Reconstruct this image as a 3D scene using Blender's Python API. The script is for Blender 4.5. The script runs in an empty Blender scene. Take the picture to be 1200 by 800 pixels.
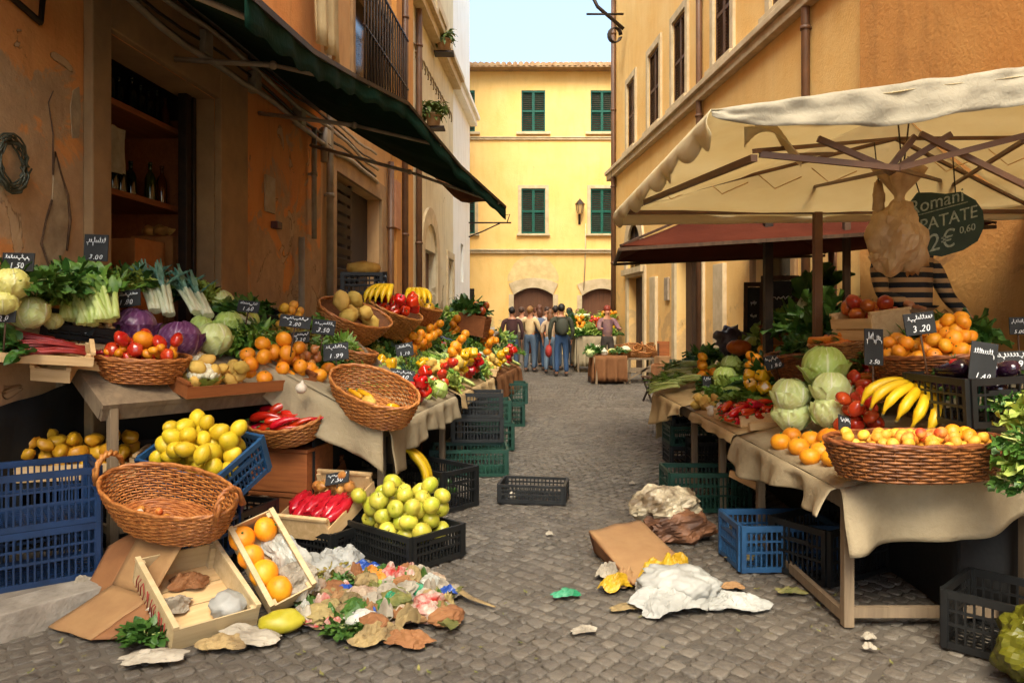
import bpy, math, random
from mathutils import Vector, Matrix, noise
PI = math.pi
R = random.Random(11)
U = R.uniform
sc = bpy.context.scene
COL = sc.collection
F, H, CX, HY = 900.0, 1.5, 600.0, 370.0     # focal length in photo pixels, camera height, horizon

def V(*a): return Vector(a)
def ray(px, py): return V((px-CX)/F, 1.0, -(py-HY)/F)
def P(px, py, Y): return V(0, 0, H) + ray(px, py)*Y
def G(px, py, z=0.0):
    Y = F*(H-z)/(py-HY); return V((px-CX)/F*Y, Y, z)
def T(x, y, z): return Matrix.Translation((x, y, z))
def RX(a): return Matrix.Rotation(a, 4, 'X')
def RY(a): return Matrix.Rotation(a, 4, 'Y')
def RZ(a): return Matrix.Rotation(a, 4, 'Z')
def SC(x, y, z): return Matrix.Diagonal((x, y, z, 1))
def D(a): return math.radians(a)
def frame(o, x, y=None, z=None):
    """matrix from origin and axes (x and z, or x and y given)"""
    x = Vector(x).normalized()
    if z is not None:
        z = Vector(z); z = (z - x*z.dot(x)).normalized(); y = z.cross(x)
    else:
        y = Vector(y); y = (y - x*y.dot(x)).normalized(); z = x.cross(y)
    m = Matrix.Identity(4)
    for i in range(3):
        m[i][0] = x[i]; m[i][1] = y[i]; m[i][2] = z[i]; m[i][3] = o[i]
    return m

class MB:
    def __init__(s): s.v = []; s.f = []; s.m = []; s.s = []; s.c = None
    def add(s, vs, fs, m=0, smooth=False, M=None):
        b = len(s.v)
        if M is not None: vs = [M @ Vector(p) for p in vs]
        s.v.extend([tuple(p) for p in vs])
        for f in fs:
            s.f.append([b+i for i in f]); s.m.append(m); s.s.append(smooth)
        return s
    def box(s, x, y, z, sx, sy, sz, M=None, m=0):
        """centre x,y ; bottom z"""
        a, b = sx/2, sy/2
        vs = [V(x+i*a, y+j*b, z+k*sz) for k in (0, 1) for i, j in ((-1,-1),(1,-1),(1,1),(-1,1))]
        return s.add(vs, [(3,2,1,0),(4,5,6,7),(0,1,5,4),(1,2,6,5),(2,3,7,6),(3,0,4,7)], m, False, M)
    def beam(s, p, q, w, h, m=0, up=(0,0,1)):
        p = Vector(p); q = Vector(q); d = q-p; L = d.length
        if L < 1e-6: return s
        u = Vector(up)
        if abs(d.normalized().dot(u)) > .98: u = V(1,0,0)
        M = frame(p, d, z=u)
        return s.add([V(x, y*w/2, z*h/2) for x in (0, L) for y, z in ((-1,-1),(1,-1),(1,1),(-1,1))],
                     [(0,1,2,3),(7,6,5,4),(0,4,5,1),(1,5,6,2),(2,6,7,3),(3,7,4,0)], m, False, M)
    def tube(s, pts, rad, n=8, m=0, cap=True, smooth=True, M=None, flat=1.0):
        pts = [Vector(p) for p in pts]; k = len(pts)
        if not hasattr(rad, '__len__'): rad = [rad]*k
        vs = []; fs = []
        u = None
        for i in range(k):
            d = (pts[min(i+1, k-1)]-pts[max(i-1, 0)])
            if d.length < 1e-9: d = V(0,0,1)
            d.normalize()
            if u is None:
                u = V(0,0,1) if abs(d.z) < .9 else V(1,0,0)
            u = (u - d*u.dot(d)); 
            if u.length < 1e-6: u = V(0,1,0)
            u.normalize(); w = d.cross(u)
            for j in range(n):
                a = 2*PI*j/n
                vs.append(pts[i] + w*(math.cos(a)*rad[i]) + u*(math.sin(a)*rad[i]*flat))
        for i in range(k-1):
            for j in range(n):
                a = i*n+j; b = i*n+(j+1) % n
                fs.append((a, b, b+n, a+n))
        s.add(vs, fs, m, smooth, M)
        if cap:
            b = len(s.v)-len(vs)
            s.f.append([b+j for j in range(n)][::-1]); s.m.append(m); s.s.append(False)
            s.f.append([b+(k-1)*n+j for j in range(n)]); s.m.append(m); s.s.append(False)
        return s
    def lathe(s, prof, n=16, m=0, M=None, fn=None, smooth=True):
        """prof: [(r,z)] from bottom to top; fn(angle, r, z)->(r,z)"""
        vs = []; fs = []; rows = []
        for r, z in prof:
            if r < 1e-6:
                rows.append([len(vs)]); vs.append(V(0,0,z))
            else:
                row = []
                for j in range(n):
                    a = 2*PI*j/n; rr, zz = (r, z) if fn is None else fn(a, r, z)
                    row.append(len(vs)); vs.append(V(rr*math.cos(a), rr*math.sin(a), zz))
                rows.append(row)
        for A, B in zip(rows, rows[1:]):
            if len(A) == 1 and len(B) == 1: continue
            for j in range(n):
                k = (j+1) % n
                if len(A) == 1: fs.append((A[0], B[k], B[j]))
                elif len(B) == 1: fs.append((A[j], A[k], B[0]))
                else: fs.append((A[j], A[k], B[k], B[j]))
        return s.add(vs, fs, m, smooth, M)
    def ball(s, c, r, n=12, m=0, amp=0, fr=3, M=None, seed=0, squash=(1,1,1)):
        prof = [(math.sin(PI*i/(n//2+2)), -math.cos(PI*i/(n//2+2))) for i in range(n//2+3)]
        prof[0] = (0,-1); prof[-1] = (0,1)
        t = MB(); t.lathe(prof, n, m)
        out = []
        for p in t.v:
            p = Vector(p); k = 1+amp*noise.noise(p*fr+V(seed*7.3, seed*3.1, 0))*2
            out.append(V(c[0]+p.x*r*k*squash[0], c[1]+p.y*r*k*squash[1], c[2]+p.z*r*k*squash[2]))
        return s.add(out, t.f, m, True, M)
    def grid(s, nu, nv, fn, m=0, smooth=True, M=None, closeu=False):
        vs = [Vector(fn(i/(nu if closeu else nu), j/nv)) for j in range(nv+1) for i in range(nu+1)]
        w = nu+1
        fs = [(j*w+i, j*w+i+1, (j+1)*w+i+1, (j+1)*w+i) for j in range(nv) for i in range(nu)]
        return s.add(vs, fs, m, smooth, M)
    def blade(s, M, L, W, curl=-1.0, ruf=.12, m=0, seg=5, fold=.15, ph=None, start=0.0, ac=2, tip=.8):
        if ph is None: ph = U(0, 6)
        x = z = 0.0; rows = []
        for i in range(seg+1):
            t = i/seg; a = start+curl*t
            if i: x += L/seg*math.cos(a); z += L/seg*math.sin(a)
            w = W*(math.sin(PI*min(1, (.1+.9*t)**tip))**.7 if t < 1 else .12)*.5
            nx, nz = -math.sin(a), math.cos(a)
            row = []
            for k in range(-ac, ac+1):
                q = k/ac
                hgt = fold*abs(q)*w + ruf*W*math.sin(ph+t*9+q*4.0)*abs(q)
                row.append(V(x+nx*hgt, q*w, z+nz*hgt))
            rows.append(row)
        w = 2*ac+1
        vs = [p for r_ in rows for p in r_]
        fs = [(j*w+i, (j+1)*w+i, (j+1)*w+i+1, j*w+i+1) for j in range(seg) for i in range(w-1)]
        return s.add(vs, fs, m, True, M)
    def poly(s, pts, th, m=0, M=None):
        """extruded polygon in local xy, thickness th in z"""
        n = len(pts)
        vs = [V(x, y, 0) for x, y in pts]+[V(x, y, th) for x, y in pts]
        fs = [tuple(range(n))[::-1], tuple(range(n, 2*n))]+[(i, (i+1) % n, n+(i+1) % n, n+i) for i in range(n)]
        return s.add(vs, fs, m, False, M)
    def join(s, o, M=None, dm=0):
        b = len(s.v)
        s.v.extend([tuple(M @ Vector(p)) if M is not None else p for p in o.v])
        for f, m, q in zip(o.f, o.m, o.s):
            s.f.append([b+i for i in f]); s.m.append(m+dm); s.s.append(q)
        return s
    def mesh(s, name, mats):
        me = bpy.data.meshes.new(name)
        me.from_pydata(s.v, [], s.f)
        for m in (mats if isinstance(mats, (list, tuple)) else [mats]): me.materials.append(m)
        me.polygons.foreach_set('material_index', s.m)
        me.polygons.foreach_set('use_smooth', s.s)
        if s.c is not None:
            at = me.color_attributes.new('tone', 'FLOAT_COLOR', 'POINT')
            at.data.foreach_set('color', [x for c in s.c for x in (c, c, c, 1)])
        me.update(); return me
    def build(s, name, mats, parent=None, M=None, world=False, bevel=0, solid=0, sub=0):
        """M: matrix relative to the parent; world=True: vertices are world coordinates"""
        o = bpy.data.objects.new(name, None if False else s.mesh(name, mats)); COL.objects.link(o)
        if parent is not None:
            o.parent = parent
            if world: o.data.transform(parent.matrix_basis.inverted())
        elif world:
            c = V(0,0,0); zs = 1e9
            for p in s.v: c += Vector(p); zs = min(zs, p[2])
            c /= len(s.v); c.z = zs
            o.data.transform(Matrix.Translation(-c)); o.location = c
        if M is not None: o.matrix_basis = M
        if solid:
            k = o.modifiers.new('t', 'SOLIDIFY'); k.thickness = solid; k.offset = 0
        if bevel:
            k = o.modifiers.new('b', 'BEVEL'); k.width = bevel; k.segments = 2; k.limit_method = 'ANGLE'; k.angle_limit = .6
        if sub:
            k = o.modifiers.new('s', 'SUBSURF'); k.levels = sub; k.render_levels = sub
        return o

def tag(o, label=None, cat=None, group=None, kind=None):
    if label: o['label'] = label
    if cat: o['category'] = cat
    if group: o['group'] = group
    if kind: o['kind'] = kind
    return o
def empty(name, label, cat, M=None, group=None):
    o = bpy.data.objects.new(name, None); COL.objects.link(o); o.empty_display_size = .1
    if M is not None: o.matrix_basis = M
    return tag(o, label, cat, group)
def copy_tree(o, parent=None):
    c = o.copy(); COL.objects.link(c)
    if parent: c.parent = parent
    for ch in list(o.children): copy_tree(ch, c)
    return c
def dup(o, M, label=None, group=None):
    c = copy_tree(o); c.matrix_basis = M
    if label: c['label'] = label
    if group: c['group'] = group
    return c
def put_mesh(me, name, M, label, cat, group=None):
    o = bpy.data.objects.new(name, me); COL.objects.link(o); o.matrix_basis = M
    return tag(o, label, cat, group)

# ------------------------------------------------------------------ materials
def s2l(c):
    c = c.lstrip('#'); v = [int(c[i:i+2], 16)/255 for i in (0, 2, 4)]
    return tuple([(x/12.92 if x <= .04045 else ((x+.055)/1.055)**2.4) for x in v]+[1.0])
class NT:
    def __init__(s, name):
        s.mat = bpy.data.materials.new(name); s.mat.use_nodes = True
        s.nt = s.mat.node_tree; s.b = s.nt.nodes['Principled BSDF']; s.out = s.nt.nodes['Material Output']
        s.tc = s.n('ShaderNodeTexCoord')
    def n(s, t, **kw):
        x = s.nt.nodes.new(t)
        for k, v in kw.items():
            if k.startswith('i_'): x.inputs[k[2:].replace('_', ' ')].default_value = v
            else: setattr(x, k, v)
        return x
    def l(s, a, b): s.nt.links.new(a, b)
    def co(s, sx=1, sy=1, sz=1, kind='Object', rot=(0,0,0)):
        m = s.n('ShaderNodeMapping'); s.l(s.tc.outputs[kind], m.inputs[0])
        m.inputs['Scale'].default_value = (sx, sy, sz); m.inputs['Rotation'].default_value = rot
        return m.outputs[0]
    def noise(s, scale, co=None, detail=4, rough=.6, dist=0):
        x = s.n('ShaderNodeTexNoise'); s.l(co if co is not None else s.tc.outputs['Object'], x.inputs['Vector'])
        x.inputs['Scale'].default_value = scale; x.inputs['Detail'].default_value = detail
        x.inputs['Roughness'].default_value = rough; x.inputs['Distortion'].default_value = dist
        return x.outputs['Fac']
    def ramp(s, fac, stops, interp='LINEAR'):
        x = s.n('ShaderNodeValToRGB'); s.l(fac, x.inputs[0]); x.color_ramp.interpolation = interp
        e = x.color_ramp.elements
        while len(e) < len(stops): e.new(.5)
        for q, (p, c) in zip(e, stops):
            q.position = p; q.color = c if hasattr(c, '__len__') else (c, c, c, 1)
        return x.outputs[0]
    def mix(s, fac, a, b, mode='MIX'):
        x = s.n('ShaderNodeMix', data_type='RGBA', blend_type=mode)
        for sock, val in ((x.inputs[0], fac), (x.inputs[6], a), (x.inputs[7], b)):
            if isinstance(val, bpy.types.NodeSocket): s.l(val, sock)
            else: sock.default_value = val
        return x.outputs[2]
    def math(s, op, a, b=0.0):
        x = s.n('ShaderNodeMath', operation=op)
        for sock, val in ((x.inputs[0], a), (x.inputs[1], b)):
            if isinstance(val, bpy.types.NodeSocket): s.l(val, sock)
            else: sock.default_value = val
        return x.outputs[0]
    def col(s, c):
        if isinstance(c, bpy.types.NodeSocket): s.l(c, s.b.inputs['Base Color'])
        else: s.b.inputs['Base Color'].default_value = c
    def bump(s, h, dist=.01, strength=1.0):
        x = s.n('ShaderNodeBump'); x.inputs['Distance'].default_value = dist; x.inputs['Strength'].default_value = strength
        s.l(h, x.inputs['Height']); s.l(x.outputs[0], s.b.inputs['Normal']); return x
    def set(s, **kw):
        for k, v in kw.items(): s.b.inputs[k.replace('_', ' ')].default_value = v
        return s

_mc = {}
def pm(name, c1, c2=None, scale=8, rough=.6, bump=0, bscale=40, rand=.0, spec=.5, detail=4, lo=.35, hi=.65,
       trans=0, metal=0, sss=0, stretch=None, coat=0, spots=None):
    """general mottled material: colours c1/c2 mixed by noise, per-object value change rand, bump in metres"""
    if name in _mc: return _mc[name]
    n = NT(name)
    co = n.co(*stretch) if stretch else n.tc.outputs['Object']
    a = s2l(c1); b = s2l(c2) if c2 else a
    oi = n.n('ShaderNodeObjectInfo')
    if rand or c2:
        # shift the texture by object so copies differ
        ad = n.n('ShaderNodeVectorMath', operation='ADD'); n.l(co, ad.inputs[0])
        sc_ = n.n('ShaderNodeVectorMath', operation='SCALE'); sc_.inputs[0].default_value = (13.1, 7.7, 5.3)
        n.l(oi.outputs['Random'], sc_.inputs['Scale']); n.l(sc_.outputs[0], ad.inputs[1]); co = ad.outputs[0]
    c = n.ramp(n.noise(scale, co, detail), [(lo, a), (hi, b)]) if c2 else None
    if spots:
        c = n.mix(n.ramp(n.noise(34, co, 3, .6), [(.64, 0.0), (.70, .55)]), c if c is not None else a, s2l(spots))
        c = n.mix(n.ramp(n.noise(6, co, 2), [(.60, 0.0), (.75, .5)]), c, s2l(spots))
    if rand:
        hs = n.n('ShaderNodeHueSaturation')
        if c is not None: n.l(c, hs.inputs['Color'])
        else: hs.inputs['Color'].default_value = a
        mr = n.n('ShaderNodeMapRange'); n.l(oi.outputs['Random'], mr.inputs[0])
        mr.inputs['To Min'].default_value = 1-rand; mr.inputs['To Max'].default_value = 1+rand
        n.l(mr.outputs[0], hs.inputs['Value'])
        m2 = n.n('ShaderNodeMapRange'); f = n.math('FRACT', n.math('MULTIPLY', oi.outputs['Random'], 17.3)); n.l(f, m2.inputs[0])
        m2.inputs['To Min'].default_value = .5-rand*.06; m2.inputs['To Max'].default_value = .5+rand*.06
        n.l(m2.outputs[0], hs.inputs['Hue']); c = hs.outputs[0]
    n.col(c if c is not None else a)
    n.set(Roughness=rough, Metallic=metal); n.b.inputs['Specular IOR Level'].default_value = spec
    if coat: n.b.inputs['Coat Weight'].default_value = coat; n.b.inputs['Coat Roughness'].default_value = .15
    if sss:
        n.b.inputs['Subsurface Weight'].default_value = sss; n.b.inputs['Subsurface Scale'].default_value = .01
    if bump: n.bump(n.noise(bscale, co, 3), bump)
    if trans:
        tr = n.n('ShaderNodeBsdfTranslucent'); mx = n.n('ShaderNodeMixShader'); mx.inputs[0].default_value = trans
        if c is not None: n.l(c, tr.inputs[0])
        else: tr.inputs[0].default_value = a
        n.l(n.b.outputs[0], mx.inputs[1]); n.l(tr.outputs[0], mx.inputs[2]); n.l(mx.outputs[0], n.out.inputs[0])
    _mc[name] = n.mat; return n.mat

def plaster(name, c1, c2, patch='#8f7b63', low='#6b5a47', amount=.5, z_low=2.2, stain='#6a4a30', big=.7):
    n = NT(name); obj = n.tc.outputs['Object']
    streak = n.co(1.6, 1.6, .3)
    base = n.ramp(n.noise(big, obj, 6, .65, .4), [(.3, s2l(c1)), (.7, s2l(c2))])
    base = n.mix(n.ramp(n.noise(2.2, streak, 6, .7), [(.5, 0.0), (.8, .45)]), base, s2l(stain))
    base = n.mix(n.ramp(n.noise(14, obj, 5, .7), [(.45, 0.0), (.8, .3)]), base, s2l(c2))
    sep = n.n('ShaderNodeSeparateXYZ'); n.l(obj, sep.inputs[0])
    zz = n.math('MULTIPLY', sep.outputs[2], 1.0/z_low)                     # 0 at the ground .. 1 at z_low
    damp = n.math('MAXIMUM', n.math('SUBTRACT', 1.0, zz), -.35)
    n1 = n.noise(1.3, obj, 7, .62, .8)
    k = n.math('ADD', n1, n.math('MULTIPLY', damp, .34))
    mask = n.ramp(k, [(.66-.12*amount, 0.0), (.70-.12*amount, 1.0)])
    pc = n.ramp(n.noise(5, obj, 6, .7), [(.3, s2l(low)), (.7, s2l(patch))])
    c = n.mix(n.math('MULTIPLY', mask, .85), base, pc)
    # flaked islands with a thin dark rim
    v = n.noise(2.1, n.co(1, 1, .8, rot=(.3, .2, .5)), 5, .55, 1.2); vk = n.math('ADD', v, n.math('MULTIPLY', damp, .10))
    fl = n.ramp(vk, [(.70-.06*amount, 0.0), (.705-.06*amount, 1.0)])
    rim = n.ramp(vk, [(.69-.06*amount, 0.0), (.70-.06*amount, 1.0), (.715-.06*amount, 0.0)])
    c = n.mix(n.math('MULTIPLY', fl, .8), c, s2l(patch)); c = n.mix(n.math('MULTIPLY', rim, .55), c, s2l(stain))
    n.col(c); n.set(Roughness=.9)
    n.b.inputs['Specular IOR Level'].default_value = .2
    hgt = n.math('ADD', n.math('MULTIPLY', fl, -.9), n.math('ADD', n.math('MULTIPLY', n.noise(25, obj, 5), .35), n.math('MULTIPLY', n.noise(4, obj, 4), .5)))
    n.bump(hgt, .018)
    return n.mat

def wood(name, c1, c2, scale=6, rough=.65, axis=0, rand=.12, bump=.001):
    if name in _mc: return _mc[name]
    n = NT(name); st = [22, 22, 22]; st[axis] = 1.6
    co = n.co(*st); oi = n.n('ShaderNodeObjectInfo')
    g = n.noise(scale/6, co, 6, .65, .8)
    c = n.ramp(g, [(.3, s2l(c1)), (.7, s2l(c2))])
    c = n.mix(n.ramp(n.noise(5, None, 5), [(.5, 0.0), (.85, .5)]), c, s2l(c1))
    hs = n.n('ShaderNodeHueSaturation'); n.l(c, hs.inputs['Color'])
    mr = n.n('ShaderNodeMapRange'); n.l(oi.outputs['Random'], mr.inputs[0])
    mr.inputs['To Min'].default_value = 1-rand; mr.inputs['To Max'].default_value = 1+rand; n.l(mr.outputs[0], hs.inputs['Value'])
    n.col(hs.outputs[0]); n.set(Roughness=rough); n.b.inputs['Specular IOR Level'].default_value = .3
    n.bump(g, bump); _mc[name] = n.mat; return n.mat

def fabric(name, c1, c2, scale=3, trans=0.0, weave=True, stain='#5d4a33'):
    n = NT(name); obj = n.tc.outputs['Object']
    c = n.ramp(n.noise(scale, obj, 6, .65), [(.3, s2l(c1)), (.7, s2l(c2))])
    c = n.mix(n.ramp(n.noise(scale*.6, n.co(1, 1, 1, rot=(.5, .3, .2)), 5), [(.56, 0.0), (.85, .5)]), c, s2l(stain))
    n.col(c); n.set(Roughness=.95); n.b.inputs['Specular IOR Level'].default_value = .1
    h = n.math('ADD', n.noise(6, obj, 4), n.math('MULTIPLY', n.noise(22, obj, 3, .6, .8), .35))
    if weave: h = n.math('ADD', h, n.math('MULTIPLY', n.noise(240, obj, 1), .12))
    n.bump(h, .012)
    if trans:
        tr = n.n('ShaderNodeBsdfTranslucent'); mx = n.n('ShaderNodeMixShader'); mx.inputs[0].default_value = trans
        n.l(c, tr.inputs[0]); n.l(n.b.outputs[0], mx.inputs[1]); n.l(tr.outputs[0], mx.inputs[2]); n.l(mx.outputs[0], n.out.inputs[0])
    return n.mat

def veined(name, c1, c2, rough=.45, trans=.0, rand=.1):
    """leaf material driven by the mesh's 'tone' attribute (1 on the veins)"""
    n = NT(name); at = n.n('ShaderNodeAttribute', attribute_name='tone')
    base = n.ramp(n.noise(9, None, 4), [(.3, s2l(c1)), (.75, tuple(x*1.25 for x in s2l(c1)[:3])+(1,))])
    oi = n.n('ShaderNodeObjectInfo')
    c = n.mix(at.outputs['Fac'], base, s2l(c2))
    hs = n.n('ShaderNodeHueSaturation'); n.l(c, hs.inputs['Color'])
    mr = n.n('ShaderNodeMapRange'); n.l(oi.outputs['Random'], mr.inputs[0])
    mr.inputs['To Min'].default_value = 1-rand; mr.inputs['To Max'].default_value = 1+rand; n.l(mr.outputs[0], hs.inputs['Value'])
    n.col(hs.outputs[0]); n.set(Roughness=rough)
    n.bump(n.math('ADD', at.outputs['Fac'], n.math('MULTIPLY', n.noise(60, None, 3), .4)), .003)
    return n.mat

M_ = {}
def mats():
    M = M_
    M['wall_orange'] = plaster('orange plaster', '#d28448', '#dc9c5c', '#bea07a', '#9c8262', .9, 3.4)
    M['wall_ochre'] = plaster('brown ochre plaster', '#c09464', '#d2aa78', '#b89a72', '#907858', .6, 2.5)
    M['wall_cream'] = plaster('cream plaster', '#d2c29c', '#e2d6b6', '#a8926c', '#7b6a50', .5, 2.5)
    M['wall_white'] = plaster('white plaster', '#efece2', '#f4f2ea', '#e0dacc', '#a89c86', .0, 1.5, '#b0a890')
    M['wall_yellow'] = plaster('yellow plaster end', '#eabc6c', '#f0c880', '#d8bc86', '#b79a68', -.1, 2.0, '#c79a4a')
    M['wall_gold'] = plaster('golden plaster', '#e6b466', '#eec884', '#dcb478', '#c09c6c', -.1, 2.5, '#cc9c58')
    M['wall_rust'] = plaster('rust orange plaster', '#c08444', '#cc9654', '#ac7c48', '#7a5638', -.1, 2.5)
    M['stone'] = pm('grey stone trim', '#8d7c66', '#a8967c', 6, .9, .004, 30)
    M['stone_brown'] = pm('painted brown surround', '#8a6c4a', '#a28056', 3, .85, .004, 18)
    M['stone_pale'] = pm('pale stone trim', '#cdb893', '#b8a27c', 4, .9, .004, 25)
    M['kerb'] = pm('kerb stone', '#7d7468', '#9a9184', 7, .85, .008, 30)
    M['iron'] = pm('dark iron', '#2a221c', '#3a2c22', 10, .55, .001, 60, metal=.6)
    M['pipe_brown'] = pm('painted drainpipe', '#5c3f2a', '#6d4a30', 5, .5)
    M['pipe_grey'] = pm('grey conduit', '#a09480', '#8a7e6c', 6, .55)
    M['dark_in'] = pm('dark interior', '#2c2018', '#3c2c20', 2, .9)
    M['shutter_green'] = wood('green painted shutter', '#0f4a3c', '#1a6050', 6, .5, 2)
    M['shutter_brown'] = wood('brown shutter wood', '#4a3222', '#65452c', 6, .6, 2)
    M['door_brown'] = wood('brown door wood', '#5a3a28', '#6f4a32', 6, .6, 2)
    M['wood_dark'] = wood('weathered dark wood', '#3a2a1e', '#5a4230', 6, .8, 2)
    M['wood_grey'] = wood('grey weathered wood', '#6a5a48', '#8a775e', 6, .85, 2)
    M['wood_pale'] = wood('pale poplar wood', '#c09a68', '#dcbc8c', 6, .75, 0)
    M['wood_white'] = wood('whitish crate wood', '#b49c72', '#ccb68e', 6, .75, 0)
    M['wood_orange'] = wood('orange brown wood', '#7a4422', '#9a5c30', 6, .7, 0)
    M['glass'] = pm('dark glass', '#15181a', None, rough=.12, spec=.8)
    M['tile'] = pm('clay roof tile', '#a07850', '#c2a27a', 5, .9, .004, 30)
    M['wicker'] = pm('honey wicker', '#8a4f22', '#bb7a3c', 30, .5, .001, 120, rand=.12)
    M['wicker_dark'] = pm('brown wicker', '#5f3418', '#94582c', 30, .5, .001, 120, rand=.1)
    M['wicker_in'] = pm('dark brown basket lining', '#5a3418', '#7a4a24', 30, .8)  # dark brown lining, darker than the weave
    M['pl_black'] = pm('black crate plastic', '#0f1011', '#191a19', 8, .5, .0005, 80)
    M['pl_green'] = pm('dark green crate plastic', '#0e3226', '#153f30', 6, .45, .0005, 80)
    M['pl_blue'] = pm('blue crate plastic', '#0b2444', '#112f56', 5, .42, .0005, 80)
    M['pl_blue2'] = pm('faded blue crate plastic', '#173c60', '#214c74', 5, .5, .0005, 80)
    M['burlap'] = fabric('beige table cloth', '#8e8066', '#a5967a', 3)
    M['burlap2'] = fabric('tan canvas cloth', '#ab9066', '#c0a67a', 3)
    M['brown_cloth'] = fabric('brown table cloth', '#6f4a30', '#855c3c', 3)
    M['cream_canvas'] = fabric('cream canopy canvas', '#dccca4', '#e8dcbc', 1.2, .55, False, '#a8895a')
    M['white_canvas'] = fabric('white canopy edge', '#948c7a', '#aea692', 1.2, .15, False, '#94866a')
    M['red_canvas'] = fabric('dark red canopy canvas', '#4c2216', '#5e2e1e', 1.5, .3, False, '#3a1a10')
    M['green_canvas'] = fabric('dark green awning canvas', '#0a2219', '#113226', 1.0, .08, False, '#08150f')
    M['card'] = pm('brown cardboard', '#86623e', '#9a764c', 4, .85, .001, 60)
    M['card_dark'] = pm('wet cardboard', '#7a4e2c', '#8e6038', 4, .8, .001, 60)
    M['paper'] = pm('dirty white paper', '#7c7262', '#aca290', 6, .8, .001, 80)
    M['plastic_white'] = pm('white plastic film', '#a09f98', '#bebdb6', 4, .55, .003, 30, trans=.25)
    M['film'] = pm('clear grey film', '#a8a89c', '#d0cec4', 5, .2, .002, 25, trans=.2)
    M['shade_backing'] = pm('black tarpaulin', '#060606', '#0b0a09', 3, .8, .01, 6)  # near-black colour of the sheets added as shade under the tables
    M['tan_bag'] = pm('tan mesh bag', '#b08c60', '#d0b084', 9, .45, .006, 25, trans=.3)
    M['chalk_board'] = pm('black chalkboard', '#17191a', '#26282a', 6, .75)
    M['green_board'] = pm('green chalkboard', '#16291d', '#22382a', 5, .75)
    M['chalk'] = pm('chalk', '#c8ccd0', '#f0f2f2', 60, .95)
    M['chalk_faint'] = pm('faint chalk', '#6c7468', '#98a090', 60, .95)
    M['ink_brown'] = pm('red brown print', '#8a3428', None, rough=.8)
mats()
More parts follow.
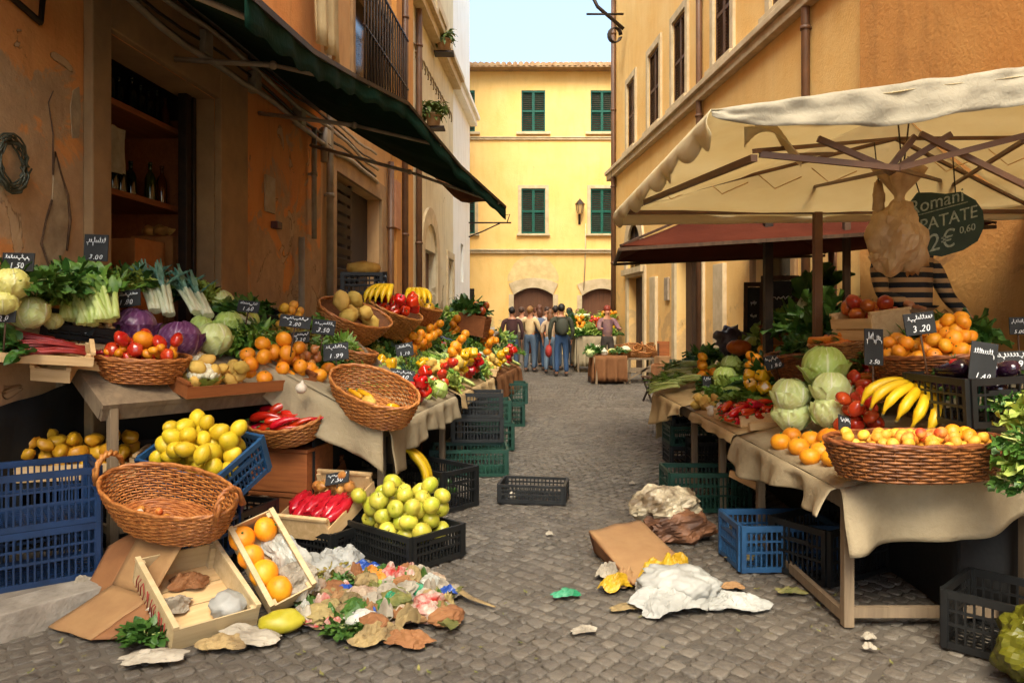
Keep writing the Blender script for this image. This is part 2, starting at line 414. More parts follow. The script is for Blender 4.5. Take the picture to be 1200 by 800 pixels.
# ------------------------------------------------------------------ the ground
def build_ground():
    g = MB(); g.add([V(-60,-30,-.0125), V(60,-30,-.0125), V(60,90,-.0125), V(-60,90,-.0125)], [(0,1,2,3)])
    n = NT('street bedding'); n.col(n.ramp(n.noise(8, None, 6, .7), [(.3, s2l('#453e36')), (.7, s2l('#5c5449'))])); n.set(Roughness=.95)
    tag(g.build('ground', n.mat), kind='structure')
    # cobbles laid on the diagonal, each stone modelled with a domed, irregular top
    s = .086; c45 = math.cos(D(45)); vs = []; fs = []; tone = []
    def stone(cx, cy, hx, hy, rot, fine):
        zt = U(-.003, .003); tilt = (U(-.05, .05), U(-.05, .05)); tn = U(0, 1)
        # soft large undulation of the worn street
        zt += .012*noise.noise(V(cx*.5, cy*.5, 0)) - .004
        ca, sa = math.cos(rot), math.sin(rot)
        b = len(vs)
        if fine:
            lv = [(-1,-.02,1.0), (0,-.0035,.995), (1,-.0012,.93), (2,.0002,.5)]
        else:
            lv = [(-1,-.025,1.0), (0,-.003,.97), (1,.001,.80)]
        k = 8; jit = [U(.84, 1.06) for _ in range(k)]
        for _, dz, sc_ in lv:
            for j in range(k):
                a = 2*PI*(j+.5)/k
                ex = math.copysign(abs(math.cos(a))**.42, math.cos(a))*hx*sc_*jit[j]
                ey = math.copysign(abs(math.sin(a))**.42, math.sin(a))*hy*sc_*jit[j]
                x = ex*ca-ey*sa; y = ex*sa+ey*ca
                vs.append((cx+x, cy+y, zt+dz+(tilt[0]*x+tilt[1]*y if dz > -.02 else 0))); tone.append(tn)
        for r_ in range(len(lv)-1):
            for j in range(k):
                q = (j+1) % k; fs.append((b+r_*k+j, b+r_*k+q, b+(r_+1)*k+q, b+(r_+1)*k+j))
        fs.append(tuple(b+(len(lv)-1)*k+j for j in range(k)))
    N = 360
    for i in range(-N, N):
        for j in range(-20, N+150):
            # curved diagonal courses
            u = i*s; v = j*s
            x = (u-v)*c45 + 8.0; y = (u+v)*c45 
            x += .14*noise.noise(V(x*.6, y*.6, 3)); y += .14*noise.noise(V(x*.6, y*.6, 9)); x += .10*math.sin(y*1.3)+.05*math.sin(x*2.1+y*.7); y += .10*math.sin(x*1.7)
            if y < 1.6 or y > 31: continue
            if x < -3.3+.06*y or x > 4.7-.072*y: continue
            if y > 4 and abs(x) > y*.75+.6: continue
            fine = y < 9
            stone(x+U(-.009, .009), y+U(-.009, .009), s*.49*U(.78, 1.06), s*.49*U(.78, 1.06), D(45)+.1*math.cos(y*1.3)+U(-.16, .16), fine)
    me = bpy.data.meshes.new('cobbles'); me.from_pydata(vs, [], fs)
    me.polygons.foreach_set('use_smooth', [True]*len(fs))
    at = me.color_attributes.new('tone', 'FLOAT_COLOR', 'POINT'); at.data.foreach_set('color', [x for t in tone for x in (t, t, t, 1)])
    n = NT('basalt cobble'); a = n.n('ShaderNodeAttribute', attribute_name='tone')
    c = n.ramp(a.outputs['Fac'], [(0, s2l('#413c36')), (.5, s2l('#57514a')), (1, s2l('#6e665b'))])
    c = n.mix(n.ramp(n.noise(1.1, None, 5), [(.4, 0.0), (.62, .6)]), c, s2l('#4a4138'))
    c = n.mix(n.ramp(n.noise(.45, None, 6, .7), [(.5, 0.0), (.66, .5)]), c, s2l('#746b5e'))
    c = n.mix(n.ramp(n.noise(45, None, 5, .7), [(.4, 0.0), (.8, .6)]), c, s2l('#7e7566'))
    n.col(c)
    n.l(n.ramp(n.noise(3, None, 4), [(.3, .42), (.7, .72)]), n.b.inputs['Roughness'])
    n.bump(n.math('ADD', n.noise(70, None, 5, .7), n.math('MULTIPLY', n.noise(18, None, 4, .7), 1.5)), .007)
    me.materials.append(n.mat); o = bpy.data.objects.new('street', me); COL.objects.link(o); tag(o, kind='structure')
    # raised kerb and pavement along the left shops
    line = [(-5.2,-2.0), (-3.3,2.3), (-2.42,3.45), (-2.08,3.92), (-1.75,4.6), (-1.45,6.0), (-1.15,9.0), (-.75,14.0), (-.6,16.5)]
    k = MB(); wdt = .22
    for p, q in zip(line, line[1:]):
        d = V(q[0]-p[0], q[1]-p[1], 0); L = d.length; d.normalize(); nn = V(-d.y, d.x, 0)
        m = max(1, int(L/.75))
        for i in range(m):
            a = V(p[0], p[1], 0)+d*(L*i/m+.004); b = V(p[0], p[1], 0)+d*(L*(i+1)/m-.004)
            k.add([a+V(0,0,-.03), b+V(0,0,-.03), b+nn*wdt+V(0,0,-.03), a+nn*wdt+V(0,0,-.03),
                   a+nn*.012+V(0,0,.12), b+nn*.012+V(0,0,.12), b+nn*wdt+V(0,0,.121), a+nn*wdt+V(0,0,.121)],
                  [(3,2,1,0),(4,5,6,7),(0,1,5,4),(1,2,6,5),(2,3,7,6),(3,0,4,7)])
    tag(k.build('kerb', M_['kerb'], bevel=.008), kind='structure')
    pv = MB(); ps = []
    for (x, y) in line: ps.append((x-.2, y+.03))
    vs2 = [V(x, y, .117) for x, y in ps]+[V(-9, y, .117) for x, y in ps]; m = len(ps)
    pv.add(vs2, [(i, i+1, m+i+1, m+i)[::-1] for i in range(m-1)])
    tag(pv.build('pavement', pm('worn pavement', '#6e655a', '#857b6e', 5, .9, .006, 30)), kind='structure')
build_ground()

# ------------------------------------------------------------------ walls
class Wall:
    """a straight facade: u along, y into the building, z up"""
    def __init__(s, o, d):
        s.M = frame(o, d, z=V(0,0,1)); s.I = s.M.inverted()
    def uz(s, px, py, off=0.0):
        o = s.I @ V(0,0,H); d = s.I.to_3x3() @ ray(px, py)
        t = (off-o.y)/d.y; p = o+d*t
        return p.x, p.z
    def u(s, px, off=0.0): return s.uz(px, 370, off)[0]
    def z(s, px, py, off=0.0): return s.uz(px, py, off)[1]
LW = Wall(V(-3.2, 0, 0), V(.0611, 1, 0))
RWC = 4.6
_Yc = 900*RWC/181.0
RW = Wall(V(RWC-.0722*_Yc, _Yc, 0), V(.0722, -1, 0))

def facade(mb, u0, u1, z0, z1, holes, dep=.3, m=0, th=.6, rm=0):
    us = sorted(set([u0, u1]+[h[0] for h in holes]+[h[1] for h in holes])); us = [x for x in us if u0 <= x <= u1]
    zs = sorted(set([z0, z1]+[h[2] for h in holes]+[h[3] for h in holes])); zs = [x for x in zs if z0 <= x <= z1]
    for a, b in zip(us, us[1:]):
        for c, d in zip(zs, zs[1:]):
            cu, cz = (a+b)/2, (c+d)/2
            if any(h[0] < cu < h[1] and h[2] < cz < h[3] for h in holes): continue
            mb.add([V(a,0,c), V(b,0,c), V(b,0,d), V(a,0,d)], [(0,1,2,3)], m)
    for (a, b, c, d) in holes:
        mb.add([V(a,0,c), V(a,dep,c), V(a,dep,d), V(a,0,d), V(b,0,c), V(b,dep,c), V(b,dep,d), V(b,0,d)],
               [(3,2,1,0), (4,5,6,7), (0,1,5,4), (2,3,7,6)], rm)
    # back and sides so that the building has thickness
    mb.add([V(u0,0,z0), V(u0,8,z0), V(u0,8,z1), V(u0,0,z1), V(u1,0,z0), V(u1,8,z0), V(u1,8,z1), V(u1,0,z1)],
           [(3,2,1,0), (4,5,6,7), (3,2,6,7)[::-1], (1,5,6,2)], m)
    return mb

def bldg(name, label, W):
    return empty(name, label, 'building', W.M)

def surround(root, h, w=.14, proud=.05, mat='stone_pale', sill=True, name='window_frame'):
    a, b, c, d = h; s = MB()
    s.box((a-w/2), -proud/2, c, w, proud+.004, d-c+w); s.box((b+w/2), -proud/2, c, w, proud+.004, d-c+w)
    s.box((a+b)/2, -proud/2, d, b-a-.002, proud+.002, w)
    o = s.build(name, M_[mat], root, bevel=.006)
    if sill:
        q = MB(); q.box((a+b)/2, -.05, c-.08, b-a+2*w+.1, .16, .078); q.build('sill', M_[mat], o, bevel=.008)
    return o

def shutters(root, h, mat, inset=.1, leaves=2, name='shutter', louv=.055):
    a, b, c, d = h; wd = (b-a)/leaves
    for k in range(leaves):
        x0 = a+wd*k; s = MB(); f = .045
        s.box(x0+f/2+.003, inset, c, f, .04, d-c); s.box(x0+wd-f/2-.003, inset, c, f, .04, d-c)
        for zz in (c, (c+d)/2-.03, d-.07): s.box(x0+wd/2, inset, zz, wd-2*f-.008, .036, .07)
        z = c+.09
        while z < d-.1:
            s.box(0, 0, 0, wd-2*f, .034, .008, T(x0+wd/2, inset, z) @ RX(D(-38))); z += louv
        s.build(name, M_[mat], root)
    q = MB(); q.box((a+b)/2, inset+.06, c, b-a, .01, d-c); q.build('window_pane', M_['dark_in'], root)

def pipe(root, u, z0, z1, r=.05, mat='pipe_brown', y=-.08, name='drainpipe'):
    s = MB(); s.tube([V(u, y, z0), V(u, y, z1)], r, 10)
    z = z0+.8
    while z < z1:
        s.tube([V(u, y, z), V(u, y, z+.05)], r*1.25, 10); s.box(u, y/2, z+.01, .03, abs(y), .03); z += 2.2
    return s.build(name, M_[mat], root)

def ledge(root, u0, u1, z, w=.16, h=.16, mat='stone_pale', name='cornice'):
    s = MB(); s.box((u0+u1)/2, -w/2, z, u1-u0, w, h*.4); s.box((u0+u1)/2, -w*.35, z-h*.6, u1-u0-.002, w*.7, h*.6)
    return s.build(name, M_[mat], root, bevel=.01)

def roof_tiles(root, u0, u1, z, over=.5, depth=4):
    s = MB(); s.box((u0+u1)/2, (depth-over)/2, z, u1-u0, depth+over, .08)
    s.build('eave', M_['stone_brown'], root)
    t = MB(); k = 0; u = u0+.12
    while u < u1:
        for j in range(6):
            y = -over+j*.42+U(-.02, .02); zz = z+.09+j*.13
            t.tube([V(u, y-.03, zz+U(0, .015)), V(u+U(-.01, .01), y+.46, zz+.13)], [.10, .085], 8)
        t.box(u+.11, -over+1.2, z+.06, .1, 2.5, .03)
        u += .22
    t.build('roof', M_['tile'], root)

# --- left row -------------------------------------------------------------
def left_row():
    W = LW
    # near orange house with the open shop
    u0, u1 = -6.0, W.u(376)
    r = bldg('shop_building', 'orange plaster house on the left with peeling patches and an open shop front', W)
    a, b = W.u(120), W.u(251); zt = W.z(120, 34)
    door = (a, b, .12, zt)
    mb = facade(MB(), u0, u1, -.05, 13.5, [door], dep=.3, rm=1)
    mb.build('wall', [M_['wall_orange'], M_['stone_brown']], r)
    # room behind the opening
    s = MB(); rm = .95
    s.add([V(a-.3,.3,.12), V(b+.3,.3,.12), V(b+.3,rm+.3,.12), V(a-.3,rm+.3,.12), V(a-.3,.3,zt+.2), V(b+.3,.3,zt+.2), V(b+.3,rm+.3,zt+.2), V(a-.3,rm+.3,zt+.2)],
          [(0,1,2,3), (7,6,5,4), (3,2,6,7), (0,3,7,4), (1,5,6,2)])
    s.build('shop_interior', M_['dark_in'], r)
    s = MB(); wl = a-W.u(97); wr = W.u(283)-b
    s.box(a-wl/2, -.035, .12, wl, .07, zt-.12+.62); s.box(b+wr/2, -.035, .12, wr, .07, zt-.12+.62)
    s.box((a+b)/2, -.034, zt, b-a-.002, .066, .6)
    s.build('door_surround', M_['stone_brown'], r, bevel=.012)
    s = MB(); s.box(b-.16, .2, .12, .1, .08, zt-.12); s.box(b-.05, .18, .12, .05, .05, zt-.12); s.build('door_frame', M_['iron'], r, bevel=.006)
    # wall shelves of the shop and an orange-brown back panel
    s = MB(); s.box((a+b)/2, rm+.27, .12, b-a+.5, .03, zt-.2); s.build('back_panel', wood('shop back panel', '#7c3e1a', '#a4602c', 6, .7, 2), r)
    zsh = [W.z(120, 224, .5), W.z(120, 121, .5)]
    for z in zsh:
        s = MB(); s.box((a+b)/2, .75, z-.05, b-a+.45, .85, .05); s.build('shelf', M_['wood_orange'], r, bevel=.004)
    for x in (b+.12,):
        s = MB(); s.box(x, .75, .13, .05, .8, zt-.3); s.build('shelf_side', M_['wood_orange'], r)
    # bottles on the shelves
    bm = MB(); bm.lathe([(0,0),(.036,0),(.038,.01),(.038,.18),(.03,.21),(.014,.24),(.013,.29),(.016,.29),(.016,.31),(0,.31)], 12)
    bm2 = MB(); bm2.lathe([(0,0),(.042,0),(.045,.01),(.045,.11),(.04,.13),(.036,.135),(.036,.16),(0,.16)], 12)
    cols = [pm('dark bottle glass', '#14180f', None, rough=.1, spec=.7), pm('amber bottle glass', '#4a2408', None, rough=.1, spec=.7),
            pm('olive bottle glass', '#2a3010', None, rough=.1, spec=.7), pm('steel tin', '#8a8a80', '#6a6458', 20, .35, metal=.4)]
    bl = [bm.mesh('bottle', c) for c in cols[:3]]; jl = bm2.mesh('jar', cols[3])
    for i in range(13):
        u = a-.05+i*(b-a)/12; p = W.M @ V(u, .42+U(0, .08), zsh[1])
        put_mesh(bl[R.choice((0,0,1,2))], 'bottle', T(*p) @ SC(1.1,1.1,U(.85,1.05)), 'dark glass bottle on the upper shelf of the shop doorway', 'bottle', 'bottles on the upper shop shelf')
    for i in range(9):
        u = a+.05+i*(b-a)/9; p = W.M @ V(u, .42+U(0, .1), zsh[0])
        if i in (1, 2): put_mesh(jl, 'jar', T(*p) @ SC(1.15,1.15,1.3 if i == 2 else .9), ('tall' if i == 2 else 'short')+' grey metal jar on the lower shop shelf', 'jar')
        else: put_mesh(bl[R.choice((0,1,2))], 'bottle', T(*p) @ SC(1.2,1.2,U(.95,1.2)), 'dark glass bottle on the lower shelf of the shop doorway', 'bottle', 'bottles on the lower shop shelf')
    # printed paper bag hanging from the upper shelf
    c = W.M @ V(W.u(139,.33), .33, W.z(139, 176, .33)); s = MB()
    s.grid(6, 8, lambda i, j: (i*.2-.1+.01*math.sin(j*5), .012*math.sin(i*6+j*4), j*.36-.18), smooth=True)
    s.grid(6, 8, lambda i, j: (i*.2-.1+.01*math.sin(j*5), .03+.012*math.sin(i*6+j*3), j*.36-.18))
    o = s.build('paper_bag', pm('grey printed paper', '#8b8574', '#a39c88', 10, .8), None, M=frame(c, V(.0611,1,0), z=V(0,0,1)))
    tag(o, 'grey printed bag hanging below the upper shop shelf', 'bag')
    # counter and cartons standing in the doorway
    cu = (a+b)/2-.1; s = MB()
    s.box(0, 0, 0, 1.5, .5, .95); o = empty('shop_counter', 'dark wooden counter inside the shop doorway under the cartons', 'counter', W.M @ T(cu+.2, .62, .12))
    s.build('cabinet', M_['wood_dark'], o, bevel=.01); t = MB(); t.box(0, 0, .95, 1.56, .56, .035); t.build('top', M_['wood_dark'], o, bevel=.006)
    ctop = .12+.985
    k = 0
    for (pu, w, h, z, lab) in ((150,.46,.56,0,'plain brown carton at the lower left of the four on the shop counter'), (192,.50,.58,0,'orange brown carton at the lower right of the four on the shop counter'),
                               (152,.44,.50,.563,'plain brown carton on top at the left in the shop doorway'), (192,.48,.56,.583,'orange brown carton on top at the right carrying the bread rolls')):
        q = empty('carton', lab, 'carton', W.M @ T(W.u(pu,.62), .62, ctop+z) @ RZ(U(-.08,.08)))
        m = MB(); m.box(0,0,0,w,.4,h); m.build('box', pm('shop carton', '#a0602e', '#c07e44', 4, .8), q, bevel=.006)
        m = MB(); m.box(0,0,h,w-.01,.05,.003); m.build('packing_tape', pm('packing tape', '#6a4020', None, rough=.4), q); k += 1
    heap = MB().ball((0,0,.04), .055, 10, 0, .15, 3, seed=2, squash=(1.2,1,.8)).mesh('bread_roll', pm('bread crust', '#b87c34', '#d0a050', 12, .7, .002, 40, rand=.15))
    for i in range(12):
        p = W.M @ V(W.u(190,.62)+U(-.2,.2), .58+U(-.13,.1), ctop+1.145+(.0 if i < 8 else .06))
        put_mesh(heap, 'bread_roll', T(*p) @ RZ(U(0,6)) @ SC(1.5,1.4,1.3), 'golden bread roll heaped on the topmost shop carton', 'bread roll', 'bread rolls on the shop carton')
    # small paper cone beside the cartons
    s = MB(); s.lathe([(0,0),(.1,0),(.085,.02),(.02,.12),(0,.13)], 14)
    tag(s.build('paper_cone', M_['paper'], None, M=W.M @ T(W.u(222,.36), .36, W.z(222,298,.36))), 'small pale paper cone beside the cartons in the shop door', 'paper cone')
    s = MB(); s.box(0,0,0,.3,.3,W.z(222,298,.36)-.12); tag(s.build('plinth', M_['wood_dark'], None, M=W.M @ T(W.u(222,.36), .36, .12), bevel=.01), 'dark wooden plinth in the shop door under a paper cone', 'plinth')
    # plaques, hooks, pipes and cables on this wall
    uu, zz = W.uz(315, 228); s = MB(); s.box(uu, -.012, zz-.2, .28, .024, .4); s.build('plaque', pm('faded sticker', '#a89270', '#b8a486', 8, .8), r, bevel=.004)
    uu, zz = W.uz(320, 264); s = MB(); s.box(uu, -.04, zz-.04, .16, .08, .08); s.box(uu+.1, -.03, zz-.02, .1, .03, .03); s.build('door_bell', pm('dull red fitting', '#5a1c18', '#3a2420', 20, .6), r, bevel=.01)
    pipe(r, W.u(361), W.z(361,280), W.z(361,150), .035, 'pipe_grey', name='conduit'); pipe(r, W.u(346), .12, W.z(346,278), .04, 'pipe_grey', name='conduit')
    pipe(r, W.u(373), W.z(373,190), W.z(373,150), .05, 'pipe_grey', name='conduit')
    zc = W.z(290, 110); k = 0
    for dz, rr, y in ((0,.03,-.09), (.12,.018,-.06), (.22,.024,-.1), (.34,.014,-.05), (.44,.02,-.07)):
        s = MB(); pts = []; u = -2.0
        while u <= u1+3.2:
            pts.append(V(u, y, zc+dz+.03*math.sin(u*1.7+k)+(.02 if int(u*2) % 3 else 0))); u += .4
        s.tube(pts, rr, 6); s.build('wall_cable', M_['pipe_grey' if k % 2 == 0 else 'iron'], r); k += 1
    s = MB(); s.box((u0+u1)/2, -.11, zc+.62, u1-u0, .22, .16); s.box((u0+u1)/2, -.06, zc+.5, u1-u0-.002, .12, .118); s.build('cornice', M_['stone_brown'], r, bevel=.02)
    # clamps and small junction boxes
    for pu in (230, 290, 345, 376):
        s = MB(); s.box(W.u(pu), -.06, zc+.02, .16, .12, .2); s.build('junction_box', M_['pipe_grey'], r, bevel=.008)
    # the long flake and crack in the plaster left of the door
    s = MB(); u, z = W.uz(64, 245); pts = [(-.05,-.36),(.02,-.38),(.10,-.24),(.13,-.05),(.11,.10),(.05,.22),(.0,.34),(-.02,.2),(-.03,.05),(-.08,-.08),(-.12,-.22)]
    s.poly([(x, y) for x, y in pts], .008, M=T(u, .001, z) @ RX(PI/2)); s.build('plaster_flake', pm('bare old plaster', '#b09a78', '#8c7658', 8, .95, .006, 25), r)
    s = MB(); s.tube([V(u+x*1.12, -.006, z+y*1.06) for x, y in pts[2:8]+[(-.02,.45),(-.06,.62),(-.02,.7)]], [.008,.010,.008,.006,.006,.007,.005,.004,.003], 5)
    s.tube([V(u+x*1.1, -.006, z+y*1.05) for x, y in (pts[8:]+pts[:2])], .007, 5); s.build('plaster_crack', M_['iron'] if False else pm('dark cracked plaster', '#4c3624', '#6a4e34', 12, .95), r)  # dark brown tubes laid along the crack
    s = MB(); u, z = W.uz(92, 130); s.poly([(-.04,-.2),(.03,-.18),(.05,.0),(.03,.16),(-.03,.12),(-.06,.0)], .006, M=T(u-.03, .001, z) @ RX(PI/2)); s.build('plaster_flake', pm('bare old plaster', '#b09a78'), r)
    s = MB(); u, z = W.uz(22, 4); s.tube([V(u-1.0,-.03,z+.18), V(u+.15,-.03,z-.06), V(u+.17,-.03,z+.1)], .02, 6); s.build('iron_bracket', M_['iron'], r)
    # looped wire bundle at the left edge
    s = MB()
    for i in range(9):
        rr = .09+.006*i; ph = U(0,6); s.tube([V(rr*math.cos(t*PI/8)*U(.9,1.1), U(-.02,.02), rr*1.25*math.sin(t*PI/8)) for t in range(17)], .006, 5)
    p = W.M @ V(W.u(4), -.05, W.z(4, 192)); tag(s.build('wire_coil', pm('green grey wire', '#2c3024', '#4a4a3a', 20, .6), None, M=frame(p, V(.0611,1,0), z=V(0,0,1))), 'coil of dark green wire hanging on the wall at the left edge', 'coil')
    # upper window with striped railing
    ua, ub = W.u(413), W.u(463)

    # second house: brown, with the slatted shop shutter and balcony above
    v0, v1 = u1, W.u(479)
    r2 = bldg('shuttered_building', 'brown ochre house with a barred window above a dark slatted shop shutter', W)
    sh = (W.u(390), W.u(444), .12, W.z(390, 200)); wn = (ua, ub, W.z(413, 105), W.z(413, -40))
    mb = facade(MB(), v0, v1, -.05, 12.6, [sh, wn]); mb.build('wall', M_['wall_ochre'], r2)
    s = MB(); z = .2; a, b, c, d = sh; wl = (b-a)*.45
    while z < d-.05: s.box(0,0,0,wl,.03,.10, T(a+wl/2+.01, .12, z) @ RX(D(24))); z += .16
    s.box(a+wl+.06, .12, c, .09, .05, d-c)
    s.build('slatted_shutter', wood('dark slat wood', '#2a1c14', '#40291a', 6, .7, 0), r2)
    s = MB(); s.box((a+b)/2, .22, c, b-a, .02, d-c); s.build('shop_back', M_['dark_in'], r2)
    surround(r2, sh, .28, .06, 'stone_brown', False, 'door_surround')
    a, b, c, d = wn; s = MB(); s.box((a+b)/2, .25, c, b-a, .02, d-c); s.build('window_pane', M_['glass'], r2)
    s = MB(); u = a-.1
    while u < b+.15: s.tube([V(u, -.22, c-.1), V(u, -.22, d)], .018, 6); u += .2
    for z in (c-.1, (c+d)/2, d): s.beam(V(a-.15,-.22,z), V(b+.2,-.22,z), .03, .03)
    s.build('window_bars', M_['iron'], r2)
    surround(r2, wn, .14, .05, 'stone_brown', True)
    pipe(r2, W.u(380), .12, 12, .05, 'pipe_grey'); pipe(r2, W.u(453), .12, W.z(453, 190), .06, 'pipe_brown'); pipe(r2, W.u(470), .12, 12.4, .07, 'pipe_brown')
    for pu in (462, 476):
        s = MB(); s.box(W.u(pu), -.05, .12, .5, .1, 12.3); s.build('pilaster', M_['wall_rust'], r2)
    s = MB(); s.box(W.u(459), -.115, W.z(459, 268), .5, .03, .9); s.build('notice_panel', pm('salmon panel', '#a87050', '#b8805c', 6, .8), r2, bevel=.005)
    # off-white linen hanging at the first floor window
    s = MB(); p0 = W.uz(383, 60, -.25); 
    s.grid(16, 10, lambda i, j: (i*.9-.45, .05*math.sin(i*16)+.02*math.sin(j*5), j*2.4), smooth=True)
    o = s.build('hanging_curtain', fabric('off white curtain', '#a8956e', '#bda980', 4), None, M=W.M @ T(W.u(385,-.25), -.25, W.z(385, 62, -.25)), solid=.004)
    tag(o, 'long off-white curtain hanging on the wall above the green awning', 'curtain')

    # third house: cream with arched door
    w0, w1 = v1, W.u(531)
    r3 = bldg('arched_building', 'cream house on the left with an arched doorway and a painted frieze', W)
    ar = (W.u(495.5), W.u(510.5), .1, W.z(495.5, 290)); dr = (W.u(524), W.u(530), .1, W.z(524, 302)); w2 = (W.u(512), W.u(522), W.z(512, 62), W.z(512, 8))
    mb = facade(MB(), w0, w1, -.05, 14, [ar, dr, w2]); mb.build('wall', M_['wall_cream'], r3)
    a, b, c, d = ar; cc = (a+b)/2; rad = (b-a)/2
    s = MB(); n = 14; out = []
    # arch-shaped surround that also closes the corners of the opening
    for i in range(n):
        t0 = PI*i/n; t1 = PI*(i+1)/n
        for (ta, tb) in ((t0, t1),):
            q = [V(cc-rad*math.cos(ta), -.06, d-rad*.2+rad*.9*math.sin(ta)), V(cc-rad*math.cos(tb), -.06, d-rad*.2+rad*.9*math.sin(tb)),
                 V(cc-(rad+.4)*math.cos(tb), -.06, d-rad*.2+(rad*.9+.4)*math.sin(tb)), V(cc-(rad+.4)*math.cos(ta), -.06, d-rad*.2+(rad*.9+.4)*math.sin(ta))]
            q2 = [p+V(0,.064,0) for p in q]
            s.add(q+q2, [(0,1,2,3), (3,2,6,7), (1,0,4,5)])
    s.box(a-.2, -.03, .1, .4, .066, d-.1-rad*.2); s.box(b+.2, -.03, .1, .4, .066, d-.1-rad*.2); s.build('door_arch', M_['stone_pale'], r3)
    s = MB(); s.box(cc, .2, c, b-a, .03, d-c); s.build('door', M_['door_brown'], r3)
    s = MB(); s.box((dr[0]+dr[1])/2, .2, .1, dr[1]-dr[0], .03, dr[3]-.1); s.build('door', M_['wood_dark'], r3); surround(r3, dr, .2, .05, 'stone_pale', False, 'door_frame')
    shutters(surround(r3, w2, .25), w2, 'shutter_brown')
    zl = W.z(545, 128); ledge(r3, w0, w1, zl, .35, .35, name='cornice'); 
    # painted frieze of scroll shapes
    s = MB(); zf = W.z(500, 92)
    for i in range(16):
        u = w0+.3+i*(w1-w0-.4)/16
        s.tube([V(u+.17*t*math.cos(t*1.1), -.012, zf+.17*t*math.sin(t*1.1)*.9) for t in [x*.33 for x in range(9)]], .02, 5)
    s.build('frieze', pm('frieze relief', '#8a7656', None, rough=.9), r3)
    pipe(r3, W.u(487), .1, 13, .07, 'pipe_brown')

    # fourth house: white, catching the light
    r4 = bldg('white_building', 'bright white house at the far end of the left row', W)
    x0, x1 = w1, W.u(550.5)
    wd = (W.u(540), W.u(543), W.z(540, 330), W.z(540, 285))
    mb = facade(MB(), x0, x1, -.05, 15, [wd]); mb.build('wall', M_['wall_white'], r4)
    s = MB(); s.box((wd[0]+wd[1])/2, .15, wd[2], wd[1]-wd[0], .03, wd[3]-wd[2]); s.build('window_pane', M_['glass'], r4)
    ledge(r4, x0, x1+.2, zl, .35, .35, 'wall_white'); ledge(r4, x0, x1+.2, W.z(549, 230), .15, .2, 'wall_white')
    # thin wall bracket at its corner
    p = W.M @ V(x1-.5, -.02, W.z(549.5, 262)); s = MB()
    s.tube([p, p+V(1.5,0,.0)], .03, 6); s.tube([p+V(0,0,-.5), p+V(.5,0,-.3), p+V(1.1,0,-.02)], .025, 6); s.tube([p+V(1.35,0,0), p+V(1.45,0,.3), p+V(1.2,0,.25)], .02, 5)
    tag(s.build('wall_bracket', M_['iron'], None, world=True), 'thin iron bracket sticking out of the white house corner', 'bracket')
    # window plants
    lf = pm('window plant leaf', '#3c4f1e', '#6b7a34', 12, .6, trans=.2)
    for (px, py, s_, lab) in ((520, 60, .55, 'green potted plant on the high sill of the cream house'), (508, 148, .85, 'trailing plant behind the green awning on the cream house')):
        q = W.M @ V(W.u(px, -.3), -.3, W.z(px, py, -.3)); o = empty('window_plant', lab, 'plant', T(*q))
        m = MB(); m.lathe([(0,0),(.14,0),(.18,.25),(.2,.25),(.2,.28),(0,.27)], 14); m.build('pot', M_['tile'], o)
        m = MB()
        for i in range(int(150*s_)):
            a_ = U(0, 6.28); m.blade(T(U(-.2,.2)*s_*1.5, U(-.25,.25)*s_*1.5, .28+U(-.1,.3)*s_) @ RZ(a_) @ RY(U(-1.2,.3)), U(.15,.3), .09, -1.2, .1, 0, 3)
        m.build('foliage', lf, o)
        m = MB(); m.box(0, .12, -.05, .5, .4, .045); m.build('shelf_bracket', M_['iron'], o)
left_row()

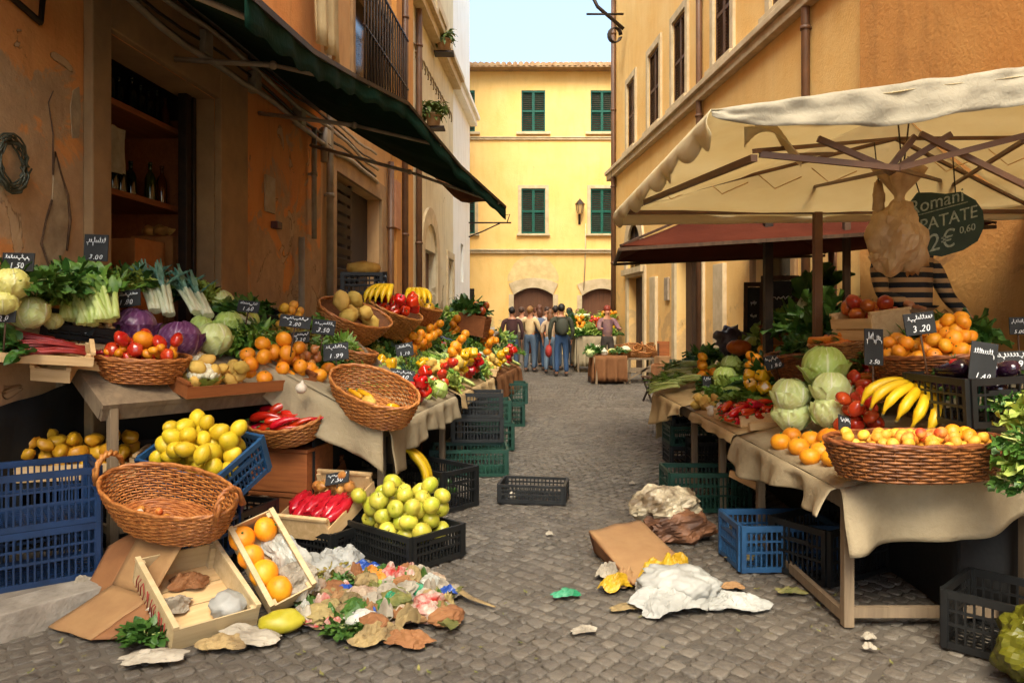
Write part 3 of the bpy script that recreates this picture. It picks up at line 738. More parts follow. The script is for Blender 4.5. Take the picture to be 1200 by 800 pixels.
def end_house():
    YE = 30.0
    W = Wall(V(-7.5, YE, 0), V(1, 0, 0))
    r = bldg('yellow_building', 'sunlit yellow house closing the end of the street with green shutters', W)
    top = W.z(600, 84)
    wins = []
    for (x0, x1) in ((549, 556.5), (611, 639), (692, 719)):
        xa = x0 if x0 > 550 else 528
        wins.append((W.u(xa), W.u(x1), W.z(600, 155), W.z(600, 106)))
        wins.append((W.u(xa), W.u(x1), W.z(600, 274), W.z(600, 221)))
    d1 = (W.u(602), W.u(648), -.02, W.z(600, 337)); d2 = (W.u(682), W.u(728), -.02, W.z(600, 338)); w3 = (W.u(535), W.u(556), 1.6, W.z(600, 338))
    mb = facade(MB(), 0, 18, -.05, top, wins+[d1, d2, w3]); mb.build('wall', M_['wall_yellow'], r)
    for i, h in enumerate(wins):
        if i % 2: fr = surround(r, h, .13, .04, 'stone_pale')
        else:
            q = MB(); q.box((h[0]+h[1])/2, -.06, h[2]-.1, h[1]-h[0]+.4, .16, .098); fr = q.build('window_sill', M_['stone_pale'], r)
        shutters(fr, h, 'shutter_green', inset=.03, louv=.08)
    s = MB(); s.box((w3[0]+w3[1])/2, .1, w3[2], w3[1]-w3[0], .03, w3[3]-w3[2]); s.build('window_pane', M_['glass'], r)
    for (a, b, c, d) in (d1, d2):
        s = MB(); s.box((a+b)/2, .2, c, b-a, .06, d-c+.0)
        for i in range(1, 6): s.box(a+(b-a)*i/6, .165, c+.1, .03, .02, d-c-.3)
        s.build('door', M_['door_brown'], r)
        # segmental arch surround, closes the opening's upper corners
        s = MB(); n = 12; cc = (a+b)/2; hw = (b-a)/2; rise = .28; W_ = .38
        def zin(x): return d-rise*(abs(x-cc)/hw)**2
        for i in range(n):
            xa = a+(b-a)*i/n; xb = a+(b-a)*(i+1)/n
            q = [V(xa,-.05,zin(xa)), V(xb,-.05,zin(xb)), V(cc+(xb-cc)*1.25,-.05,d+W_-rise*.8*((xb-cc)/hw)**2), V(cc+(xa-cc)*1.25,-.05,d+W_-rise*.8*((xa-cc)/hw)**2)]
            s.add(q+[p+V(0,.055,0) for p in q], [(0,1,2,3), (3,2,6,7), (1,0,4,5)])
            # spandrel
            s.add([V(xa,.02,zin(xa)), V(xb,.02,zin(xb)), V(xb,.02,d), V(xa,.02,d)], [(0,1,2,3)])
        for sx, x in ((-1, a), (1, b)): s.box(x+sx*hw*.125, -.022, 0, hw*.25, .056, d-rise+.02)
        s.build('door_arch', M_['stone_pale'], r)
    # old rounded patch of bare render above the left door
    s = MB(); cc = (d1[0]+d1[1])/2; pts = []
    for i in range(25):
        t = PI*i/24; k = 1+.05*noise.noise(V(t*3, 1, 0)); pts.append((cc-1.0*k*math.cos(t), d1[3]+.25+1.0*k*math.sin(t)))
    s.add([V(x, -.008, z) for x, z in pts]+[V(x, .0, z) for x, z in pts], [tuple(range(25))]+[(i, i+25, i+26, i+1) for i in range(24)])
    s.build('bare_patch', pm('bare render patch', '#e0c488', '#c8ac74', 3, .9, .01, 8), r)
    ledge(r, 0, 18, W.z(600, 162), .1, .12); ledge(r, 0, 18, W.z(600, 294), .16, .16)
    pts = [V(W.u(685), -.03, W.z(600, 120+0)), V(W.u(685), -.03, .4)]
    roof_tiles(r, -.2, 18.2, top, .55)
    s = MB(); s.tube([V(W.u(686), -.04, W.z(600, 262)), V(W.u(686), -.04, W.z(600, 293)), V(W.u(684), -.04, W.z(600, 340))], .025, 6); s.build('conduit', M_['stone_pale'], r)
    # street lantern
    p = W.M @ V(W.u(679), -.35, W.z(600, 252)); l = empty('street_lantern', 'wall lantern on a bracket between the green shutters of the yellow house', 'lantern', T(*p) @ T(0,.1,0) @ SC(.75,.75,.75))
    s = MB(); s.tube([V(0,.33,-.35), V(0,.15,-.25), V(0,0,-.05), V(0,0,0)], .03, 6); s.tube([V(0,.33,-.1), V(0,0,-.02)], .02, 6); s.box(0,.33,-.5,.12,.04,.6); s.build('bracket', M_['iron'], l)
    s = MB(); s.lathe([(.02,0),(.13,.04),(.22,.5)], 6, smooth=False); s.build('lamp_glass', pm('lantern glass', '#d8b478', None, rough=.3, trans=.3), l)
    s = MB(); s.lathe([(.26,.5),(.24,.54),(.1,.7),(.03,.78),(0,.84)], 6, smooth=False); 
    for k in range(6):
        a = 2*PI*k/6; s.tube([V(.13*math.cos(a),.13*math.sin(a),.04), V(.225*math.cos(a),.225*math.sin(a),.5)], .014, 5)
    s.build('lamp_cap', M_['iron'], l)
end_house()

def right_row():
    W = RW
    r = bldg('golden_building', 'long golden yellow house along the right side with brown shutters upstairs', W)
    u1 = W.u(1020)
    def hole(x0, x1, yt, yb, px=None):
        return (W.u(x0), W.u(x1), W.z((x0+x1)/2, yb), W.z((x0+x1)/2, yt))
    up = [hole(736, 745, 96, 174), hole(761, 774, 60, 148), hole(789.5, 805, 14, 118), hole(838, 858, -30, 74), hole(905, 935, -160, 4)]
    z0 = [h[2] for h in up]; zb = sum(z0[:4])/4; zt = sum(h[3] for h in up[:3])/3
    up = [(h[0], h[1], zb, zt) for h in up]
    niche = hole(736, 752, 262, 314); dr = (W.u(737), W.u(755), -.02, W.z(746, 324)); dr2 = (W.u(793), W.u(822), -.02, W.z(807, 282))
    wn = hole(886, 930, 278, 352); vent = hole(780, 788, 330, 352)
    mb = facade(MB(), -.0, u1, -.05, 13, up+[niche, dr, dr2, wn]); mb.build('wall', M_['wall_gold'], r)
    for h in up: shutters(surround(r, h, .16, .05), h, 'shutter_brown', inset=.03)
    zl = W.z(719, 204); ledge(r, 0, u1, zl, .2, .26)
    for (a, b, c, d) in (dr, dr2):
        s = MB(); s.box((a+b)/2, .22, c, b-a, .05, d-c)
        for i in range(1, 4): s.box(a+(b-a)*i/4, .19, .3, .04, .02, d-.6)
        s.build('door', M_['wood_dark'], r); surround(r, (a, b, c, d), .22, .05, 'stone_pale', False, 'door_frame')
    a, b, c, d = niche; s = MB(); s.box((a+b)/2, .2, c, b-a, .03, d-c); s.build('window_pane', M_['glass'], r)
    s = MB(); cc = (a+b)/2; rad = (b-a)/2; n = 10
    for i in range(n):
        t0, t1 = PI*i/n, PI*(i+1)/n; zz = d-rad
        q = [V(cc-rad*math.cos(t0),-.05,zz+rad*math.sin(t0)), V(cc-rad*math.cos(t1),-.05,zz+rad*math.sin(t1)), V(cc-(rad*1.45)*math.cos(t1),-.05,zz+rad*1.45*math.sin(t1)), V(cc-(rad*1.45)*math.cos(t0),-.05,zz+rad*1.45*math.sin(t0))]
        s.add(q+[p+V(0,.055,0) for p in q], [(0,1,2,3), (3,2,6,7), (1,0,4,5)])
    s.box(a-.15,-.022,c,.3,.056,d-c-rad); s.box(b+.15,-.022,c,.3,.056,d-c-rad); s.box(cc,-.05,c-.15,b-a+.7,.14,.148); s.build('arch_frame', M_['stone_pale'], r)
    s = MB(); u = a+.1
    while u < b: s.tube([V(u,.06,c), V(u,.06,d)], .015, 5); u += .16
    s.build('window_grille', M_['iron'], r)
    a, b, c, d = wn; s = MB(); s.box((a+b)/2, .2, c, b-a, .03, d-c); s.build('window_pane', M_['glass'], r); surround(r, wn, .14, .05, 'stone_brown')
    s = MB(); s.box((a+b)/2, -.25, d+.02, b-a+.3, .6, .05, RX(0)); s.build('window_hood', M_['wood_dark'], r, bevel=.005)
    for pu, z0_, z1_, rr in ((722, 0, 12.8, .07), (824, 0, 12.8, .06), (951, 0, 12.8, .055)): pipe(r, W.u(pu), z0_, z1_, rr)
    for pu in (768, 846):
        s = MB(); s.box(W.u(pu), -.04, 0, .5, .08, 2.4); s.build('pilaster', M_['stone_pale'], r, bevel=.01)
    s = MB(); s.box(W.u(843), -.04, W.z(843,345), .2, .06, .35); s.build('meter_box', M_['stone'], r, bevel=.01)
    s = MB(); s.box(W.u(783), -.03, W.z(783,352), .3, .05, .5); s.build('letter_box', M_['stone'], r, bevel=.01)
    roof_tiles(r, 0, u1, 13.0, .5)
    # coiled bracket high on the far corner
    c = W.M @ V(W.u(735), -.1, W.z(735, 30)); s = MB()
    s.tube([c+V(0,0,-.1), c+V(-.7,0,.5), c+V(-.9,0,.9)], .05, 6); s.tube([c+V(0,0,.3), c+V(-1.0,0,.3)], .03, 6)
    for i in range(4): s.tube([c+V(-.2-.02*i+.16*math.cos(t), .02*i, -.25+.2*math.sin(t)) for t in [x*.5 for x in range(13)]], .02, 5)
    tag(s.build('cable_bracket', M_['iron'], None, world=True), 'iron bracket with coiled cable high on the golden house corner', 'bracket')
    # sagging wire
    s = MB(); a = W.M @ V(W.u(826), -.1, W.z(826, 136)); 
    # nearest house: rust orange and shaded
    r2 = bldg('rust_building', 'rust orange plaster house at the right edge behind the cream canopy', W)
    u2 = u1+14
    s = facade(MB(), u1, u2, -.05, 14, []); 
    # stands 12 cm proud
    o = s.build('wall', M_['wall_rust'], r2); o.matrix_basis = T(0, -.12, 0)
    q = MB(); q.box(u1+7.003, -.16, 0, 13.9, .076, .7); q.build('plinth_course', M_['stone_brown'], r2, bevel=.01)
    pipe(r2, W.u(995), .0, 3.2, .05, 'wood_dark' if False else 'pipe_brown', y=-.2)
    # doors and boards leaning on the wall under the canopies
    for (x0, x1, yt, Y, lab) in ((870, 893, 330, 9.2, 'chalk menu board leaning left of its twin against the golden wall'), (893, 938, 322, 8.6, 'larger chalk menu board standing in front of the golden wall')):
        a = P(x0, yt, Y); b = P(x1, yt-3, Y-.1); a.z = 0; b.z = 0; hh = P(x0, yt, Y).z; w = (b-a).length
        o = empty('menu_board', lab, 'menu board', frame(a, b-a, z=V(0,.08,1)))
        m = MB(); m.box(w/2, 0, .5, w-.06, .02, hh-.56); m.build('panel', M_['chalk_board'], o)
        m = MB(); m.box(.02,0,0,.045,.05,hh); m.box(w-.02,0,0,.045,.05,hh); m.box(w/2,0,.45,w-.08,.045,.05); m.box(w/2,0,hh-.05,w-.08,.045,.05); m.build('board_frame', M_['wood_dark'], o, bevel=.004)
        for k in range(5):
            m = MB(); z = hh-.25-.16*k; pts = [V(.08+(w-.16)*t/14, -.014, z+.03*math.sin(t*2.3+k)*U(.3,1)) for t in range(15)]
            m.tube(pts, .007, 4); m.build('chalk_writing', M_['chalk'], o)
right_row()
# ------------------------------------------------------------------ produce meshes
PR = {}
def apple_prof(r, dim=.22, sh=.0):
    p = []
    for i in range(13):
        t = PI*i/12
        rr = math.sin(t)*r*(1+.06*math.sin(t)); z = -math.cos(t)*r*.92
        if i == 12: rr = 0; z = r*(.92-dim)
        elif i == 11: z -= r*dim*.25
        if i == 0: rr = 0; z = -r*(.92-dim*.6)
        p.append((rr, z))
    return p
def mk(name, mb, mats): PR[name] = (mb.mesh(name, mats), name)
stem = pm('fruit stem', '#3f3318', '#5a4a24', 20, .8); calyx = pm('green calyx', '#2f4a18', '#4c6a24', 20, .7)

def make_fruit():
    m = MB(); m.lathe(apple_prof(.055), 18, 0, fn=lambda a, r, z: (r*(1+.03*math.sin(a*5)*(z > 0)), z)); m.tube([V(0,0,.036), V(.003,0,.055), V(.008,0,.066)], .002, 5, 1)
    mk('green_apple', m, [pm('yellow green apple skin', '#a8ae30', '#ccb848', 9, .36, .0003, 80, rand=.16, coat=.15, spots='#9a7a20'), stem])
    mk('red_apple', m, [pm('red yellow apple skin', '#8f1a10', '#b85c1c', 9, .3, .0003, 80, rand=.2, coat=.3), stem])
    m = MB(); m.lathe(apple_prof(.055, .06), 18, 0); m.ball((0,0,.05), .006, 6, 1)
    mk('orange', m, [pm('orange peel', '#dc8010', '#e89a1c', 12, .45, .0010, 200, rand=.12, spots='#c8680c'), calyx])
    m = MB(); m.lathe(apple_prof(.045, .08), 16, 0, fn=lambda a, r, z: (r*(1+.035*math.cos(a*7)), z)); m.ball((0,0,.04), .005, 6, 1)
    mk('mandarin', m, [pm('mandarin peel', '#dc8412', '#e89e24', 12, .45, .0010, 200, rand=.14, spots='#c8700c'), calyx])
    m = MB(); m.lathe([(0,-.058),(.008,-.056),(.013,-.05),(.028,-.04),(.04,-.02),(.043,0),(.04,.02),(.03,.037),(.018,.048),(.01,.054),(0,.055)], 16)
    mk('lemon', m, [pm('lemon peel', '#ccaa1c', '#dcc02c', 10, .42, .0010, 180, rand=.12, spots='#a8942c')])
    m = MB(); m.lathe(apple_prof(.05, .14), 20, 0, fn=lambda a, r, z: (r*(1+.05*math.cos(a*5)), z*.86))
    for k in range(5): m.blade(T(0,0,.036) @ RZ(k*1.256), .035, .01, -.6, .1, 1, 3)
    mk('tomato', m, [pm('tomato skin', '#b42414', '#cc4824', 8, .22, 0, rand=.12, coat=.4), calyx])
    m = MB(); m.lathe(apple_prof(.034, .12), 14, 0)
    mk('peach', m, [pm('peach skin', '#c4441c', '#dc943c', 14, .6, 0, rand=.2, spots='#a82c24'), stem])
    mk('apricot', m, [pm('apricot skin', '#d08c20', '#dca63c', 14, .6, 0, rand=.2, spots='#b8541c'), stem])
    mk('kumquat', MB().lathe([(0,-.036),(.018,-.03),(.026,-.014),(.027,.005),(.022,.024),(.01,.034),(0,.036)], 12), [pm('kumquat peel', '#dc8412', '#e69c24', 12, .4, .0006, 200, rand=.14)])
    m = MB().ball((0,0,0), .045, 14, 0, .12, 2.2, seed=5, squash=(1.3,1,.85))
    mk('potato', m, [pm('potato skin', '#bc923c', '#d4b058', 10, .75, .001, 90, rand=.15)])
    mk('mango', m, [pm('yellow mango skin', '#c08414', '#d4a028', 6, .4, 0, rand=.15)])
    m = MB(); m.lathe([(0,-.04),(.02,-.036),(.038,-.018),(.042,0),(.034,.022),(.014,.038),(.006,.055),(0,.06)], 14)
    mk('onion', m, [pm('onion skin', '#a8642c', '#c08848', 12, .35, 0, rand=.15)])
    mk('garlic', m, [pm('garlic skin', '#c8b8a0', '#ddd2c0', 12, .6, .001, 60, rand=.08)])
    # bell pepper, lobed with a stalk
    m = MB(); m.lathe([(0,-.045),(.02,-.052),(.038,-.045),(.044,-.02),(.05,.015),(.048,.035),(.032,.047),(.012,.04),(0,.036)], 24, 0,
                      fn=lambda a, r, z: (r*(1+.11*math.cos(a*4)*min(1, r/.03)), z)); m.tube([V(0,0,.036), V(0,0,.055), V(.008,0,.068)], [.008,.005,.005], 6, 1)
    for nm, a_, b_ in (('red_bell_pepper','#b3150c','#cc2a14'), ('yellow_bell_pepper','#d49a0c','#e0b020'), ('orange_bell_pepper','#d0600c','#dc7a18')):
        mk(nm, m, [pm(nm.replace('_', ' ')+' skin', a_, b_, 6, .2, 0, rand=.1, coat=.5), calyx])
    # long horn pepper
    m = MB(); pts = [V(.02*math.sin(t*2.6), .012*math.sin(t*4), -.1+.2*t) for t in [i/11 for i in range(12)]]
    m.tube([V(p.z, p.x, p.y) for p in pts], [.012,.021,.025,.026,.025,.024,.022,.019,.016,.012,.008,.003], 10); m.tube([V(-.098,0,0), V(-.125,-.004,.008)], [.006,.004], 6, 1)
    mk('red_horn_pepper', m, [pm('long red pepper skin', '#ab120a', '#c42612', 6, .22, 0, rand=.15, coat=.5), calyx])
    # radish, beet, carrot, courgette, aubergine
    m = MB(); m.tube([V(-.11,0,0), V(-.1,0,0), V(-.05,.004,0), V(.02,0,0), V(.08,-.003,0), V(.11,0,0)], [.006,.016,.017,.014,.009,.002], 10)
    for k in range(4): m.tube([V(-.108,0,0), V(-.14,U(-.012,.012),.008*k), V(-.17,U(-.02,.02),.01*k)], [.003,.0025,.002], 4, 1)
    mk('carrot', m, [pm('carrot skin', '#d06c14', '#de8a30', 25, .5, .0008, 60, rand=.12, stretch=(4,1,1)), calyx])
    m = MB(); m.tube([V(-.1,0,0), V(-.09,0,0), V(-.03,.006,0), V(.04,.004,0), V(.09,0,0), V(.1,0,0)], [.008,.02,.022,.024,.02,.008], 12); m.tube([V(-.1,0,0), V(-.125,0,.004)], [.01,.008], 6, 1)
    mk('courgette', m, [pm('courgette skin', '#23401a', '#3f6226', 30, .4, 0, rand=.15, stretch=(.3,1,1)), calyx])
    mk('yellow_squash', m, [pm('yellow squash skin', '#c88c0c', '#dca820', 8, .35, 0, rand=.1), calyx])
    m2 = MB(); m2.tube([V(-.1,0,0), V(-.085,0,0), V(-.03,.006,0), V(.04,.004,0), V(.09,0,0), V(.11,0,0)], [.015,.026,.034,.042,.038,.01], 14); m2.tube([V(-.095,0,0), V(-.13,0,.006)], [.014,.008], 6, 1)
    mk('aubergine', m2, [pm('aubergine skin', '#1a0c1a', '#2a1428', 6, .18, 0, coat=.5), calyx])
    m = MB(); m.ball((0,0,0), .02, 10, 0, .05); m.tube([V(0,0,-.018), V(.002,0,-.04)], [.003,.0006], 5, 1)
    for k in range(3): m.tube([V(0,0,.017), V(.01*math.cos(k*2),.01*math.sin(k*2),.04)], [.002,.0015], 4, 2)
    mk('radish', m, [pm('radish skin', '#8c1420', '#b0303c', 20, .35, 0, rand=.15), stem, calyx])
    m = MB().ball((0,0,.03), .032, 12, 0, .03, squash=(1,1,.62)); m.tube([V(0,0,-.02), V(0,0,.02)], [.012,.011], 8, 0)
    mk('mushroom', m, [pm('mushroom cap', '#a8987c', '#cabca0', 14, .7, 0, rand=.15)])
make_fruit()

def cabbage(name, r, c1, c2, seed, leaves=9, opn=.18, squash=.9, rough=.45):
    """a ball of wrapped leaves; each leaf is a cupped shell with a midrib and side veins (attribute 'tone')"""
    rr = random.Random(seed); m = MB(); m.c = []
    def shell(M, R0, wid, hgt, ruf, flare, ph):
        nu, nv = 26, 20; vs = []; tn = []
        for j in range(nv+1):
            t = j/nv
            for i in range(nu+1):
                s = i/nu*2-1
                w = wid*(math.sin(PI*min(1, .16+.62*t))**.6)
                lat = -PI/2+.25+hgt*t; lon = s*w
                edge = max(0, max(abs(s), t)-.72)/.28
                R_ = R0*(1+flare*edge*edge+ruf*math.sin(ph+s*9+t*7)*edge)
                R_ *= 1+.012*math.sin(s*11+ph)*math.cos(t*8)
                vs.append((R_*math.cos(lat)*math.cos(lon), R_*math.cos(lat)*math.sin(lon), R_*math.sin(lat)*squash))
                mid = max(0, 1-abs(s)*(16+20*t)); q = (t-abs(s)*.75)*7+ph
                side = max(0, 1-abs((q % 1)-.5)*9)*(1-t*.4)*.8; q2 = (abs(s)*1.3+t*.5)*17
                tn.append(min(1, max(mid, side)*.9+.25*(1-t)**2+.14*(.5+.5*math.sin(q2))))
        w = nu+1
        fs = [(j*w+i, j*w+i+1, (j+1)*w+i+1, (j+1)*w+i) for j in range(nv) for i in range(nu)]
        m.add(vs, fs, 0, True, M); m.c.extend(tn)
    n0 = 16
    b = MB().ball((0,0,0), r*.93, 18, 0, .03, 3, squash=(1,1,squash)); m.add(b.v, b.f, 0, True); m.c.extend([.12]*len(b.v))
    for k in range(leaves):
        last = k >= leaves-3
        shell(RZ(k*2.4+rr.uniform(-.2,.2)) @ RY(rr.uniform(-.12,.12)), r*(.95+.012*k), rr.uniform(.95,1.3), rr.uniform(2.2,2.7) if not last else rr.uniform(1.3,1.7), .02+.05*last, .02+opn*(1.3 if last else .25), rr.uniform(0,6))
    me = m.mesh(name, veined(name+' leaf', c1, c2, rough)); PR[name] = (me, name); return me
cabbage('green_cabbage', .15, '#a0b850', '#dce4b4', 3, opn=.09)
cabbage('white_cabbage', .15, '#bcc77c', '#e4e6c6', 8, leaves=7, opn=.02)
cabbage('red_cabbage', .15, '#54204e', '#a888a4', 5, leaves=7, opn=.08, rough=.35)
cabbage('yellow_melon_cabbage', .15, '#c0b860', '#dcd6a0', 9, leaves=6, opn=.03)

LF = {}
def leafmats():
    LF['stalk'] = pm('pale stalk', '#a5b558', '#c8cf88', 14, .4, .001, 60, rand=.08, stretch=(.5,6,6))
    LF['stalk_white'] = pm('white stalk', '#c4c9a0', '#dcdcc0', 14, .4, rand=.06, stretch=(.5,6,6))
    LF['stalk_red'] = pm('red stalk', '#7c1420', '#9c2c34', 14, .4, rand=.15)
    LF['leaf'] = pm('bright leaf', '#55802a', '#8aa844', 10, .45, .001, 60, rand=.18, trans=.25)
    LF['leaf_pale'] = pm('pale lettuce leaf', '#86a03c', '#bccc68', 8, .42, .001, 60, rand=.12, trans=.3)
    LF['leaf_dark'] = pm('dark leaf', '#2e5520', '#54782e', 10, .45, .001, 60, rand=.2, trans=.2)
    LF['leek'] = pm('leek green', '#3c6a58', '#78a088', 8, .4, rand=.1, stretch=(1,5,5), trans=.1)
    LF['straw'] = pm('dry yellow leaf', '#8c7a30', '#b09a4a', 10, .7, rand=.2, trans=.2)
    LF['wilt'] = pm('wilted leaf', '#565c2a', '#8a8248', 10, .7, rand=.2, trans=.2)
leafmats()
def bunch(name, n=12, L=.24, spread=.35, sr=.011, blades=5, bl=.09, bw=.05, stalk='stalk', leaf='leaf', lift=.25, seed=1, curl=-.6, flat=.6, up=0.0, leaf_from=.55):
    """stalks from a common root at the origin, lying along +x (up tilts them)"""
    rr = random.Random(seed); st = R.getstate(); R.seed(seed); m = MB()
    for i in range(n):
        a = rr.uniform(-spread, spread); e = rr.uniform(0, lift)+up; l = L*rr.uniform(.8, 1.1); y0 = rr.uniform(-.02, .02)*n/12*2; z0 = rr.uniform(0, .035)+sr
        pts = []
        for k in range(6):
            t = k/5; pts.append(V(l*t*math.cos(a)*math.cos(e), y0+l*t*math.sin(a)*math.cos(e), z0+l*t*math.sin(e)-.05*t*t*l/.24*(1 if e < 1 else 0)))
        m.tube(pts, [sr*1.35, sr*1.15, sr, sr*.9, sr*.75, sr*.5], 7, 0, flat=flat)
        for b in range(blades):
            t = rr.uniform(leaf_from, 1.0); k = min(4, int(t*5)); p = pts[k].lerp(pts[k+1], t*5-k)
            m.blade(T(*p) @ RZ(a+rr.uniform(-1.1, 1.1)) @ RY(-rr.uniform(-.1, 1.0)) @ RX(rr.uniform(-.7,.7)), bl*rr.uniform(.7,1.2), bw*rr.uniform(.7,1.2), curl*rr.uniform(.5,1.5), .14, 1, 4)
    R.setstate(st)
    PR[name] = (m.mesh(name, [LF[stalk], LF[leaf]]), name)
def rosette(name, n=30, L=.15, W=.11, leaf='leaf_pale', seed=1, ruf=.22, flat=.0, open_=1.35):
    rr = random.Random(seed); st = R.getstate(); R.seed(seed); m = MB()
    for i in range(n):
        t = i/n; a = i*2.4; e = (1-t)*(-open_)+(-.05)
        m.blade(RZ(a) @ T(.012*(1-t), 0, .01+.04*t) @ RY(-(PI/2*.95+e*(1 if i else 1))), L*rr.uniform(.8,1.1)*(.75+.25*(1-t)), W*rr.uniform(.8,1.1), rr.uniform(.1,.9)*(1 if t > .3 else -.4), ruf, 0, 6, fold=.3, ac=3)
    R.setstate(st); PR[name] = (m.mesh(name, [LF[leaf]]), name)
def herb(name, n=120, rx=.16, ry=.12, h=.1, bl=.06, bw=.03, leaf='leaf', seed=1):
    rr = random.Random(seed); st = R.getstate(); R.seed(seed); m = MB()
    for i in range(n):
        a = rr.uniform(0, 6.28); q = math.sqrt(rr.uniform(0, 1)); x, y = rx*q*math.cos(a), ry*q*math.sin(a); z = h*(1-q*q)*rr.uniform(.2, 1.0)
        m.blade(T(x, y, z) @ RZ(a+rr.uniform(-1, 1)) @ RY(-rr.uniform(-.2, 1.2)) @ RX(rr.uniform(-.8,.8)), bl*rr.uniform(.6,1.3), bw*rr.uniform(.6,1.3), rr.uniform(-1.4,.2), .16, 0, 3)
    for i in range(n//6):
        a = rr.uniform(0, 6.28); m.tube([V(0,0,.005), V(rx*.5*math.cos(a), ry*.5*math.sin(a), h*.5), V(rx*.8*math.cos(a), ry*.8*math.sin(a), h*.6)], .003, 4, 1)
    R.setstate(st); PR[name] = (m.mesh(name, [LF[leaf], LF['stalk']]), name)
bunch('celery_bunch', 14, .30, .22, .014, 6, .08, .05, seed=3)
bunch('fennel_bunch', 10, .24, .3, .012, 9, .07, .02, leaf='leaf', seed=4)
bunch('chard_bunch', 10, .26, .25, .01, 3, .16, .09, 'stalk_white', 'leaf_dark', seed=5)
bunch('rhubarb_bunch', 16, .34, .14, .012, 1, .10, .07, 'stalk_red', 'leaf_dark', seed=6, leaf_from=.9)
bunch('leek_bunch', 7, .40, .12, .017, 3, .20, .035, 'stalk_white', 'leek', seed=7, flat=.9, leaf_from=.5)
bunch('spring_onion_bunch', 16, .30, .14, .006, 2, .16, .012, 'stalk_white', 'leaf', seed=8, flat=.9, leaf_from=.45)
bunch('asparagus_bunch', 22, .24, .09, .0075, 3, .02, .008, 'stalk', 'leaf', seed=9, flat=1, leaf_from=.8)
bunch('carrot_top_bunch', 14, .2, .4, .004, 12, .05, .014, 'stalk', 'leaf', seed=10)
rosette('lettuce_head', 34, .16, .12, 'leaf_pale', 2)
rosette('curly_lettuce', 40, .15, .10, 'leaf', 3, .34)
rosette('dark_lettuce', 30, .16, .10, 'leaf_dark', 4, .2)
rosette('endive_head', 40, .15, .05, 'leaf_pale', 6, .34)
herb('parsley_bunch', 170, .13, .10, .09, .04, .028, 'leaf_dark', 2)
herb('spinach_pile', 130, .17, .13, .10, .09, .055, 'leaf_dark', 3)
herb('rocket_pile', 150, .16, .12, .09, .08, .026, 'leaf', 4)
herb('pale_leaf_pile', 130, .16, .12, .09, .09, .04, 'leaf_pale', 5)
herb('dry_leaf_pile', 90, .15, .11, .06, .09, .03, 'straw', 6)
def cauli():
    m = MB()
    for i in range(60):
        t = i/60; a = i*2.4; e = math.acos(1-t*.95); r = .085
        m.ball((r*math.sin(e)*math.cos(a), r*math.sin(e)*math.sin(a), .05+r*.7*math.cos(e)), U(.02,.028), 8, 0, .1, 6, seed=i)
    for k in range(9): m.blade(RZ(k*.7) @ T(.05,0,-.01) @ RY(-.7), .10, .07, -.2, .1, 1, 5)
    PR['cauliflower'] = (m.mesh('cauliflower', [pm('cauliflower curd', '#cfc6a4', '#e0dabf', 20, .7, .002, 60), LF['leaf_pale']]), 'cauliflower')
cauli()
def banana_bunch(n=5, seed=0, green=False):
    """empty + one child per banana + crown; the bananas fan out from the crown, curving down to +x"""
    rr = random.Random(seed)
    yl = pm('banana peel', '#d6a70c', '#e0b820', 6, .4, .0006, 20, rand=.06, stretch=(2,2,2)); tip = pm('banana tip', '#4a3c14', '#6d5a20', 20, .7)
    parts = []
    for i in range(n):
        m = MB(); pts = []; rad = []
        for k in range(12):
            t = k/11; a = .2+t*1.55
            pts.append(V(.115*math.sin(a)*1.35-.03, 0, .12*math.cos(a)-.115)); rad.append((.007 if t < .08 else .018*min(1, (t-.02)*6)*(1 if t < .75 else max(.25, (1-t)/.25))))
        rad[0] = .006; rad[-1] = .005
        m.tube(pts, rad, 6, 0, smooth=True); m.tube([pts[-1], pts[-1]+(pts[-1]-pts[-2])*.5], [.006,.004], 6, 1)
        parts.append((m, (i-(n-1)/2)))
    return parts, yl, tip
def add_bananas(M, label, n=5, fan=.28, sc_=1.0, group=None, seed=0):
    o = empty('banana_bunch', label, 'bananas', M @ SC(sc_, sc_, sc_), group)
    parts, yl, tip = banana_bunch(n, seed)
    for m, k in parts: m.build('banana', [yl, tip], o, T(0, k*.012, 0) @ RZ(k*fan))
    c = MB(); c.ball((0,0,0), .016, 8, 0, .1, squash=(1.2,1.5,1)); c.tube([V(0,0,0), V(-.015,0,.02)], [.012,.009], 6); c.build('crown', tip, o)
    return o

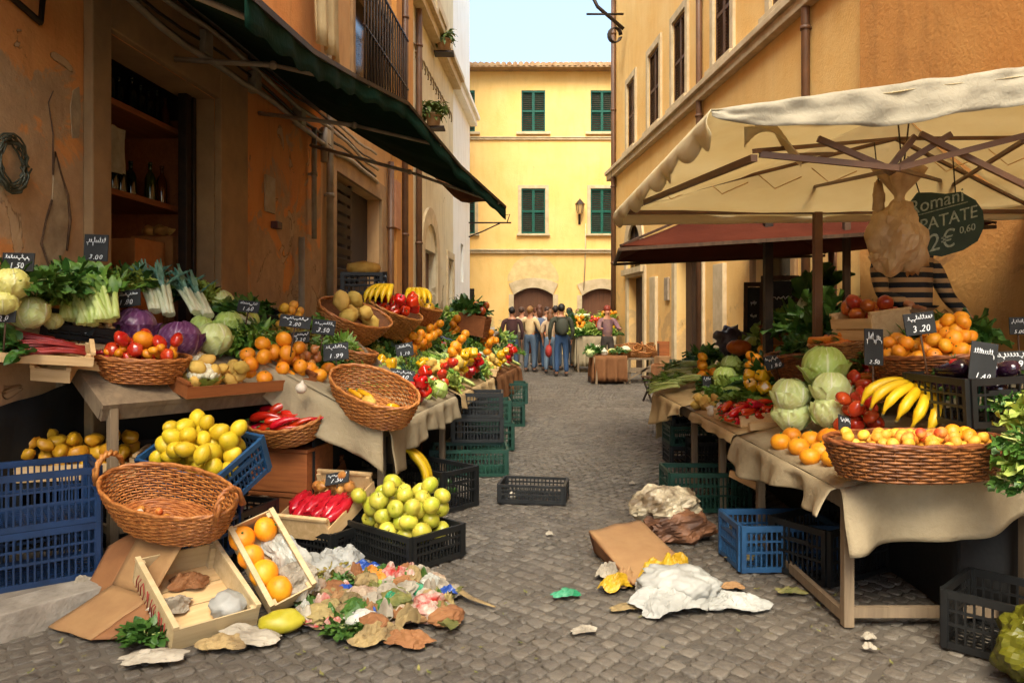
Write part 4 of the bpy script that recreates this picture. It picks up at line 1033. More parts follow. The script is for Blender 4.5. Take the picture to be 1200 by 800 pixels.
# ------------------------------------------------------------------ containers
def wicker(M, label, rx, ry, h, flare=.8, floor=None, handles=0, mat='wicker', group=None, rows=None, name='wicker_basket', cat='basket', tilt_rim=0.0):
    """oval woven basket; local z=0 is its bottom; rx, ry are the rim radii"""
    o = empty(name, label, cat, M, group)
    n = max(22, int((rx+ry)*70)) // 2 * 2; rows = rows or max(6, int(h/.014)); w = MB()
    def rim(t): return 1-(1-flare)*(1-t)**1.4
    def pt(a, t, off=0.0):
        k = rim(t); x, y = rx*k*math.cos(a), ry*k*math.sin(a); nn = V(math.cos(a)/rx, math.sin(a)/ry, 0).normalized()
        return V(x, y, h*t+tilt_rim*t*x) + nn*off
    for i in range(n):
        a = 2*PI*i/n; w.tube([pt(a, t) for t in (0, .35, .7, 1)], .0042, 4, cap=False)
    seg = n*2
    for j in range(rows):
        t = (j+.5)/rows; pts = []
        for i in range(seg+1):
            a = 2*PI*i/seg
            off = .0055*math.cos(PI*(i/2)+PI*j) if i % 2 == 0 else 0
            pts.append(pt(a, t+.008*math.sin(a*3+j), off))
        w.tube(pts, .0062, 4, cap=False, flat=h/rows/.0124*.95)
    w.build('weave', M_[mat], o)
    b = MB()
    for k in range(2):
        pts = [pt(2*PI*i/60, 1)+V(math.cos(i*.9+PI*k)*.005, math.sin(i*.9)*.003*0, .004+.006*math.sin(i*.9+PI*k)) for i in range(61)]
        b.tube(pts, .0095, 6, cap=False)
    b.build('rim', M_[mat], o)
    f = floor if floor is not None else .02
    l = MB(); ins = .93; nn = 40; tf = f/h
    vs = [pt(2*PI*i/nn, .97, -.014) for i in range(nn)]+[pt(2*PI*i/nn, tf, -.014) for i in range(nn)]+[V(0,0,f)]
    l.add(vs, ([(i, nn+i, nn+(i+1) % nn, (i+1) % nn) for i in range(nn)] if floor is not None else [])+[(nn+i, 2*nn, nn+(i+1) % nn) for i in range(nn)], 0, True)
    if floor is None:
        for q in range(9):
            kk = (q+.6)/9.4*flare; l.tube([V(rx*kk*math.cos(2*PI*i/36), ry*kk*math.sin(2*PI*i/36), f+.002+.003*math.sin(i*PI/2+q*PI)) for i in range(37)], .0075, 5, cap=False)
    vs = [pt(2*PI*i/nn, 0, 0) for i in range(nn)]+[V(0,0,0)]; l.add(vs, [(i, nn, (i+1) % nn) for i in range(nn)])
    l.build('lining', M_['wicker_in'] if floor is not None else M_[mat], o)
    for k in range(handles):
        a0 = PI*k; hm = MB(); c = pt(a0, 1)
        for q in range(2):
            pts = []
            for i in range(13):
                t = i/12; s = (t-.5)*2; d = .32*ry
                pts.append(V(c.x+math.cos(a0)*(.0+.012*math.sin(t*20+q*PI)-.35*0), s*d*1.3, h-.02+tilt_rim*c.x+.13*math.sqrt(max(0, 1-s*s))+.01*math.cos(t*20+q*PI)))
            hm.tube(pts, .011, 6)
        hm.build('handle', M_[mat], o)
    o['_in'] = 0; del o['_in']
    return o

def crate(M, label, w=.56, d=.38, h=.22, mat='pl_black', group=None, name='plastic_crate', base=True, fine=.033, solid_lip=.035):
    """open lattice plastic crate, local origin at the centre of its bottom"""
    o = empty(name, label, 'crate', M, group); m = M_[mat]
    for k, (L, off, rz) in enumerate(((w, d/2, 0), (w, -d/2, 0), (d, w/2, PI/2), (d, -w/2, PI/2))):
        s = MB(); t = .012; Ls = L-(.03 if k > 1 else 0)-.002
        s.box(0, 0, h-solid_lip, Ls, t*1.6, solid_lip); s.box(0, 0, 0, Ls, t*1.3, .03)
        s.box(0, 0, h*.40, Ls-.01, t*.9, .014); s.box(0, 0, h*.64, Ls-.01, t*.9, .012)
        nn = int((Ls-.05)/fine); hz = h-solid_lip
        for i in range(nn+1):
            x = -Ls/2+.025+(Ls-.05)*i/nn
            if k > 1 and abs(x) < .06: s.box(x, 0, .031, .008, t*.7, h*.62-.031)   # hand hole
            else: s.box(x, 0, .031, .009, t*.7, hz-.032)
        if k > 1: s.box(0, 0, .62*h+.012, .15, t*.95, .018)
        for sx in (-1, 1): s.box(sx*(Ls/2-.012), 0, .0, .026, t*2.0, h+.001)
        s.build('side_wall', m, o, RZ(rz) @ T(0, off*(-1 if rz else 1), 0))
    if base:
        s = MB(); nx = int(w/.045); ny = int(d/.045)
        for i in range(nx+1): s.box(-w/2+.01+(w-.02)*i/nx, 0, .005, .009, d-.02, .008)
        for i in range(ny+1): s.box(0, -d/2+.01+(d-.02)*i/ny, .0055, w-.02, .009, .0075)
        s.box(0, 0, .003, w*.5, d*.4, .004); s.build('base', m, o)
    return o

def woodcrate(M, label, w=.5, d=.3, h=.14, mat='wood_pale', group=None, print_=False, ends_high=.03, base='wood_pale', boards=2, name='wooden_crate'):
    o = empty(name, label, 'crate', M, group); m = M_[mat]; th = .007
    for sy in (-1, 1):
        s = MB(); bh = (h-.012)/boards
        for k in range(boards): s.box(0, sy*d/2, .004+k*(bh+.004), w, th, bh-.006)
        s.build('side_board', m, o)
    for sx in (-1, 1):
        s = MB(); s.box(sx*(w/2-.006), 0, .002, .009, d-.012, h+ends_high-.02); s.box(sx*(w/2-.008), 0, h+ends_high-.018, .026, d+.006, .02); s.build('end_board', m, o, bevel=.002)
        for sy in (-1, 1):
            s = MB(); s.box(sx*(w/2-.026), sy*(d/2-.019), .006, .026, .028, h+ends_high-.026); s.build('corner_post', m, o)
    s = MB()
    for k in range(4): s.box(0, -d/2+d*(k+.5)/4, 0, w-.01, d/4-.006, .005)
    s.build('base', M_[base], o)
    if print_:
        s = MB(); R2 = random.Random(5)
        for k in range(16):
            x = -w*.3+w*.6*k/15; s.tube([V(x, -d/2-.005, h*.2), V(x+R2.uniform(-.02,.02), -d/2-.005, h*.45), V(x+R2.uniform(-.02,.03), -d/2-.005, h*.75)], .0035, 4)
        s.build('printed_mark', M_['ink_brown'], o)
    return o

def pile(n, r, inside, z0, hfun=None, tries=14, squash=.92, jit=.0):
    """drop-pack n balls of radius r; inside(x,y) tells the footprint given by (rx,ry,'o'|'r'); returns [(x,y,z)] of centres"""
    rx, ry, kind = inside; out = []
    for k in range(n):
        best = None
        for _ in range(tries):
            if kind == 'o':
                a = U(0, 6.283); q = math.sqrt(U(0, 1)); x, y = (rx-r)*q*math.cos(a), (ry-r)*q*math.sin(a)
            else: x, y = U(-rx+r, rx-r), U(-ry+r, ry-r)
            z = z0+r
            for (a_, b_, c_) in out:
                dd = (x-a_)**2+(y-b_)**2
                if dd < 4*r*r: z = max(z, c_+math.sqrt(4*r*r-dd)*squash)
            e = (x/rx)**2+(y/ry)**2
            score = z+.35*r*e*4*.3
            if best is None or score < best[0]: best = (score, x, y, z)
        out.append(best[1:])
    return out
def fill(M, kind, n, r0, shape, z0, label, group, scale=1.0, cat=None, tries=14, lying=False, squash=.92, yaw=None, zs=None, tiltr=None, k0=1.0):
    me, nm = PR[kind]; res = []
    for (x, y, z) in pile(n, r0*scale, shape, z0, tries=tries, squash=squash):
        s = scale*U(.86, 1.07)*k0
        if lying: rot = RZ((yaw if yaw is not None else U(0, 6.28))+U(-.35,.35)) @ RY(U(-.25,.25)) @ RX(U(0, 6.28))
        elif tiltr is not None: rot = RZ(U(0,6.28)) @ RX(U(-tiltr, tiltr))
        else: rot = RZ(U(0, 6.28)) @ RX(U(-1.3, 1.3)) @ RY(U(-1.3, 1.3))
        mm = M @ T(x, y, z) @ rot @ SC(s*U(.95,1.04), s*U(.95,1.04), s*U(.92,1.05))
        res.append(put_mesh(me, nm, mm, label, cat or nm.replace('_', ' '), group))
    return res
def along(kind, p, q, label, scale=1.0, cat=None, group=None, up=(0,-.3,1)):
    """a bunch with its root at p and its leaf tips towards q"""
    return one(kind, frame(p, q-p, z=Vector(up)), label, scale, group, cat)
def one(kind, M, label, scale=1.0, group=None, cat=None):
    me, nm = PR[kind]; s = scale if hasattr(scale, '__len__') else (scale,)*3
    return put_mesh(me, nm, M @ SC(*s), label, cat or nm.replace('_', ' '), group)

# ------------------------------------------------------------------ signs
def scribble(mb, w, h, y, seed, size=.003, big=True):
    """one line of illegible joined handwriting"""
    rr = random.Random(seed); x = -w*.40; z = h*.70; pts = []; base = rr.uniform(-.04, .04)
    while x < w*.38:
        l = rr.uniform(.055, .10)*w; a = rr.choice((.06, .08, .09, .13))*h; s_ = rr.choice((1, 1, -1)) if a < .1*h else 1
        for t in range(6):
            an = t*PI/3; pts.append(V(x+l*t/5+l*.45*math.sin(an), y, z+base*x/w*h+s_*a*(1-math.cos(an))*.8))
        x += l
    mb.tube(pts, size*.9, 4)
def text_to(mb, txt, size, M, m=0, ext=.002, shear=.25):
    cu = bpy.data.curves.new('t', 'FONT'); cu.body = txt; cu.size = size; cu.extrude = ext; cu.align_x = 'CENTER'; cu.align_y = 'CENTER'; cu.shear = shear; cu.resolution_u = 3
    ob = bpy.data.objects.new('t', cu); me = ob.to_mesh()
    mb.add([v.co.copy() for v in me.vertices], [tuple(p.vertices) for p in me.polygons], m, False, M)
    ob.to_mesh_clear(); bpy.data.objects.remove(ob); bpy.data.curves.remove(cu)
def sign(p, w, h, label, price='2.50', rz=0.0, lean=.15, roll=0.0, stick=.12, seed=1, mat='chalk_board', stickmat='wood_dark', word=None):
    """price board with its lower edge at p, facing the camera (-y), on a spike"""
    w *= .86; h *= .86
    o = empty('price_sign', label, 'price sign', T(*p) @ RZ(rz) @ RY(roll) @ RX(-lean))
    m = MB(); m.box(0, 0, 0, w, .008, h); bd = m.build('board', M_[mat], o, bevel=.002)
    m = MB(); s = w*.010+.0006
    if word: text_to(m, word, h*.34, T(0, -.0065, h*.70) @ RX(PI/2), ext=.001)
    else: scribble(m, w, h, -.006, seed, s)
    m.build('chalk_word', M_['chalk'], bd); m = MB()
    h0 = h; h = min(h, w*.62); rr = random.Random(seed); x = -len(price)*h*.115
    for ch in price:                                       # uneven hand-drawn figures
        text_to(m, ch, h*rr.uniform(.40, .50), T(x+h*.1, -.0065, h*(.28+rr.uniform(-.03, .03))) @ RX(PI/2) @ RZ(rr.uniform(-.15, .15)), ext=.001, shear=rr.uniform(.1, .4)); x += h*(.27 if ch != '.' else .15)
    m.build('chalk_price', M_['chalk'], bd)
    m = MB(); m.tube([V(0, .008, h*.5), V(0, .01, -stick)], .005, 6); m.build('stake', M_[stickmat], o)
    return o
# ------------------------------------------------------------------ sloping display surfaces
class Disp:
    def __init__(s, o, x, slope, side):
        """o: front near corner; x: direction along the front; side 'L' rises to the left, 'R' to the right"""
        s.o = Vector(o); x = Vector((x[0], x[1], 0)).normalized(); inn = V(-x.y, x.x, 0)
        s.y = V(inn.x, inn.y, slope).normalized(); s.x = x; s.n = s.x.cross(s.y); s.side = side; s.M = frame(s.o, s.x, y=s.y)
    def hit(s, px, py, lift=0.0):
        d = ray(px, py); o = V(0, 0, H-lift); t = (s.o-o).dot(s.n)/d.dot(s.n)
        if s.side == 'L':
            tm = (3.2-.22)/(.0611-d.x) if d.x < .0611 else 99
        else: tm = (RWC-.3)/(d.x+.0722)
        if t < 0 or t > tm: t = tm
        return V(0, 0, H)+d*t
    def at(s, px, py, lift=0.0, up=.6, yaw=0.0):
        """frame resting on the display; up=1 vertical, up=0 normal to the slope"""
        p = s.hit(px, py, lift); z = (s.n*(1-up)+V(0,0,1)*up).normalized()
        return frame(p, s.x, z=z) @ RZ(yaw)
    def cam(s, px, py, lift=0.0, yaw=0.0):
        """upright frame whose x axis is the camera's x"""
        return T(*s.hit(px, py, lift)) @ RZ(yaw)

DA = Disp((-2.32, 4.36, .99), (.71, .89), .55, 'L')
DB = Disp((-.86, 5.15, .75), (.143, .99), .5, 'L')
DR = Disp((1.56, 8.2, .68), (0, -1), .25, 'R')

def board_table(D, L, W, label, th=.03, legs=((.05,.05), (.95,.05), (.05,.95), (.95,.95)), mat='wood_grey', h_ground=0.0, skirt=None, start=0.0, brace=True):
    """a sloping market table: top board, apron, legs to the ground, lower brace"""
    o = empty('market_table', label, 'table', T(D.o.x, D.o.y, h_ground))
    m = MB(); n = max(2, int(W/.22))
    for k in range(n): m.box(start+L/2, W*(k+.5)/n, -th, L, W/n-.004, th, D.M)
    m.build('table_top', M_[mat], o, world=True)
    m = MB(); m.box(start+L/2, .02, -th-.08, L-.02, .03, .078, D.M); m.box(start+.02, W/2, -th-.08, .03, W-.06, .078, D.M); m.box(start+L-.02, W/2, -th-.08, .03, W-.06, .078, D.M)
    m.build('apron', M_[mat], o, world=True)
    pts = []
    for (a, b) in legs:
        p = D.M @ V(start+L*a, W*b, -th-.002); m = MB(); g = h_ground
        m.beam(V(p.x, p.y, g), p, .05, .05, up=D.x); m.build('leg', M_[mat], o, world=True, bevel=.004); pts.append(V(p.x, p.y, g))
    if brace and len(pts) >= 4:
        m = MB(); up = V(0,0,.14)
        for a, b in ((0,1), (0,2), (1,3)): m.beam(pts[a]+up*(1+.3*a), pts[b]+up*(1+.3*a), .03, .045)
        m.build('brace', M_[mat], o, world=True)
    return o
ta = board_table(DA, 2.3, .95, 'weathered wooden table on the left pavement under the tomatoes and red cabbages', h_ground=.117, legs=((.03,.03), (.97,.03), (.03,.95), (.9,.95)), mat='wood_grey')
tb = board_table(DB, 6.4, 1.15, 'long cloth covered table along the middle of the left row', legs=((.02,.04), (.30,.04), (.42,.04), (.6,.04), (.8,.04), (.98,.04), (.3,.6), (.98,.6)), brace=False)
tr = board_table(DR, 4.55, 1.9, 'long cloth covered table of the right stall with grey wooden legs', legs=((.985,.03), (.985,.5), (.70,.03), (.70,.5), (.5,.03), (.3,.03), (.03,.03), (.985,.97), (.03,.97)), brace=False)
m = MB()
for a, b in (((.985,.03),(.985,.5)), ((.985,.03),(.70,.03))):
    p = DR.M @ V(4.55*a[0], 1.9*a[1], 0); q = DR.M @ V(4.55*b[0], 1.9*b[1], 0); p.z = q.z = .07 if b[1] > .1 else .045; m.beam(p, q, .03, .05)
m.build('brace', M_['wood_grey'], tr, world=True)

def cloth(D, x0, x1, y0, y1, name_label, mat, drops, seed=1, folds=5, amp=.02, lift=.006, wav=.04):
    """sheet over a display with hanging skirts; drops: {'f': depth or fn(s), 'n': near end, 'e': far end}"""
    o = empty('table_cloth', name_label, 'cloth', T(*(D.M @ V(x0, y0, 0))))
    m = MB(); nx = max(8, int((x1-x0)/.09)); ny = max(8, int((y1-y0)/.09))
    def wr(x, y): return lift+.006*(1+noise.noise(V(x*3, y*3, seed)))+.004*noise.noise(V(x*9, y*9, seed))
    m.grid(nx, ny, lambda i, j: D.M @ V(x0+(x1-x0)*i, y0+(y1-y0)*j, wr(x0+(x1-x0)*i, y0+(y1-y0)*j)))
    m.build('cloth_top', M_[mat], o, world=True, solid=.003)
    def skirt(edge, outd, depth, k):
        L = (edge(1)-edge(0)).length; n = max(16, int(L/.025)); nv = 12; mb = MB()
        def fn(i, j):
            p = edge(i); dp = depth(i) if callable(depth) else depth
            ph = i*L*folds+seed*3+k
            f = (math.sin(ph*2.1)+.6*math.sin(ph*4.3+1)+.5*noise.noise(V(ph*1.3, k*3, j*1.5)))*amp*(j**.8)
            q = p+outd*(.028*min(1, j*8)+.012+f+.01*j)+V(0,0,-dp*j*(1+.0*f)-0.0)
            q += (edge(1)-edge(0)).normalized()*(.012*math.sin(ph*3+j*3)*j)
            if j < .1: q.z = p.z+wr(0,0)-dp*j-.4*(j*j)*.1
            q.z -= wav*dp*.0
            return q
        mb.grid(n, nv, fn); mb.build('cloth_skirt', M_[mat], o, world=True, solid=.003)
    if 'f' in drops: skirt(lambda s: D.M @ V(x0+(x1-x0)*s, y0, 0), -V(*[(-D.x.y), D.x.x, 0]).normalized(), drops['f'], 0)
    if 'n' in drops: skirt(lambda s: D.M @ V(x0 if D.side == 'L' else x1, y0+(y1-y0)*s, 0), (-D.x if D.side == 'L' else D.x), drops['n'], 1)
    if 'e' in drops: skirt(lambda s: D.M @ V(x1 if D.side == 'L' else x0, y0+(y1-y0)*s, 0), (D.x if D.side == 'L' else -D.x), drops['e'], 2)
    return o
# left middle table: grey-beige cloth at its near part, brown at the far part
def nz(s, a, k=3.0): return noise.noise(V(s*k, a, 0))
cloth(DB, -.03, 2.05, -.02, 1.1, 'grey beige cloth hanging over the near corner of the left middle table', 'burlap', {'f': lambda s: .20+.10*nz(s, 3)+(.1 if s < .2 else 0), 'n': lambda s: .27+.10*nz(s, 8, 4)}, 2, 5, .03)
cloth(DB, 2.2, 4.2, -.02, 1.1, 'tan cloth on the middle of the left table near the greens', 'burlap2', {'f': lambda s: .12+.06*nz(s, 5, 5)}, 5, 7, .02)
cloth(DB, 4.3, 6.45, -.03, 1.1, 'brown cloth hanging to the crates at the far end of the left table', 'brown_cloth', {'f': lambda s: .30+.12*nz(s, 6, 4), 'e': .3}, 7, 6, .03)
# right table cloths
cloth(DR, 3.0, 4.58, -.02, 1.85, 'big beige cloth hanging over the near end of the right table', 'burlap', {'f': lambda s: .12+.16*max(0, math.sin((s)*5.2+.3))*(.4+.6*s)+.10*nz(s, 3, 4), 'n': lambda s: .29+.05*math.sin(s*4)+.07*nz(s, 9, 4)}, 3, 4.5, .045)
cloth(DR, 1.7, 2.95, -.015, 1.6, 'tan cloth on the middle of the right table by the red peppers', 'burlap2', {'f': lambda s: .05+.03*nz(s, 4, 5)}, 4, 6, .012)
cloth(DR, -.05, 1.3, -.02, 1.6, 'beige cloth gathered over the far corner of the right table', 'burlap2', {'f': lambda s: .34-.26*s+.05*nz(s, 4, 5), 'e': .5}, 9, 6, .03)

# ------------------------------------------------------------------ left near table (A)
g = 'oval wicker basket of tomatoes'
B = DA.at(165, 446, up=.75, yaw=-.55); B1 = B
wicker(B, 'oval wicker basket heaped with tomatoes on the left table', .275, .185, .15, .72, .085)
fill(B, 'tomato', 14, .05, (.24, .155, 'o'), .085, 'glossy red tomato heaped in the oval basket on the left table', 'tomatoes in the oval basket', 1.0)
fill(B, 'orange', 1, .05, (.04, .04, 'o'), .2, 'large reddish orange fruit on top of the basket of tomatoes', None, 1.15, cat='fruit')
fill(B, 'kumquat', 22, .028, (.23, .145, 'o'), .15, 'small yellow orange tomato among the red ones in the oval basket', 'small orange tomatoes in the oval basket', 1.0, cat='tomato')
one('red_cabbage', DA.at(158, 404, .05, up=1, yaw=1) @ T(0,0,.115), 'purple red cabbage behind the tomatoes, left of the two', .92)
one('red_cabbage', DA.at(212, 418, .05, up=1, yaw=3) @ T(0,0,.115), 'purple red cabbage beside the leeks, right of the two', .92)
one('yellow_melon_cabbage', DA.at(12, 352, up=1) @ T(0,0,.09), 'yellowish cabbage under the big price sign at the left edge', .66, cat='cabbage')
one('white_cabbage', DA.at(35, 384, up=1, yaw=2) @ T(0,0,.09), 'pale cabbage on the left table beside the red stalks', .68)
one('yellow_melon_cabbage', DA.at(4, 374, up=1, yaw=1) @ T(0,0,.09), 'yellowish cabbage cut off by the left edge, lower than its neighbour', .5, cat='cabbage')
one('white_cabbage', DA.at(62, 386, up=1, yaw=4) @ T(0,0,.05), 'small pale green cabbage beside the celery tray', .36)
# celery in a black tray
B = DA.at(95, 384, .05, up=.35, yaw=-.4)
crate(B @ T(0,0,-.03), 'shallow black tray under the celery on the left table', .40, .30, .09, 'pl_black', fine=.05)
y0_ = B.translation.y-.12
for k, (rx_, ry_, tx_, ty_) in enumerate(((84, 378, 68, 318), (104, 383, 86, 314), (124, 379, 104, 318))):
    along('celery_bunch', P(rx_, ry_+2, y0_-.04), P(tx_, ty_, y0_+.16), ('left', 'middle', 'right')[k]+' bunch of thick pale celery stalks in the black tray', 1.25, cat='celery')
one('spinach_pile', DA.at(62, 338, .05), 'dark leafy pile behind the celery at the left', .9, cat='leafy greens')
one('curly_lettuce', DA.at(60, 356, .08), 'curly green head left of the celery stalks', .8, cat='lettuce')
one('rocket_pile', DA.at(132, 340, .05), 'loose green leaves behind the celery, under a price sign', 1.0, cat='leafy greens')
one('pale_leaf_pile', DA.at(158, 330, .14), 'pale feathery leaves between celery and leeks', .9, cat='leafy greens')
for k, (x, y, yw) in enumerate(((192, 386, 2.35), (176, 382, 2.1), (224, 384, 2.25), (238, 388, 2.5))):
    p_ = DA.hit(x+6, y-14, .14); along('leek_bunch', p_, P([184, 168, 206, 224][k], [318, 326, 326, 338][k], p_.y+.18), ('leek bunch with blue green tops next to the red cabbages, second from the left', 'leek bunch with blue green tops, leftmost of the four', 'leek bunch with blue green tops, third from the left', 'leek bunch behind the pale cabbages, rightmost of the four')[k], 1.0, cat='leeks')
one('endive_head', DA.at(243, 356, .1), 'frilly pale green endive behind the round cabbages', 1.0, cat='endive')
one('lettuce_head', DA.at(228, 348, .14), 'ruffled lettuce behind the leeks', .85, cat='lettuce')
for k, (x, y, s_) in enumerate(((258, 368, .70), (268, 394, .70), (250, 416, .84), (290, 388, .6))):
    one('green_cabbage' if k % 2 else 'white_cabbage', DA.at(x, y, .02, up=1, yaw=k*2) @ T(0,0,.15*s_*.9), ('pale cabbage topmost in the cluster beside the leeks', 'green cabbage in the middle of the cluster right of the red cabbages', 'large pale cabbage lowest in the cluster right of the red cabbages', 'small green cabbage at the right of the cluster')[k], s_)
one('cauliflower', DA.at(238, 450, .05, up=1), 'white cauliflower at the front behind the small black sign', 1.0)
one('cauliflower', DA.at(228, 428, .0, up=1, yaw=1), 'smaller cauliflower between the tomato basket and the cabbages', .75)
for k in range(7): one('garlic', DA.at(258+k*4+U(-3,3), 443+U(-4,3), .02, up=1) , 'whitish garlic bulb at the front of the left table', .7, 'garlic beside the cauliflower')
# low trays at the front left: red stalks, mushrooms, radishes
B = DA.at(35, 418, up=.45, yaw=-.35)
woodcrate(B @ T(0,0,.0), 'long pale wooden tray of red stalks at the left edge', .62, .26, .07, 'wood_pale', ends_high=.02, boards=1)
for k in range(4): one('rhubarb_bunch', B @ T(.26-.05*k, -.07+.045*k, .05) @ RZ(PI+U(-.1,.1)) @ RY(-.03), 'bundle of dark red stalks lying in the tray at the left edge', .95, 'red stalk bundles', cat='rhubarb')
B = DA.at(98, 424, up=.45, yaw=-.55)
woodcrate(B @ T(.08,-.05,0), 'low wooden tray of small red radishes beside the tomato basket', .34, .20, .07, 'wood_pale', ends_high=.015, boards=1)
fill(B @ T(.08,-.05,0), 'radish', 36, .02, (.15, .085, 'r'), .02, 'small red radish in the low wooden tray', 'radishes in the low tray', 1.0, tries=8)
B = DA.at(100, 405, .03, up=.45, yaw=-.5)
woodcrate(B, 'low wooden tray of pale mushrooms behind the radishes', .36, .16, .06, 'wood_pale', ends_high=.01, boards=1)
fill(B, 'mushroom', 34, .026, (.16, .07, 'r'), .02, 'pale mushroom in the tray behind the radishes', 'mushrooms in the low tray', .95, tries=8)
B = DA.at(64, 440, up=.6, yaw=-.6); woodcrate(B @ RX(.25), 'small empty wooden box hanging over the table edge at the left', .20, .16, .10, 'wood_pale', ends_high=.0, boards=1)
# front wooden crate with yellow fruit
B = DA.at(300, 452, up=.55, yaw=-.0)
woodcrate(B @ T(-.1,.02,0), 'long shallow wooden crate of yellow and orange fruit at the front of the left table', .95, .34, .09, 'wood_orange', ends_high=.015, boards=1)
fill(B @ T(-.3,.02,0), 'potato', 14, .046, (.22, .13, 'r'), .02, 'pale yellow potato at the left of the long wooden crate', 'yellow potatoes in the long crate', 1.0, tries=10)
fill(B @ T(.14,.02,0), 'orange', 20, .056, (.24, .16, 'r'), .02, 'round orange in the long wooden crate on the left table', 'oranges in the long crate', .95, tries=10)
one('rocket_pile', DA.at(300, 398, .12), 'loose green leaves behind the yellow fruit crate', 1.15, cat='leafy greens')
one('chard_bunch', DA.at(318, 408, .1, yaw=2.2) @ RY(-.3), 'bunch of green chard fanned behind the oranges', .9, cat='chard')
one('chard_bunch', DA.at(294, 384, .14, yaw=1.9) @ RY(-.4), 'bunch of green chard fanned left of its twin behind the oranges', .9, cat='chard')
one('dry_leaf_pile', DA.at(335, 398, .12), 'straw yellow leaves behind the oranges', 1.2, cat='dried leaves')
fill(DA.at(338, 386, .10), 'apricot', 14, .034, (.13, .1, 'o'), 0, 'small orange fruit behind the straw yellow leaves', 'small orange fruit by the dry leaves', 1.0, tries=6)
fill(DA.at(352, 440, .0), 'onion', 16, .04, (.17, .1, 'o'), 0, 'brown onion at the far end of the left near table', 'onions at the end of the near table', .95, tries=6)
for k in range(5):
    one('spinach_pile', DA.at(30+k*66, 318-[0,6,4,-12,-30][k]+18, .02), ['dark green leaves below the big sign at the left edge', 'dark leaves behind the celery tray', 'dark leaves left of the leek tops', 'dark leaves at the wall behind the lettuce', 'dark leaves at the wall behind the oranges'][k], 1.0, cat='leafy greens')
# tall greens crate risers behind, visible between goods
for k, (x, y, mt, lab) in enumerate(((290, 385, 'pl_black', 'black riser crate behind the orange crate on the left table'),)):
    crate(DA.at(x, y, -.05, up=.5) , lab, .5, .34, .15, mt, fine=.05)
# price signs of the left near table
sign(DA.hit(20, 318, .3)+V(0,0,.0), .24, .12, 'wide black price sign standing over the yellow cabbage at the left edge', '1.50', -.2, .1, .03, .2, 11)
sign(DA.hit(91, 326, .38), .21, .11, 'black price sign on the celery with large white figures', '2.50', -.1, .25, -.02, .15, 12)
sign(DA.hit(112, 306, .3), .17, .2, 'tall black chalk sign behind the celery at the shop door', '3.00', .15, .05, .03, .2, 13)
sign(DA.hit(148, 360, .26), .24, .13, 'black price sign between the celery and the leeks', '1.80', -.15, .15, -.12, .15, 14)
sign(DA.hit(5, 378, .25), .15, .15, 'small dark price sign cut off by the left edge beside the cabbage', '2.0', -.1, .1, 0, .15, 15)
sign(DA.hit(96, 392, .16), .18, .09, 'narrow black price sign at the front of the celery tray', '0.90', -.3, .5, .1, .1, 16)
sign(DA.hit(232, 456, .0)+V(0,-.03,.0), .17, .14, 'tilted small black sign propped in front of the cauliflower', '1.20', .2, .5, -.35, .05, 17)
sign(DA.hit(290, 366, .3), .19, .1, 'black price sign standing in the greens behind the small cabbage', '1.60', -.1, .2, .1, .15, 18)
sign(DA.hit(352, 402, .22), .16, .10, 'black price sign behind the onions and oranges', '2.20', -.1, .3, -.1, .15, 19)

# ------------------------------------------------------------------ left middle table (B)
B = DB.at(436, 482, .04, up=.6, yaw=1.0+PI) @ RX(.26) @ RY(.16)
wicker(B, 'large oval wicker basket nearly empty on the cloth of the left table', .38, .235, .19, .80, None, tilt_rim=0)
for k, (kd, x, y, lab, s_) in enumerate((('yellow_bell_pepper', .18, .02, 'yellow pepper lying alone in the large wicker basket', 1.1), ('potato', -.02, -.02, 'upright pale root in the large wicker basket', 1.0), ('yellow_squash', -.12, .03, 'pale yellow squash lying in the large wicker basket', .85), ('yellow_squash', -.17, -.02, 'smaller pale squash beside its twin in the large wicker basket', .75))):
    one(kd, B @ T(x, y, .07) @ RX(1.3 if k == 0 else .2), lab, s_)
B = DB.at(402, 424, .03, up=.6, yaw=1.0)
wicker(B, 'flat honey coloured wicker basket behind the large empty one', .34, .20, .12, .8, .06)
fill(B, 'onion', 8, .04, (.28, .16, 'o'), .06, 'reddish onion in the flat wicker basket', 'onions in the flat wicker basket', 1.0)
for k, (x, y) in enumerate(((374, 448), (362, 440), (385, 440), (366, 426))):
    one('orange', DB.at(x, y, .0, up=1, yaw=k) @ T(0,0,.05), ('orange lying left of the large wicker basket, lowest', 'orange second from the left beside the onions', 'orange touching the rim of the large wicker basket', 'topmost orange behind the other loose ones')[k], 1.0)
o_ = MB(); 
one('garlic', DB.at(352, 460, 0) @ T(0,0,.03), 'white bulb on the cloth corner left of the large basket', .9, cat='onion')
# tall tilted baskets at the back
B = DB.at(404, 392, .18, up=.35, yaw=-.3)
wicker(B @ RX(.25), 'tall tilted wicker basket of bread by the wall', .42, .26, .22, .7, .12, tilt_rim=.05)
fill(B @ RX(.25), 'potato', 7, .05, (.34, .2, 'o'), .12, 'golden loaf in the tall tilted basket by the wall', 'loaves in the tilted basket', 1.6, cat='bread loaf')
B = DB.at(449, 388, .22, up=.35, yaw=-.2)
wicker(B @ RX(.2), 'tall wicker basket of red peppers at the wall below the bananas', .40, .26, .26, .7, .19)
fill(B @ RX(.2), 'red_bell_pepper', 16, .055, (.33, .2, 'o'), .19, 'red pepper in the tall basket at the wall', 'red peppers in the tall basket', 1.1)
fill(B @ RX(.2) @ T(-.2,.1,.05), 'aubergine', 3, .06, (.15, .1, 'o'), .2, 'dark aubergine at the left of the tall pepper basket', 'aubergines in the tall basket', .9, lying=True)
B = DB.at(486, 378, .3, up=.4)
wicker(B, 'round wicker basket of yellow fruit at the wall behind the greens', .34, .26, .2, .7, .14)
